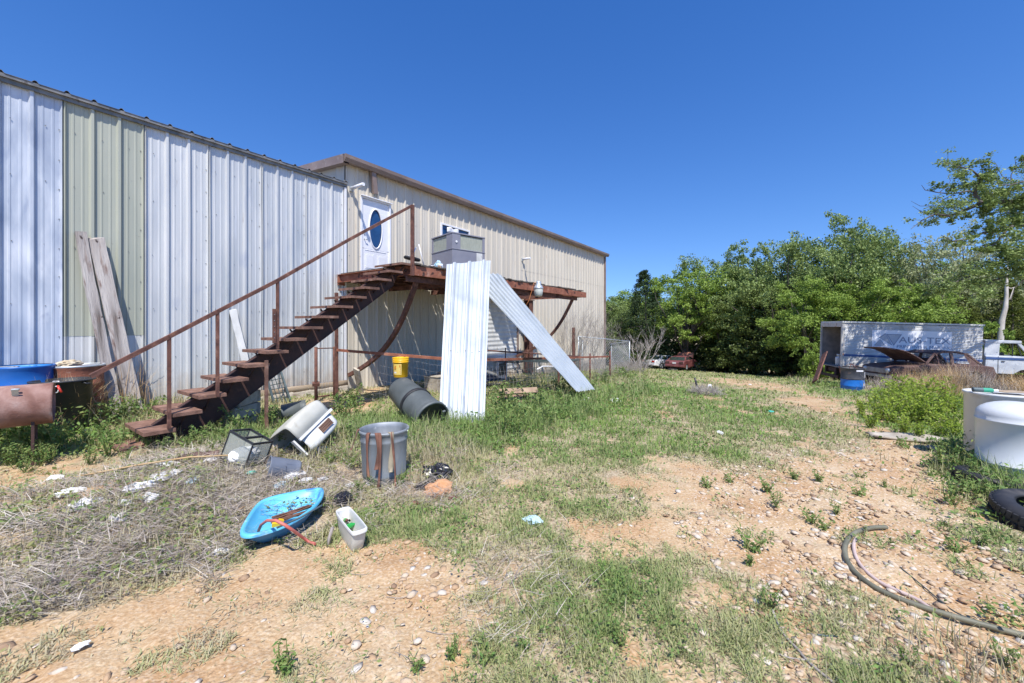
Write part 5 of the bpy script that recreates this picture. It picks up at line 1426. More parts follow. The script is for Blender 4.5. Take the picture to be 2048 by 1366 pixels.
mb = MB(); mb.bx(-w_ / 2 + .008, w_ / 2 - .008, -d_ / 2, -d_ / 2 + .004, .015, h_ - .015); mb.bx(-w_ / 2 + .008, w_ / 2 - .008, d_ / 2 - .004, d_ / 2, .015, h_ - .015); mb.bx(-w_ / 2, -w_ / 2 + .004, -d_ / 2 + .008, d_ / 2 - .008, .015, h_ - .015); mb.bx(w_ / 2 - .004, w_ / 2, -d_ / 2 + .008, d_ / 2 - .008, .015, h_ - .015)
mb.build('glass', m_glass, ft)
crumple('plastic_bag', 'white plastic bag bunched up inside the fish tank', 'bag', (g.x + .02, g.y, g.z + .10), (.14, .11, .09), m_paper, 12)
# grey bucket half buried below the carrier
g = G(566, 950)
b2 = thing('bucket', 'grey plastic bucket half buried below the pet carrier', 'bucket', (g.x, g.y, g.z + .05), (PI / 2 - .3, .2, math.radians(-58)))
b2.scale = (.9, .9, .9)
mb = MB(); mb.lathe([(0, -.16), (.11, -.16), (.12, -.14), (.135, .15), (.145, .16), (.125, .16), (.10, -.12), (0, -.12)], 26); mb.build('body', mat('blue_grey_plastic', [(.3, (.13, .15, .19)), (.7, (.22, .24, .28))], 4, rough=.5), b2)

# ---- open plastic containers traced by their rims
def pan(name, label, cat, rim, hgt, shrink, m_in, m_out, th=.007, lip=.022, dz=None, bshift=(0, 0), tilt=0):
    pts = [G(a, b, hgt) for a, b in rim]
    pts = [Vector((p.x, p.y, p.z)) for p in pts]
    c = sum(pts, Vector()) / len(pts); zg = min(p.z for p in pts)
    root = thing(name, label, cat, (c.x, c.y, zg + (.03 if name == 'litter_pan' else 0))); root.rotation_euler = (0, 0, 0)
    # smooth closed rim (Chaikin)
    q = [Vector((p.x - c.x, p.y - c.y, 0)) for p in pts]
    for _ in range(2):
        n = len(q); q = [v for i in range(n) for v in (q[i].lerp(q[(i + 1) % n], .25), q[i].lerp(q[(i + 1) % n], .75))]
    n = len(q); bs = Vector((bshift[0], bshift[1], 0))
    def ring(k, z, s=1.0): return [Vector((v.x, v.y, 0)) * k + bs * (1 - (z / hgt)) + Vector((0, 0, z + tilt * v.x * z / hgt)) for v in q]
    def loft(rings, m, name_):
        vs = [v for r in rings for v in r]; fs = [(i * n + k, i * n + (k + 1) % n, (i + 1) * n + (k + 1) % n, (i + 1) * n + k) for i in range(len(rings) - 1) for k in range(n)]
        mb = MB(); mb.add(vs, fs, 0, True); return mb, vs
    R = max(v.length for v in q); kl = lip / R
    mb, _ = loft([ring(1 + kl, hgt - .02), ring(1 + kl, hgt), ring(1.0, hgt + .004), ring(1 - kl, hgt), ring(1 - kl * 1.5, hgt - .01)], m_in, 'rim'); mb.build('rim', m_in, root)
    mb, _ = loft([ring(1 - kl * .4, hgt - .012), ring((1 + shrink) / 2, hgt * .45), ring(shrink, .02), ring(shrink * .92, 0)], m_out, 'outside')
    r0_ = ring(shrink * .92, 0); mb.add(r0_, [tuple(reversed(range(n)))]); mb.build('outside', m_out, root)
    mb, _ = loft([ring(1 - kl * 1.4, hgt - .008), ring((1 + shrink) / 2 - kl, hgt * .45), ring(shrink - kl * 1.2, .04), ring(shrink * .85, .018)], m_in, 'inside')
    r0_ = ring(shrink * .85, .018); mb.add(r0_, [tuple(range(n))]); mb.build('inside', m_in, root)
    return root, c
m_cyan = mat('cyan_plastic', [(.3, (.08, .42, .64)), (.7, (.16, .56, .76))], 3, rough=.4, over=[((.05, .16, .42), 3.5, .58, .68), ((.40, .66, .78), 8, .64, .76)])
m_panblue = mat('pan_blue', [(.3, (.03, .15, .36)), (.7, (.06, .24, .48))], 4, rough=.45)
rim = [(483, 1069), (487, 1052), (511, 1011), (529, 994), (576, 984), (634, 976), (646, 983), (640, 1006), (617, 1030), (576, 1053), (526, 1069), (497, 1074)]
panr, pc_ = pan('litter_pan', 'sky blue plastic corner litter pan lying on the dry brush', 'pan', rim, .125, .74, m_cyan, m_panblue, lip=.022)
zp = panr.location.z
def at_z(px, py, z):
    t = (EYE - z) * 800 / (py - 650); return Vector(((px - 1024) / 800 * t, t, z))
mb = MB(); hp = [at_z(517, 1062, zp + .05), at_z(522, 1050, zp + .12), at_z(534, 1041, zp + .20), at_z(552, 1041, zp + .245), at_z(570, 1050, zp + .235), at_z(588, 1062, zp + .16), at_z(604, 1074, zp + .06), at_z(617, 1083, zp + .0), at_z(630, 1088, zp - .0)]
mb.tube(hp, .0105, 8); m_redhose = mat('red_hose', [(.3, (.48, .10, .08)), (.7, (.60, .20, .16))], 5, rough=.6)
o = mb.build('rubber_hose', m_redhose, None, origin=hp[0], loc=hp[0]); tag(o, 'short faded red hose looping out of the sky blue pan', 'hose')
c = at_z(583, 1040, zp + .04)
mb = MB(); rr = random.Random(2)
for i in range(16): mb.tube([(-.13 + rr.uniform(-.02, .02), rr.uniform(-.03, .03), rr.uniform(0, .05)), (.13 + rr.uniform(-.02, .02), rr.uniform(-.03, .03), rr.uniform(.02, .09))], .006, 5)
o = mb.build('kindling', m_strap, None, loc=c, rot=.6); tag(o, 'rusty brown bundle lying in the sky blue pan', 'bundle')
c = at_z(553, 1048, zp + .05)
mb = MB(); mb.box((0, 0, 0), (.06, .035, .03), (.2, .1, 0)); mb.box((.03, .0, .02), (.035, .03, .02), (.1, .4, .3)); o = mb.build('plastic_toy', mat('yellow_plastic', [(.3, (.75, .42, .01)), (.7, (.80, .52, .02))], 5, rough=.4), None, loc=c, rot=.4); tag(o, 'small bright yellow piece beside the hose in the pan', 'piece')
mb = MB(); p, q = at_z(553, 1056, zp + .14), at_z(645, 1010, zp + .22); mb.tube([p, p.lerp(q, .5) + Vector((0, 0, -.01)), q], .008, 6); o = mb.build('metal_rod', m_rack, None, origin=p, loc=p); tag(o, 'dark rod laid across the right side of the sky blue pan', 'rod')
rim = [(672, 1025), (675, 1019), (696, 1013), (702, 1016), (733, 1051), (733, 1056), (708, 1064), (702, 1062)]
binr, bc_ = pan('storage_bin', 'open white plastic storage bin holding small bottles', 'bin', rim, .165, .80, m_whitep, mat('stained_white', [(.3, (.55, .53, .44)), (.7, (.70, .69, .62))], 5, rough=.5, over=[((.30, .24, .15), 5, .6, .8)]), lip=.012)
m_greenglass = mat('green_glass', [(.3, (.02, .25, .05)), (.7, (.04, .38, .08))], 4, rough=.15)
for i, (px, py, lab, mm) in enumerate(((690, 1040, 'green bottle lying in the white bin, nearest its left wall', m_greenglass), (702, 1040, 'dark bottle with a grey cap in the white bin', m_blackp), (699, 1052, 'short green bottle at the near end of the white bin', m_greenglass))):
    c = at_z(px, py, binr.location.z + .07)
    b3 = thing('bottle', lab, 'bottle', c, Euler((1.2, .3, .5 + i * .5)), 'bottles in the white bin')
    mb = MB(); mb.lathe([(0, -.05), (.018, -.05), (.02, -.04), (.02, .02), (.009, .04), (.009, .055)], 12); mb.build('body', mm, b3)
    mb = MB(); mb.lathe([(.011, .05), (.011, .07), (0, .07)], 10); mb.build('cap', m_greyp if i == 1 else m_rust, b3)
g = G(655, 1090); mb = MB(); mb.tube([(0, 0, -.03), (.01, .01, .05), (.03, .02, .12)], [.014, .013, .012], 7); o = mb.build('wood_stub', m_wood, None, loc=g); tag(o, 'short grey stake stub sticking up left of the white bin', 'stake')

# black bag on the little clay mound
g = G(874, 957); crumple('rubbish_bag', 'torn black plastic bag on a small clay mound', 'bag', (g.x, g.y, g.z + .05), (.15, .10, .09), mat('bag_black', [(.3, (.01, .01, .014)), (.7, (.03, .03, .035))], 8, rough=.25), 22, .4)
g = G(850, 975); crumple('rubbish_bag', 'flattened black plastic strip left of the clay mound', 'bag', (g.x, g.y, g.z + .02), (.06, .10, .03), MATS['bag_black'], 23, .4)
g = G(878, 982); crumple('clay_mound', 'small orange clay mound under the black bag', 'mound', (g.x, g.y, g.z - .0), (.15, .13, .09), mat('clay', [(.3, (.50, .24, .10)), (.7, (.62, .36, .20))], 6, rough=.95), 24, .3)
g = G(685, 1005); crumple('rubbish_bag', 'black crumpled bag between the pan and the galvanised bin', 'bag', (g.x, g.y, g.z + .03), (.11, .08, .06), MATS['bag_black'], 25, .4)
SCR = [(180, 862, .10, 'white crumpled scrap beside the rusty plate'), (140, 990, .14, 'white scrap at the top edge of the dry brush'), (125, 897, .06, 'small white scrap in the bare soil at left'),
       (282, 978, .16, 'pale crumpled cloth in the middle of the brush'), (318, 960, .20, 'large whitish rag below the dark board'), (330, 935, .14, 'whitish rag touching the dark board'), (420, 925, .10, 'white foam lump left of the fish tank'),
       (530, 880, .09, 'white crumpled plastic against the right of the fish tank'), (590, 955, .16, 'torn white sheet below the half buried bucket'), (610, 965, .10, 'white shred in front of the brush heap'), (645, 962, .07, 'tiny white scrap right of the brush heap'),
       (745, 968, .09, 'white flat scrap at the foot of the galvanised bin'), (170, 1015, .16, 'grey paper sheet among the dry stems'), (235, 1040, .12, 'bleached paper lower in the dry stems'), (440, 1110, .08, 'small white scrap at the edge of the bare soil'),
       (160, 1300, .045, 'white flake on the bare soil bottom left'), (1065, 1045, .12, 'pale blue folded tissue lying in the grass'), (905, 1000, .06, 'brown dead leaf in the grass'), (1170, 800, .25, 'white powdery heap beyond the slanting sheet'), (1540, 825, .10, 'small turquoise scrap on the track'),
       (1230, 803, .30, 'pale sandy heap beyond the dry bush'), (1440, 868, .10, 'white scrap in the middle of the green grass'), (60, 728, .0, ''), (350, 950, .12, 'grey white rag right of the large whitish rag'), (300, 1000, .13, 'bleached cloth below the brush middle'), (385, 965, .09, 'pale blue shred between pan and dark board'), (470, 905, .09, 'white foam piece against the fish tank'), (515, 925, .08, 'white crumpled cup below the fish tank'), (560, 975, .11, 'greyish sheet above the sky blue pan'), (640, 905, .16, 'grey brown rag under the pet carrier'), (250, 1010, .10, 'curled bleached paper in the dry stems'), (110, 960, .10, 'small bleached paper at the left of the brush'), (830, 1010, .06, 'small brown leaf curled in the grass'), (700, 975, .07, 'pinkish strap end lying below the bin'), (500, 950, .07, 'turquoise strip right of the fish tank'), (420, 885, .08, 'brown rag below the first tread'), (1905, 895, .14, 'grey rubble lump left of the propane tank'), (1870, 900, .16, 'grey rubble lump between the slab and the white drum'), (1500, 770, .10, 'white scrap by the track')]
m_palebl = mat('pale_blue', [(.3, (.40, .58, .66)), (.7, (.55, .70, .76))], 5, rough=.8); m_turq = mat('turquoise', [(.3, (.05, .45, .35)), (.7, (.10, .55, .45))], 5)
for i, (px, py, s, lab) in enumerate(SCR):
    if s == 0: continue
    g = G(px, py)
    m = m_palebl if 'blue' in lab else m_turq if 'turq' in lab else m_strap if 'leaf' in lab else m_conc if 'rubble' in lab else m_paper
    flat = .25 if s < .2 else .18
    nm = 'sand_heap' if 'heap' in lab else 'rubble' if 'rubble' in lab else 'scrap'
    crumple(nm, lab, 'scrap' if nm == 'scrap' else nm.split('_')[-1], (g.x, g.y, g.z + .02), (s * .7, s * .45, s * flat), m, 40 + i, .45, n=9)
g = G(390, 925)
mb = MB(); mb.surf(lambda u, v: ((u - .5) * .42, (v - .5) * .10, .05 + .02 * math.sin(u * 4) + .012 * float(vnoise(u * 20, v * 6, 4))), 16, 4, .022); o = mb.build('charred_board', mat('charred_wood', [(.3, (.05, .03, .025)), (.7, (.20, .12, .09))], 8, rough=.9), None, loc=(g.x, g.y, g.z + .02), rot=Euler((.1, -.12, .45))); tag(o, 'short dark weathered board lying on the brush', 'board')
g = G(290, 950); mb = MB(); mb.tube([(-.5, -.1, .03), (-.1, .05, .08), (.3, .15, .12), (.62, .3, .09)], .009, 6); o = mb.build('dry_cane', m_golden, None, loc=g); tag(o, 'long thin pale cane lying over the brush', 'cane')

# ================================================================== pipe pen
pen = thing('pipe_fence', 'rusty pipe rail fence with sagging wire netting round the area below the deck', 'fence', P(5.12, .93, 0))
po = P(5.12, .93, 0)
A0 = U(673, 700, 8.9); A1 = U(931, 721, 8.05); B1 = U(1220, 713, 14.6); C0 = U(940, 699, 9.4); C1 = U(1160, 713, 13.4)
def post(p, dz=.06, w=.05, name='post'):
    mb = MB(); zb = tz(p.x, p.y) - .2; mb.tube([(p.x, p.y, zb), (p.x, p.y, p.z + dz)], w / 2, 8); return mb.build(name, m_rust, pen, po)
mb = MB(); mb.beam(A0, A1, .055, .055); mb.build('rail', m_rustred, pen, po)
mb = MB(); mb.beam(A1, B1, .055, .055); mb.build('rail', m_rustred, pen, po)
mb = MB(); mb.tube([C0, C1], .02, 7); mb.build('rail', m_rust, pen, po)
post(A1, .12); post(A1.lerp(B1, .50), .05, .06); post(A1.lerp(B1, .775), .12, .05); post(B1, .20, .06)
post(C1, .1, .03); post(C0.lerp(C1, .25), .1, .03)
mb = MB(); zb = tz(A0.x, A0.y) - .1; mb.bx(-.03, .03, -.03, .03, zb, 2.42); o = mb.build('corner_post', m_rust, pen, loc=(A0.x - po.x, A0.y - po.y, 0)); o.rotation_euler = (0, 0, TH)
def netting(mb, a, b, h, dx=.15, dz=.15, sag=.04, r=.0022, seed=0):
    L = (b - a).length; n = int(L / dx); m = int(h / dz); rr = random.Random(seed)
    def q(i, j):
        u = i / n; p = a.lerp(b, u); base = tz(p.x, p.y) + .02
        zz = base + (p.z - .12 - base) * j / m
        w = sag * math.sin(u * 9 + j) ; nn = (b - a).normalized(); nn = Vector((-nn.y, nn.x, 0))
        return Vector((p.x, p.y, zz + sag * .6 * math.sin(u * 14 + seed))) + nn * w
    for j in range(m + 1): mb.tube([q(i, j) for i in range(n + 1)], r, 4, 0, False)
    for i in range(n + 1): mb.tube([q(i, j) for j in range(m + 1)], r, 4, 0, False)
mb = MB(); netting(mb, A0.lerp(A1, .30), A1, .95, seed=1); mb.build('netting', m_wire, pen, po)
mb = MB(); netting(mb, A1, B1, .95, seed=2, r=.0028); mb.build('netting', m_wire, pen, po)
# gate left of the pen
gt = thing('pipe_gate', 'small rusty pipe gate with wire mesh foot between stairs and shed corner', 'gate', P(4.62, 1.0, 0)); gto = Vector(gt.location)
a = U(632, 697, 8.55); b = U(668, 696, 8.95); zg_ = .02
for p, w in ((a, .07), (b, .045)):
    mb = MB(); mb.tube([(p.x, p.y, zg_ - .1), (p.x, p.y, p.z + .03)], w / 2, 8); mb.build('upright', m_rust, gt, gto)
mb = MB(); mb.tube([(a.x, a.y, a.z), (b.x, b.y, b.z)], .012, 6); mb.build('top_bar', m_rust, gt, gto)
mb = MB(); mb.tube([(a.x, a.y, .16), (b.x, b.y, .14)], .018, 6); mb.build('bottom_bar', m_rust, gt, gto)
mb = MB()
for k in range(1, 6): mb.tube([(a.x + (b.x - a.x) * k / 6, a.y + (b.y - a.y) * k / 6, .16), (a.x + (b.x - a.x) * k / 6, a.y + (b.y - a.y) * k / 6, .46)], .003, 4)
for k in range(3): mb.tube([(a.x, a.y, .25 + k * .1), (b.x, b.y, .24 + k * .1)], .003, 4)
mb.build('mesh_foot', m_wire, gt, gto)
mb = MB(); mb.box((a.x, a.y, .44), (.14, .10, .07), (.3, 0, .4)); mb.build('latch', m_rust, gt, gto)
# yellow pail on the rail
c = A0.lerp(A1, .535); dA = (A1 - A0).normalized()
pl = thing('pail', 'bright yellow plastic pail with a torn label hanging on the rusty rail', 'pail', (c.x + .02, c.y - .19, c.z - .43), .15)
m_yel = mat('pail_yellow', [(.3, (.76, .40, .008)), (.7, (.82, .50, .02))], 2, rough=.4); m_lab = mat('yellow_label', [(.3, (.78, .56, .12)), (.7, (.82, .64, .22))], 5, rough=.5)
mb = MB(); mb.lathe([(0, 0), (.135, 0), (.142, .01), (.155, .30), (.168, .305), (.168, .315), (.157, .32), (.168, .345), (.168, .355), (.158, .36), (.17, .395), (.168, .405), (.152, .405), (.136, .02), (0, .02)], 36); mb.build('body', m_yel, pl)
mb = MB(); mb.lathe([(.1475, .06), (.1585, .28)], 16, None, 0, True, 0, -2.55, -1.35); mb.build('label', m_lab, pl)
mb = MB(); mb.lathe([(.1495, .09), (.151, .14)], 8, None, 0, True, 0, -2.5, -2.05); mb.build('label', m_paper, pl)
mb = MB()
for (a0, z, w, h) in ((-2.2, .20, .22, .05), (-2.15, .235, .16, .012), (-1.55, .24, .12, .035), (-1.5, .20, .05, .02), (-1.5, .17, .06, .015), (-1.52, .13, .05, .02), (-1.5, .10, .05, .012)):
    mb.lathe([(.1495 + z * .045 + .003, z - h / 2), (.1495 + z * .045 + .003, z + h / 2)], 6, None, 0, True, 0, a0 - w / 2, a0 + w / 2)
mb.build('print', mat('orange_print', [(.3, (.55, .12, .01)), (.7, (.70, .25, .02))], 30, rough=.5), pl)
mb = MB(); mb.tube([(-.165, 0, .33), (-.10, .14, .40), (0, .20, .44), (.10, .14, .40), (.165, 0, .33)], .003, 5); mb.build('bail', m_wire, pl)
# tipped grey dustbin
base = U(806, 783, 7.25); mouth = U(858, 832, 6.55)
ax = (mouth - base).normalized(); ctr_ = (base + mouth) / 2
Rm = ax.to_track_quat('Z', 'Y').to_matrix().to_4x4(); Rm.translation = base - ax * .10
db = thing('dustbin', 'grey plastic dustbin tipped against the pen with a black band round it', 'dustbin'); db.matrix_world = Rm
L = (mouth - base).length + .22
mb = MB(); mb.lathe([(0, 0), (.21, 0), (.24, .02), (.27, L * .45), (.275, L * .9), (.285, L * .94), (.30, L * .95), (.30, L), (.27, L), (.25, L * .5), (.22, .03), (0, .03)], 44); mb.build('body', m_greyp, db)
mb = MB(); mb.lathe([(.270, L * .50), (.292, L * .50), (.292, L * .545), (.272, L * .545)], 44); mb.build('band', m_black, db)
mb = MB(); mb.lathe([(.268, L - .02), (.255, L - .03), (0, L - .05)], 36); mb.build('lid', m_blackp, db)
ldir = Rm.inverted() @ U(888, 822, 6.5); 
mb = MB(); mb.beam((.20, -.1, L - .05), tuple(ldir), .05, .03); mb.build('handle', m_greyp, db)
g = G(846, 850); crumple('plastic_scrap', 'dark blue plastic scrap in the grass under the dustbin mouth', 'scrap', (g.x, g.y, g.z + .07), (.09, .05, .08), m_bag if False else mat('navy_plastic', [(.3, (.02, .04, .12)), (.7, (.10, .15, .3))], 6, rough=.3), 71)
# wire crates and junk in the pen
def cage(label, c, sx, sy, sz, rot, group=None):
    cg = thing('wire_crate', label, 'crate', c, rot, group)
    mb = MB()
    for x in np.arange(-sx / 2, sx / 2 + .01, .055):
        for y in (-sy / 2, sy / 2): mb.tube([(x, y, 0), (x, y, sz)], .0035, 4, 0, False)
        mb.tube([(x, -sy / 2, sz), (x, sy / 2, sz)], .0035, 4, 0, False)
    for y in np.arange(-sy / 2, sy / 2 + .01, .055):
        for x in (-sx / 2, sx / 2): mb.tube([(x, y, 0), (x, y, sz)], .0035, 4, 0, False)
    mb.build('bars', m_rack, cg)
    mb = MB()
    for z in (0, sz / 3, sz * 2 / 3, sz):
        p = [(-sx / 2, -sy / 2, z), (sx / 2, -sy / 2, z), (sx / 2, sy / 2, z), (-sx / 2, sy / 2, z), (-sx / 2, -sy / 2, z)]
        for a_, b_ in zip(p[:-1], p[1:]): mb.tube([a_, b_], .006, 5)
    mb.build('frame', m_rack, cg)
for i, (s, r, L_, lab) in enumerate(((9.2, 3.0, 1.1, 'dark wire crate in the pen nearest the upright sheet'), (11.0, 2.9, 1.3, 'dark wire crate under the slanting sheet'), (12.6, 2.8, 1.1, 'dark wire crate in the pen, farthest along the fence'))):
    p = P(s, r); cage(lab, (p.x, p.y, tz(p.x, p.y) + .01), L_, .7, .75, TH + .1 * i)
p = P(7.6, 1.8); mb = MB(); mb.bx(-.45, .45, -.25, .25, 0, .38); mb.bx(-.47, .47, -.27, .27, .382, .42, 1); o = mb.build('concrete_trough', [m_conc, m_conc], None, loc=(p.x, p.y, tz(p.x, p.y)), rot=TH, bevel=.02); tag(o, 'low brownish trough standing in the shade behind the pail', 'trough')
p = P(8.4, 1.4); mb = MB(); mb.lathe([(0, -.55), (.2, -.54), (.24, -.5), (.24, .5), (.2, .54), (0, .55)], 24, Euler((0, PI / 2, 0)).to_matrix().to_4x4()); o = mb.build('old_tank', m_rustdark, None, loc=(p.x, p.y, tz(p.x, p.y) + .24), rot=TH); tag(o, 'dark steel cylinder lying in the shade below the deck', 'tank')
p = P(8.7, 2.2); mb = MB(); mb.surf(lambda u, v: ((u - .5) * 1.3, (v - .5) * .7, .18 + .15 * math.sin(PI * u) * math.sin(PI * v) + .06 * float(vnoise(u * 6, v * 6, 3))), 14, 10, .02); o = mb.build('tarpaulin', mat('dark_tarp', [(.3, (.02, .025, .04)), (.7, (.06, .07, .11))], 4, rough=.7), None, loc=(p.x, p.y, tz(p.x, p.y)), rot=TH); tag(o, 'dark bluish tarpaulin heap in the shade behind the dustbin', 'tarpaulin')
p = P(10.7, 1.1); mb = MB(); mb.bx(-.35, .35, -.3, .3, 0, .8); mb.bx(-.2, .2, -.312, -.302, .2, .6, 1); o = mb.build('old_washer', [m_dirtywhite, m_blackp], None, loc=(p.x, p.y, tz(p.x, p.y)), rot=TH + .1, bevel=.02); tag(o, 'dirty white appliance standing before the roller door', 'appliance')
p = P(5.98, .55); mb = MB(); mb.beam((0, 0, -.05), (-.25, -.18, .62), .22, .05, (1, 0, 0)); o = mb.build('stone_slab', m_conc, None, loc=(p.x, p.y, tz(p.x, p.y)), rot=TH); tag(o, 'mossy slab leaning at the foot of the shed corner', 'slab')
p = U(1148, 730, 18.2); mb = MB(); mb.beam((p.x, p.y, tz(p.x, p.y) - .2), (p.x - .02, p.y, EYE - 5 / 800 * 18.2), .14, .12); o = mb.build('wooden_post', m_rust, None, origin=(p.x, p.y, tz(p.x, p.y)), loc=(p.x, p.y, tz(p.x, p.y))); tag(o, 'single rusty brown post standing before the far beige wall', 'post')
p = A1.lerp(B1, .3); mb = MB()
for i in range(3): mb.box((.2, -.3 + i * .16, .38 - i * .16), (.8, .13, .025), (.75, 0, 0))
g = G(1010, 815); o = mb.build('broken_pallet', mat('pallet_wood', [(.3, (.22, .14, .09)), (.7, (.42, .30, .20))], 5, rough=.9), None, loc=(g.x, g.y, g.z), rot=.3); tag(o, 'broken brown pallet leaning right of the upright sheet', 'pallet')
g1 = U(1075, 738, 10.6); mb = MB(); mb.tube([U(1074, 739, 10.9), U(1085, 733, 11.2), U(1110, 733, 11.6), U(1128, 735, 12)], .022, 8); o = mb.build('white_pipe', m_white, None, origin=g1, loc=g1); tag(o, 'bent white plastic pipe lying on the wire crates', 'pipe')

# chain link kennel at the building's far end
K = [Vector((6.17, 21.0, 0)), Vector((3.15, 19.0, 0)), Vector((3.75, 21.3, 0)), Vector((6.45, 26, 0))]
kn = thing('chain_link_kennel', 'galvanised chain link kennel beside the far end of the beige building', 'kennel', (K[0].x, K[0].y, tz(K[0].x, K[0].y))); ko = Vector(kn.location)
for a in K:
    a.z = tz(a.x, a.y); mb = MB(); mb.tube([(a.x, a.y, a.z - .1), (a.x, a.y, a.z + 1.8)], .026, 7); mb.build('post', m_steel, kn, ko)
m_link = mat('link_wire', [(.3, (.36, .38, .38)), (.7, (.50, .53, .53))], 8, rough=.5, metal=.4)
for a, b in ((K[0], K[1]), (K[1], K[2]), (K[0], K[3])):
    mb = MB(); up_ = Vector((0, 0, 1.8)); mb.tube([a + up_, b + up_], .022, 6); mb.tube([a + up_ * .04, b + up_ * .04], .015, 6); mb.build('rail', m_steel, kn, ko)
    L_ = (b - a).length; mb = MB(); n_ = int(L_ / .15)
    for i in range(-12, n_ + 1):
        for sg in (1, -1):
            # clip the diagonal to the panel
            u0, u1 = (max(0, i), min(n_, i + 12))
            if u1 - u0 < 1: continue
            f = lambda u: (u - i) / 12
            z0_, z1_ = (f(u0), f(u1)) if sg > 0 else (1 - f(u0), 1 - f(u1))
            mb.tube([a.lerp(b, u0 / n_) + Vector((0, 0, .07 + 1.7 * z0_)), a.lerp(b, u1 / n_) + Vector((0, 0, .07 + 1.7 * z1_))], .0042, 3, 0, False, False)
    mb.build('chain_link', m_link, kn, ko)
g = G(1275, 735); mb = MB(); mb.tube([(-.5, 0, .25), (.6, .2, .2)], .05, 8); o = mb.build('white_pipe', m_white, None, loc=(g.x, g.y, g.z)); tag(o, 'straight white pipe lying among dry twigs right of the kennel', 'pipe')

# ================================================================== right hand foreground
wd_ = thing('plastic_drum', 'off white drum with a flat top at the right edge', 'drum', (6.03, 4.95, tz(6.03, 4.95))); zt_ = .868 - wd_.location.z
mb = MB(); mb.lathe([(0, 0), (.285, 0), (.295, .02), (.295, zt_ - .03), (.307, zt_ - .022), (.307, zt_), (.285, zt_), (.28, zt_ - .012), (0, zt_ - .012)], 48); mb.build('body', m_whitep, wd_)
q = Vector((5.83, 4.93, .868)); bt = thing('bottle', 'dark and green tube bottle lying on the left of the white drum', 'bottle', q + Vector((0, 0, .03)), Euler((0, PI / 2, -.45)))
mb = MB(); mb.lathe([(0, -.11), (.026, -.11), (.028, -.10), (.028, .02)], 14); mb.build('body', m_rack, bt)
mb = MB(); mb.lathe([(.0282, -.02), (.0282, .05), (.02, .07)], 14); mb.build('label', mat('green_label', [(.3, (.02, .28, .17)), (.7, (.04, .36, .22))], 5), bt)
mb = MB(); mb.lathe([(.018, .07), (.018, .11), (0, .11)], 12); mb.build('cap', m_white, bt)
mb = MB(); mb.surf(lambda u, v: ((u - .5) * .26, (v - .5) * .16, .015 + .02 * float(vnoise(u * 4, v * 4, 2))), 10, 6, .012); o = mb.build('wood_offcut', mat('offcut', [(.3, (.30, .22, .14)), (.7, (.46, .37, .27))], 7, rough=.9), None, loc=(6.07, 4.88, .872), rot=-.5); tag(o, 'brown flat offcut lying on the white drum', 'offcut')
pt = thing('propane_tank', 'white domed propane tank with weld seams before the white drum', 'tank', (5.50, 4.36, tz(5.5, 4.36)))
m_tank = mat('white_tank_paint', [(.3, (.60, .62, .62)), (.7, (.70, .72, .71))], 1.5, rough=.35, over=[((.45, .43, .38), 4, .62, .85, (1, 1, .4)), ((.22, .12, .07), 18, .73, .79)])
zt_ = .885 - pt.location.z
prof = [(0, .02), (.2, .02), (.27, .06), (.30, .13), (.30, .20), (.306, .205), (.306, .215), (.30, .22), (.30, zt_ - .235), (.306, zt_ - .23), (.306, zt_ - .22), (.30, zt_ - .215), (.30, zt_ - .17)]
prof += [(.30 * math.cos(a) if a < 1.5 else 0, zt_ - .17 + .15 * math.sin(a)) for a in (.25, .5, .75, 1.0, 1.25, 1.57)]
mb = MB(); mb.lathe(prof, 56); mb.build('body', m_tank, pt)

mb = MB(); mb.lathe([(.22, .0), (.22, .05), (.21, .05), (.21, 0)], 24); mb.build('foot_ring', m_tank, pt)
def tyre(name, label, c, R, w, rot, m=m_black):
    t_ = thing(name, label, 'tyre', c, rot); mb = MB()
    prof = [(R * .60, -w * .38), (R * .66, -w * .48), (R * .86, -w * .5), (R * .95, -w * .42), (R, -w * .30), (R, w * .30), (R * .95, w * .42), (R * .86, w * .5), (R * .66, w * .48), (R * .60, w * .38), (R * .63, w * .36), (R * .85, w * .40), (R * .88, 0), (R * .85, -w * .40), (R * .63, -w * .36), (R * .60, -w * .38)]
    mb.lathe(prof, 48); mb.build('carcass', m, t_)
    mb = MB()
    for k in range(48):
        a = 2 * PI * k / 48
        for zz in (-.2, .2): mb.box((R * math.cos(a) * 1.004, R * math.sin(a) * 1.004, w * zz), (.02, .028, w * .26), (0, 0, a + .25 * (1 if zz > 0 else -1)))
    mb.build('tread', m, t_); return t_
tyre('tyre', 'black tyre lying flat at the right edge with weeds growing in it', (4.45, 3.28, tz(4.45, 3.28) + .08), .34, .20, (.12, -.08, .3))
tyre('tyre', 'old tyre half hidden in grass under the propane tank', (4.98, 4.15, tz(4.98, 4.15) + .06), .27, .16, (.1, .1, .3))
g = G(1830, 882); mb = MB(); mb.surf(lambda u, v: ((u - .5) * 1.1, (v - .5) * .42 * (1 - .5 * abs(u - .5)), .03 + .05 * float(vnoise(u * 3, v * 3, 5))), 16, 8, .03); o = mb.build('flat_slab', m_conc, None, loc=(g.x, g.y, g.z), rot=-.35); tag(o, 'thin grey slab lying on the ground left of the white drum', 'slab')
def ground_tube(name, label, pix, r, m, cat, n=8, lift=0.0):
    pts = []
    for (a, b) in pix: q = G(a, b); pts.append(Vector((q.x, q.y, q.z + r * .9 + lift)))
    # smooth
    for _ in range(2): pts = [pts[0]] + [v for p, q in zip(pts[:-1], pts[1:]) for v in (p.lerp(q, .25), p.lerp(q, .75))] + [pts[-1]]
    mb = MB(); mb.tube(pts, r, n); o = mb.build(name, m, None, origin=pts[0], loc=pts[0]); return tag(o, label, cat)
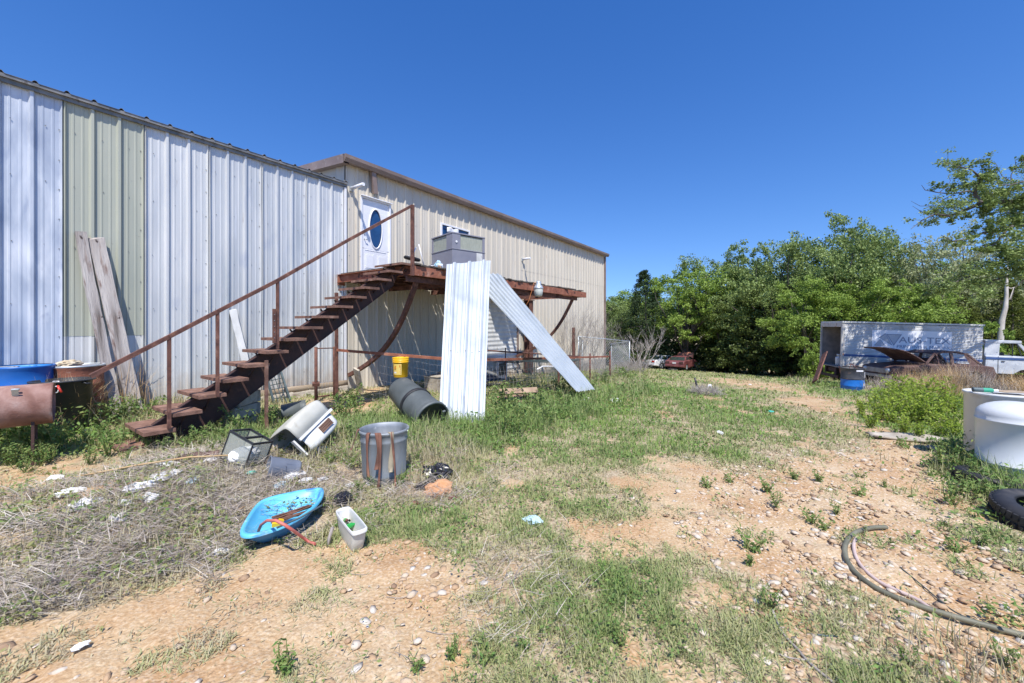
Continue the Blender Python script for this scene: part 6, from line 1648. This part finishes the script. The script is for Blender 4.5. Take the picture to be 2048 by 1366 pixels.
m_hose = mat('olive_hose', [(.3, (.11, .11, .075)), (.7, (.22, .21, .15))], 6, rough=.6); m_pink = mat('faded_pink_hose', [(.3, (.48, .36, .32)), (.7, (.62, .50, .45))], 6, rough=.7)
ground_tube('hose', 'thick olive green hose curving across the pebbles', [(1773, 1058), (1745, 1058), (1714, 1066), (1695, 1081), (1688, 1101), (1693, 1126), (1710, 1150), (1742, 1176), (1790, 1200), (1850, 1221), (1930, 1245), (1990, 1261), (2060, 1280), (2170, 1310), (2300, 1330)], .0165, m_hose, 'hose')
ground_tube('hose', 'thin faded pink hose lying inside the bend of the thick hose', [(1712, 1080), (1706, 1092), (1711, 1118), (1728, 1143), (1758, 1168), (1800, 1187), (1835, 1202), (1862, 1222)], .0115, m_pink, 'hose')
ground_tube('cable', 'thin dark cable right of the hoses', [(1800, 1135), (1830, 1160), (1860, 1185), (1900, 1220), (1930, 1235), (1950, 1250)], .004, m_rack, 'cable', 5)
ground_tube('pipe', 'pale yellowish stick or pipe at the right edge below the thick hose bend', [(1975, 1240), (2020, 1248), (2120, 1262)], .012, m_golden, 'pipe')
ground_tube('stick', 'long gnarled grey stick on the soil at the bottom right', [(1545, 1222), (1556, 1252), (1572, 1278), (1595, 1300), (1612, 1322), (1632, 1340), (1655, 1358), (1690, 1390)], .0065, m_dead, 'stick', 6)
ground_tube('stick', 'thin curved twig crossing the long gnarled stick', [(1552, 1308), (1580, 1318), (1615, 1322), (1645, 1318), (1662, 1314)], .004, m_dead, 'stick', 5)
ground_tube('stick', 'short grey twig right of the long gnarled stick', [(1635, 1271), (1655, 1274), (1675, 1274)], .005, m_rack, 'stick', 5)
rr = random.Random(8)
for i in range(26):   # fallen twigs on the bare soil
    px = rr.uniform(620, 1500); py = rr.uniform(1080, 1350); a = rr.uniform(0, 6.28); L_ = rr.uniform(12, 45)
    ground_tube('twig', 'thin dark twig lying on the bare soil and thin grass', [(px, py), (px + L_ * math.cos(a), py + L_ * .4 * math.sin(a) + 3), (px + 2 * L_ * math.cos(a + .2), py + L_ * .8 * math.sin(a + .2))], .0016, m_dead, 'twig', 4)['group'] = 'fallen twigs'
# ================================================================== vehicles
m_tyre = m_black
def wheel(parent, c, R, w, yaw=0, m_hub=m_steel, rim=.62):
    e = bpy.data.objects.new('wheel', None); COL.objects.link(e); e.parent = parent; e.location = c; e.rotation_euler = (PI / 2, 0, yaw)
    mb = MB(); mb.lathe([(R * rim, -w / 2 + .01), (R * .9, -w / 2), (R, -w * .32), (R, w * .32), (R * .9, w / 2), (R * rim, w / 2 - .01)], 28); mb.build('tyre', m_tyre, e)
    mb = MB(); mb.lathe([(R * rim, -w / 2 + .015), (R * rim, w / 2 - .015)], 28)
    for zz, sg in ((w / 2 - .05, 1), (-w / 2 + .05, -1)):
        mb.lathe([(R * rim, zz), (R * .50, zz + .012 * sg), (R * .2, zz + .035 * sg), (0, zz + .04 * sg)], 20)
        for k in range(5):
            a = k * 2 * PI / 5; mb.box((R * .42 * math.cos(a), R * .42 * math.sin(a), zz + .03 * sg), (R * .34, R * .12, .02), (0, 0, a))
    mb.build('rim', m_hub, e)
def side_loft(mb, outline, sections, m=0, smooth=False):
    """outline: [(x,z)]; sections: [(y, scale about centre line x, dz)] closed across the width"""
    n = len(outline); vs = []; cx_ = sum(p[0] for p in outline) / n; cz_ = sum(p[1] for p in outline) / n
    for (y, k, kz) in sections:
        for (x, z) in outline: vs.append((cx_ + (x - cx_) * k, y, cz_ + (z - cz_) * kz))
    fs = [(i * n + k, (i + 1) * n + k, (i + 1) * n + (k + 1) % n, i * n + (k + 1) % n) for i in range(len(sections) - 1) for k in range(n)]
    fs += [tuple(range(n)), tuple((len(sections) - 1) * n + k for k in reversed(range(n)))]
    mb.add(vs, fs, m, smooth)
def arch(cx_, R, z0, n=7): return [(cx_ + R * math.cos(PI - PI * i / n), z0 + R * math.sin(PI * i / n)) for i in range(n + 1)]

# ---------------- box truck
Tx = Vector((16.07, 19.6)); zg = tz(16.5, 20.5)
m_boxside = mat('truck_box_aluminium', [(.3, (.50, .50, .49)), (.7, (.64, .64, .62))], 1.5, rough=.5, metal=.3, over=[((.33, .31, .27), 3.5, .62, .8, (1, 1, .5))])
m_boxin = mat('box_inside', [(.3, (.16, .155, .15)), (.7, (.32, .29, .26))], 3, rough=.9)
m_cab = mat('cab_paint', [(.3, (.40, .43, .48)), (.6, (.60, .63, .66)), (.8, (.30, .35, .44))], 2.2, rough=.4, over=[((.16, .20, .28), 6, .62, .72)])
m_bluest = mat('blue_stripe', [(.3, (.03, .07, .20)), (.7, (.06, .12, .30))], 3, rough=.5)
m_banner = mat('banner', [(.3, (.74, .75, .79)), (.7, (.82, .83, .86))], 2, rough=.5)
m_letters = mat('banner_letters', [(.3, (.16, .20, .30)), (.7, (.30, .33, .40))], 6, rough=.5)
tk = thing('box_truck', 'derelict box truck with ribbed silver box, lettered white banner and faded blue and white cab', 'truck', (Tx.x, Tx.y, zg), Euler((0, .030, math.atan2(-.258, .966))))
BL_, BWd, BZ0, BZ1 = 5.45, 2.1, 1.12, 3.36
mb = MB()
nr = 30; vs = []; fs = []
for i in range(nr * 2 + 1):
    z = BZ0 + .04 + (BZ1 - BZ0 - .14) * i / (nr * 2); off = .014 if i % 2 else 0
    vs += [(.10, -off, z), (BL_ - .02, -off, z)]
for i in range(nr * 2): fs.append((2 * i, 2 * i + 1, 2 * i + 3, 2 * i + 2))
mb.add(vs, fs); mb.build('box_side', m_boxside, tk)
mb = MB(); mb.bx(0, BL_, .02, .045, BZ0, BZ1 - .1); mb.bx(0, BL_, BWd - .03, BWd, BZ0, BZ1 - .1); mb.bx(BL_ - .03, BL_, .045, BWd - .03, BZ0, BZ1 - .1); mb.bx(0, BL_, 0, BWd, BZ0 - .06, BZ0)
mb.build('box_wall', m_boxin, tk)
mb = MB(); mb.bx(-.01, BL_ + .01, -.05, BWd + .01, BZ1 - .075, BZ1); mb.build('roof', m_dirtywhite, tk)
mb = MB(); mb.bx(-.02, .10, -.022, .06, BZ0 - .02, BZ1 - .077); mb.bx(-.02, .06, BWd - .05, BWd + .01, BZ0 - .02, BZ1 - .077); mb.bx(-.02, .05, .06, BWd - .05, BZ1 - .28, BZ1 - .077)
mb.build('rear_frame', mat('frame_paint', [(.3, (.42, .40, .36)), (.6, (.52, .50, .46)), (.8, (.32, .18, .10))], 4, rough=.7, over=[((.30, .12, .05), 5, .60, .70)]), tk)
mb = MB(); mb.bx(.1, BL_, -.020, -.016, 1.66, 1.76); mb.build('stripe', m_bluest, tk)
mb = MB(); mb.bx(1.22, 4.30, -.026, -.016, 2.0, 2.98)
bn = mb.build('banner', m_banner, tk)
mb = MB()
def tri(pts, wdt):
    c = (sum(p[0] for p in pts) / 3, sum(p[1] for p in pts) / 3)
    inn = [(c[0] + (p[0] - c[0]) * wdt, c[1] + (p[1] - c[1]) * wdt) for p in pts]
    vs = [(p[0], -.029, p[1]) for p in pts] + [(p[0], -.029, p[1]) for p in inn]
    mb.add(vs, [(i, (i + 1) % 3, 3 + (i + 1) % 3, 3 + i) for i in range(3)]); mb.add([(p[0], -.0285, p[1]) for p in inn], [(0, 1, 2)], 1)
m_fill = mat('logo_fill', [(.3, (.40, .42, .46)), (.7, (.50, .52, .56))], 5)
tri([(1.30, 2.22), (1.78, 2.22), (1.54, 2.56)], .80); tri([(1.50, 2.62), (1.75, 2.84), (2.05, 2.24)], .80); tri([(1.78, 2.80), (2.40, 2.80), (2.09, 2.24)], .80)
mb.build('logo', [m_letters, m_fill], bn)
mb = MB()
for body, size, x0_, z0_, sx in (('AUS-TEX', .42, 2.28, 2.40, 1.18), ('PRINTING & MAILING', .20, 2.20, 2.16, 1.10)):
    vs, fs = text_geo(body, size)
    mb.add([(x0_ + v.x * sx, -.0305 - v.z, z0_ + v.y) for v in vs], fs)
mb.build('lettering', m_letters, bn)
for xx in (BL_ - .9, ):
    mb = MB(); mb.bx(xx, xx + .05, .1, BWd - .1, BZ0, BZ1 - .3); mb.build('box_rib', m_boxin, tk)
mb = MB(); mb.bx(.02, BL_ + 3.4, .50, .62, .72, 1.05); mb.bx(.02, BL_ + 3.4, BWd - .62, BWd - .5, .72, 1.05)
for xx in (.1, 1.2, 2.6, 4.0): mb.bx(xx, xx + .12, .62, BWd - .62, .8, 1.0); mb.bx(xx, xx + .1, .05, .5, .98, 1.06)
mb.bx(-.1, .0, .1, BWd - .1, .55, .68); mb.bx(-.08, -.02, .3, .4, .68, 1.06); mb.bx(-.08, -.02, BWd - .4, BWd - .3, .68, 1.06)
mb.build('chassis', m_rustdark, tk)
mb = MB(); mb.beam((.05, -.02, .62), (-.05, .02, 1.15), .06, .06); mb.beam((.0, 0, .64), (1.2, .2, 1.0), .05, .05); mb.build('bumper_strut', m_rust, tk)
for xx in (1.9,):
    for yy in (.25, .5, BWd - .25, BWd - .5): wheel(tk, (xx, yy, .46), .46, .22, 0, m_rust)
for yy in (.2, BWd - .2): wheel(tk, (BL_ + 1.65, yy, .46), .46, .24, 0, m_rust)
# cab
cx0 = BL_ + .12
cab = bpy.data.objects.new('cab', None); COL.objects.link(cab); cab.parent = tk
low = [(cx0, 1.15), (cx0, 1.96), (cx0 + 1.75, 1.96), (cx0 + 2.75, 1.82), (cx0 + 2.85, 1.65), (cx0 + 2.85, 1.15)] + [(cx0 + 2.06, 1.15)] + [(cx0 + 1.53 + .53 * math.cos(a), 1.02 + .38 * math.sin(a)) for a in (.5, 1.0, 1.57, 2.1, 2.64)] + [(cx0 + 1.0, 1.15)]
mb = MB(); side_loft(mb, low, [(.02, .99, .97), (.06, 1, 1), (BWd - .06, 1, 1), (BWd - .02, .99, .97)]); mb.build('cab_body', m_cab, cab, bevel=.02)
mb = MB(); up_ = [(cx0, 1.86), (cx0 + .03, 2.46), (cx0 + 1.18, 2.46), (cx0 + 1.72, 1.86)]
# pillars and roof
for yy in (.10, BWd - .16):
    for a_, b_ in ((((cx0 + .27), 1.94), (cx0 + .29, 2.56)), ((cx0 + 1.70, 1.94), (cx0 + 1.20, 2.56))):
        mb.beam((a_[0], yy + .03, a_[1]), (b_[0], yy + .03, b_[1]), .12 if a_[0] > cx0 + .3 else .54, .06, (0, 1, 0))
mb.beam((cx0 + .02, BWd / 2, 2.60), (cx0 + 1.30, BWd / 2, 2.60), BWd - .16, .13); mb.bx(cx0 + .0, cx0 + .05, .13, BWd - .13, 1.94, 2.22)
mb.build('cab_roof', m_cab, cab, bevel=.02)
mb = MB(); mb.beam((cx0 + 1.0, .10, 1.96), (cx0 + 1.0, .12, 2.53), .03, .03); mb.beam((cx0 + 1.33, .10, 1.96), (cx0 + 1.15, .12, 2.53), .03, .03); mb.build('window_bar', m_blackp, cab)
mb = MB(); mb.bx(cx0 + .0, cx0 + 2.2, -.002, .015, 1.80, 1.89); mb.build('stripe', m_bluest, cab)
mb = MB(); mb.bx(cx0 + .5, cx0 + 1.0, .5, .9, 1.5, 2.1); mb.bx(cx0 + .5, cx0 + 1.0, 1.2, 1.6, 1.5, 2.1); mb.build('seat', m_blackp, cab)
mb = MB(); mb.bx(cx0 + .44, cx0 + .455, .008, .02, 1.2, 1.94); mb.box((cx0 + .62, .0, 1.72), (.12, .03, .03)); mb.build('door_seam', m_blackp, cab)
mb = MB(); mb.lathe([(0, 0), (.09, 0), (.11, -.03)], 18, Matrix.Translation((cx0 + 2.87, .3, 1.5)) @ Euler((0, PI / 2, 0)).to_matrix().to_4x4()); mb.build('headlight', m_steel, cab)
# ramp and bottle at the back of the truck
p0, p1 = U(1650, 706, 19.2), U(1630, 762, 18.4); mb = MB(); mb.beam(p0, p1, .35, .05, (1, 0, 0)); o = mb.build('loading_ramp', m_rust, None, origin=p1, loc=p1); tag(o, 'rusty ramp plank leaning on the open back of the box truck', 'ramp')
R = tk.matrix_basis
mb = MB(); q = R @ Vector((.35, .95, BZ0)); mb.lathe([(0, 0), (.13, 0), (.15, .04), (.15, .36), (.13, .43), (.05, .46), (.05, .50), (.09, .50), (.09, .58), (.06, .58)], 20); o = mb.build('gas_bottle', m_tank, None, loc=q); tag(o, 'small white gas bottle standing in the open truck box', 'gas bottle')
q = R @ Vector((.45, .35, BZ0)); mb = MB(); mb.bx(-.03, .03, -.16, .16, 0, 1.0); o = mb.build('leaning_board', m_dirtywhite, None, loc=q, rot=Euler((.1, -.15, -.26))); tag(o, 'pale panel leaning inside the back of the truck box', 'panel')

# ---------------- drum in front of the truck
x, y = 681 / 800 * 16.4 , 16.4; zb = tz(x, y)
dd = thing('steel_drum', 'drum painted black above and blue below standing in the grass before the truck', 'drum', (x, y, zb - .02))
m_bluepaint = mat('blue_paint', [(.3, (.01, .13, .48)), (.7, (.02, .19, .58))], 3, rough=.4, over=[((.55, .60, .62), 5, .70, .73)])
mb = MB(); mb.lathe([(0, 0), (.37, 0), (.385, .02), (.385, .22), (.398, .24), (.385, .26), (.385, .50)], 36); mb.build('lower_body', m_bluepaint, dd)
mb = MB(); mb.lathe([(.385, .50), (.398, .52), (.398, .54), (.385, .56), (.385, .80), (.385, .92), (.40, .94), (.40, .96), (.37, .96), (.36, .55)], 36); mb.build('upper_body', mat('black_drum_paint', [(.3, (.02, .022, .03)), (.7, (.07, .075, .08))], 4, rough=.6, over=[((.20, .12, .08), 5, .62, .75)]), dd)
vs, fs = text_geo('D', .30); mb = MB()
v2 = []
for v in vs:
    a = math.radians(-62) + (v.x) / .385; v2.append(((.389 + v.z) * math.cos(a), (.389 + v.z) * math.sin(a), .60 + v.y))
mb.add(v2, fs); mb.lathe([(.388, .84), (.388, .90)], 8, None, 0, True, 0, math.radians(-112), math.radians(-72)); mb.lathe([(.388, .24), (.388, .36)], 8, None, 0, True, 0, math.radians(-72), math.radians(-45)); mb.build('white_marks', m_white, dd)
mb = MB(); mb.tube([(-.3, -.2, .96), (-.05, 0, 1.12), (.3, .2, .97)], .012, 5); mb.tube([(-.2, .3, .96), (-.05, 0, 1.12), (.35, -.1, .97)], .012, 5); mb.tube([(-.1, -.35, .96), (-.05, 0, 1.12)], .012, 5)
o = mb.build('wire_sling', m_rust, None, loc=(x, y, zb - .02)); tag(o, 'rusty wire sling across the mouth of the black and blue drum', 'sling')

# ---------------- rusty wreck with raised bonnet
m_wreck = mat('wreck_rust', [(.25, (.06, .032, .028)), (.5, (.11, .062, .052)), (.8, (.21, .14, .12))], 2.5, rough=.75, bump=.15, over=[((.055, .03, .028), 5, .58, .7)])
wx, wy = 16.3, 17.1; wz = tz(17.4, 17.6) + .0
wk = thing('rusty_sedan', 'burnt out rusty sedan with raised bonnet and no windows in front of the box truck', 'car', (wx, wy, wz), Euler((0, .01, -.03)))
WW = 1.75
wk.scale = (.92, .95, 1)
out = [(.05, .28), (.0, .55), (.06, .74), (.35, .82), (1.35, .90), (1.55, .94), (3.75, .94), (4.55, .86), (4.66, .6), (4.6, .3)] + list(reversed([(p[0], p[1]) for p in arch(3.72, .37, .28)])) + [(3.2, .2), (1.3, .2)] + list(reversed([(p[0], p[1]) for p in arch(.86, .37, .28)]))
mb = MB(); side_loft(mb, out, [(0, .985, .93), (.06, 1, 1), (WW - .06, 1, 1), (WW, .985, .93)])
mb.build('body', m_wreck, wk, bevel=.03)
mb = MB()
roof = [(1.55, .92), (2.05, 1.36), (2.45, 1.46), (3.1, 1.46), (3.55, 1.36), (4.05, .93)]
for yy, ins in ((.10, 1), (WW - .10, -1)):
    mb = MB()
    P_ = [(x_, yy + ins * .12 * min(1, (z_ - .92) / .4), z_) for x_, z_ in roof]
    for a_, b_ in zip(P_[:-1], P_[1:]): mb.beam(a_, Vector(b_) + (Vector(b_) - Vector(a_)) * .06, .07, .06, (0, 1, 0))
    mb.beam((2.80, yy + ins * .12, 1.44), (2.76, yy, .93), .12, .05, (0, 1, 0)); mb.beam((2.12, yy + ins * .10, 1.36), (2.15, yy, .93), .06, .04, (0, 1, 0))
    mb.add([(3.55, yy + ins * .11, 1.34), (3.35, yy + ins * .1, 1.38), (3.55, yy, .93), (4.05, yy, .93)], [(0, 1, 2, 3)])
    mb.build('pillar', m_wreck, wk)
mb = MB(); mb.surf(lambda u, v: (2.05 + 1.5 * u, .22 + (WW - .44) * v, 1.37 + .12 * math.sin(PI * u) ** .6 + .03 * math.sin(PI * v)), 12, 8, .03); mb.build('roof', m_wreck, wk)
def bonnet(u, v):
    x_ = 1.55 - 1.50 * u; z_ = .98 + .60 * math.sin(u * 1.5) - .05 * u ** 3 + .05 * math.sin(PI * v) * 1.0
    return (x_ + .12 * math.sin(PI * v) * (u - 1) * 0, .10 + (WW - .2) * v, z_)
mb = MB(); mb.surf(bonnet, 14, 10, .045); mb.build('bonnet', m_wreck, wk)
mb = MB(); mb.bx(-.06, .05, .1, WW - .1, .30, .42); mb.bx(-.03, .02, .25, WW - .25, .50, .70); mb.build('grille', mat('dull_chrome', [(.3, (.25, .22, .20)), (.7, (.42, .40, .38))], 6, rough=.6, metal=.4), wk)
for yy in (.28, WW - .28):
    mb = MB(); mb.lathe([(0, .02), (.09, .02), (.10, 0), (.10, -.05)], 18, Matrix.Translation((-.03, yy, .62)) @ Euler((0, -PI / 2, 0)).to_matrix().to_4x4()); mb.build('headlight', m_steel, wk)
mb = MB(); mb.bx(.5, 1.3, .35, WW - .35, .55, .80); mb.lathe([(.0, .8), (.18, .8), (.2, .84), (.18, .9), (0, .9)], 16, Matrix.Translation((.9, WW / 2, 0))); mb.build('engine', m_rustdark, wk)
mb = MB(); mb.bx(2.1, 2.5, .3, .75, .5, 1.15); mb.bx(2.1, 2.5, 1.0, 1.45, .5, 1.15); mb.build('seat', m_rustdark, wk)
for xx, yy in ((.86, .14), (3.72, .14), (.86, WW - .14), (3.72, WW - .14)): wheel(wk, (xx, yy, .30), .30, .18, 0, m_rust)

# ---------------- the two far cars
def far_car(label, loc, rot, m_body, m_light, L=4.95, hood=False, m_hood=None):
    c = thing('parked_car', label, 'car', loc, rot); W_ = 1.86
    fx = L - .9; rx = 1.0
    o_ = [(.02, .42), (.0, .78), (.10, .98), (1.0, 1.02), (3.2, .98), (L - .5, .84), (L, .66), (L, .38)] + [(p[0], p[1]) for p in reversed(arch(fx, .38, .30))] + [(3.5, .22), (1.5, .22)] + [(p[0], p[1]) for p in reversed(arch(rx, .38, .30))]
    mb = MB(); side_loft(mb, o_, [(0, .98, .90), (.08, 1, 1), (W_ - .08, 1, 1), (W_, .98, .90)]); mb.build('body', m_body, c, bevel=.04)
    # roof dome over glass
    def top(z, x0_, x1_, iy): return [(x0_, iy, z), (x1_, iy, z), (x1_, W_ - iy, z), (x0_, W_ - iy, z)]
    rings = [top(1.0, .60, 3.35, .10), top(1.29, 1.35, 2.75, .26), top(1.36, 1.6, 2.5, .36)]
    mb = MB(); vs = [p for r in rings for p in r]
    mb.add(vs[4:], [(0, 1, 5, 4), (1, 2, 6, 5), (2, 3, 7, 6), (3, 0, 4, 7), (4, 5, 6, 7)])
    for k in range(4):   # pillars
        mb.beam(rings[0][k], rings[1][k], .10, .05)
    for yy, y2_ in ((.10, .24), (W_ - .10, W_ - .24)): mb.beam((2.0, yy, 1.0), (2.05, y2_, 1.29), .08, .04, (0, 1, 0)); mb.add([(.60, yy, 1.0), (1.15, yy, 1.0), (1.45, y2_, 1.30), (1.30, y2_, 1.30)], [(0, 1, 2, 3)])
    mb.build('roof', m_body, c, bevel=.02)
    mb = MB(); i_ = .025
    r0_ = [(x_ + (i_ if x_ < 2 else -i_), y_ + (i_ if y_ < 1 else -i_), z_) for x_, y_, z_ in rings[0]]; r1_ = [(x_ + (i_ if x_ < 2 else -i_), y_ + (i_ if y_ < 1 else -i_), z_) for x_, y_, z_ in rings[1]]
    mb.add(r0_ + r1_, [(0, 1, 5, 4), (1, 2, 6, 5), (2, 3, 7, 6), (3, 0, 4, 7)]); mb.build('window_glass', m_darkglass, c)
    for yy in (.12, W_ - .12 - .30):
        mb = MB(); mb.box((.03, yy + .15, .83), (.12, .34, .17)); mb.build('tail_light', m_light, c)
    mb = MB(); mb.box((.0, W_ / 2, .52), (.14, W_ - .1, .20)); mb.build('bumper', m_body, c, bevel=.03)
    mb = MB(); mb.box((-.01, W_ / 2, .78), (.06, .34, .15)); mb.build('number_plate', m_dirtywhite, c)
    for xx in (rx, fx):
        for yy in (.12, W_ - .12): wheel(c, (xx, yy, .33), .33, .2)
    if hood:
        mb = MB(); mb.surf(lambda u, v: (3.25 + .55 * u, .12 + (W_ - .24) * v, 1.0 + .62 * u + .05 * math.sin(PI * v)), 6, 6, .04); mb.build('bonnet', m_hood, c)
    return c
m_carwhite = mat('car_white', [(.3, (.66, .67, .68)), (.7, (.74, .75, .76))], 2, rough=.25); m_tail = mat('tail_red', [(.3, (.40, .02, .015)), (.7, (.55, .04, .03))], 3, rough=.2)
m_maroon = mat('faded_maroon', [(.3, (.10, .030, .032)), (.6, (.19, .065, .065)), (.85, (.30, .17, .15))], 2, rough=.5); m_orangehood = mat('primer_orange', [(.3, (.42, .16, .10)), (.7, (.54, .24, .16))], 2, rough=.6)
p = U(1314, 738, 41.5); far_car('white sedan parked at the edge of the wood', (p.x - .2, p.y, tz(p.x, p.y)), math.radians(28), m_carwhite, m_tail)
p = U(1368, 740, 39.0); far_car('derelict maroon coupe with its bonnet raised, right of the white sedan', (p.x, p.y, tz(p.x, p.y)), math.radians(50), m_maroon, m_rustdark, 4.8, True, m_orangehood)
# black tank, logs and brush heap on the far grass
p = G(1516, 744); a = math.radians(8)
bt_ = thing('black_tank', 'shiny black horizontal tank lying in the grass before the wood', 'tank', (p.x, p.y, p.z)); bt_.rotation_euler = (0, 0, a)
k = p.y / 800 * 38
mb = MB(); mb.lathe([(0, -k / 2)] + [(k * .20 * math.sin(q_), -k / 2 + k * .14 * (1 - math.cos(q_))) for q_ in (.4, .8, 1.2, 1.57)] + [(k * .20, 0)] + [(k * .20 * math.sin(q_), k / 2 - k * .14 * (1 - math.cos(q_))) for q_ in (1.57, 1.2, .8, .4)] + [(0, k / 2)], 26, Matrix.Translation((0, 0, k * .2)) @ Euler((0, PI / 2, 0)).to_matrix().to_4x4())
mb.build('body', mat('gloss_black', [(.3, (.03, .033, .045)), (.7, (.06, .065, .08))], 3, rough=.25), bt_)
mb = MB()
for xx in (-.25, .25): mb.bx(k * xx - .04, k * xx + .04, -k * .12, k * .12, -.05, .06)
mb.build('foot', m_rust, bt_)
for i, (px, py, L_, a, zz, lab) in enumerate(((1560, 742, 1.7, -.4, .14, 'pale cut log pointing at the camera beside the black tank'), (1572, 738, 2.2, -.55, .34, 'longest pale log on top of the log pile'), (1550, 742, 1.2, .1, .12, 'short brown log at the left end of the log pile'), (1583, 744, 1.0, .9, .12, 'stubby log at the right end of the log pile'))):
    g = G(px, py); mb = MB(); mb.tube(curve_pts((-L_ / 2, 0, -.15 * zz), (L_ / 2, 0, zz * 1.2), .04, 5), [.15, .14, .13, .13, .12, .11], 9); o = mb.build('cut_log', m_palebark if i != 2 else m_bark, None, loc=(g.x, g.y, g.z + zz), rot=a); tag(o, lab, 'log', 'logs in the pile by the wood')
g = G(1412, 790); branchy('brush_heap', 'low heap of dry twigs in the green grass by the track', 'heap', (g.x, g.y, g.z), .62, 1.2, 60, m_dead, 31, 3, .008, None, .28)
g = G(1418, 783); mb = MB(); mb.tube([(-.06, 0, .08), (.0, 0, .20), (.04, 0, .22), (.09, 0, .05)], [.015, .03, .03, .02], 8); o = mb.build('bleached_root', m_white, None, loc=g); tag(o, 'small white bent piece on the dry brush heap', 'root')
g = G(1392, 778); mb = MB(); mb.tube([(.06, 0, -.05), (-.04, 0, .38)], [.04, .03], 6); o = mb.build('charred_stick', m_blackp, None, loc=g); tag(o, 'black stub of wood sticking out of the dry brush heap', 'stick')
g = G(1346, 742); tyre('tyre', 'dark tyre lying flat in front of the white sedan', (g.x, g.y, g.z + .1), .42, .22, (0, .05, 0))
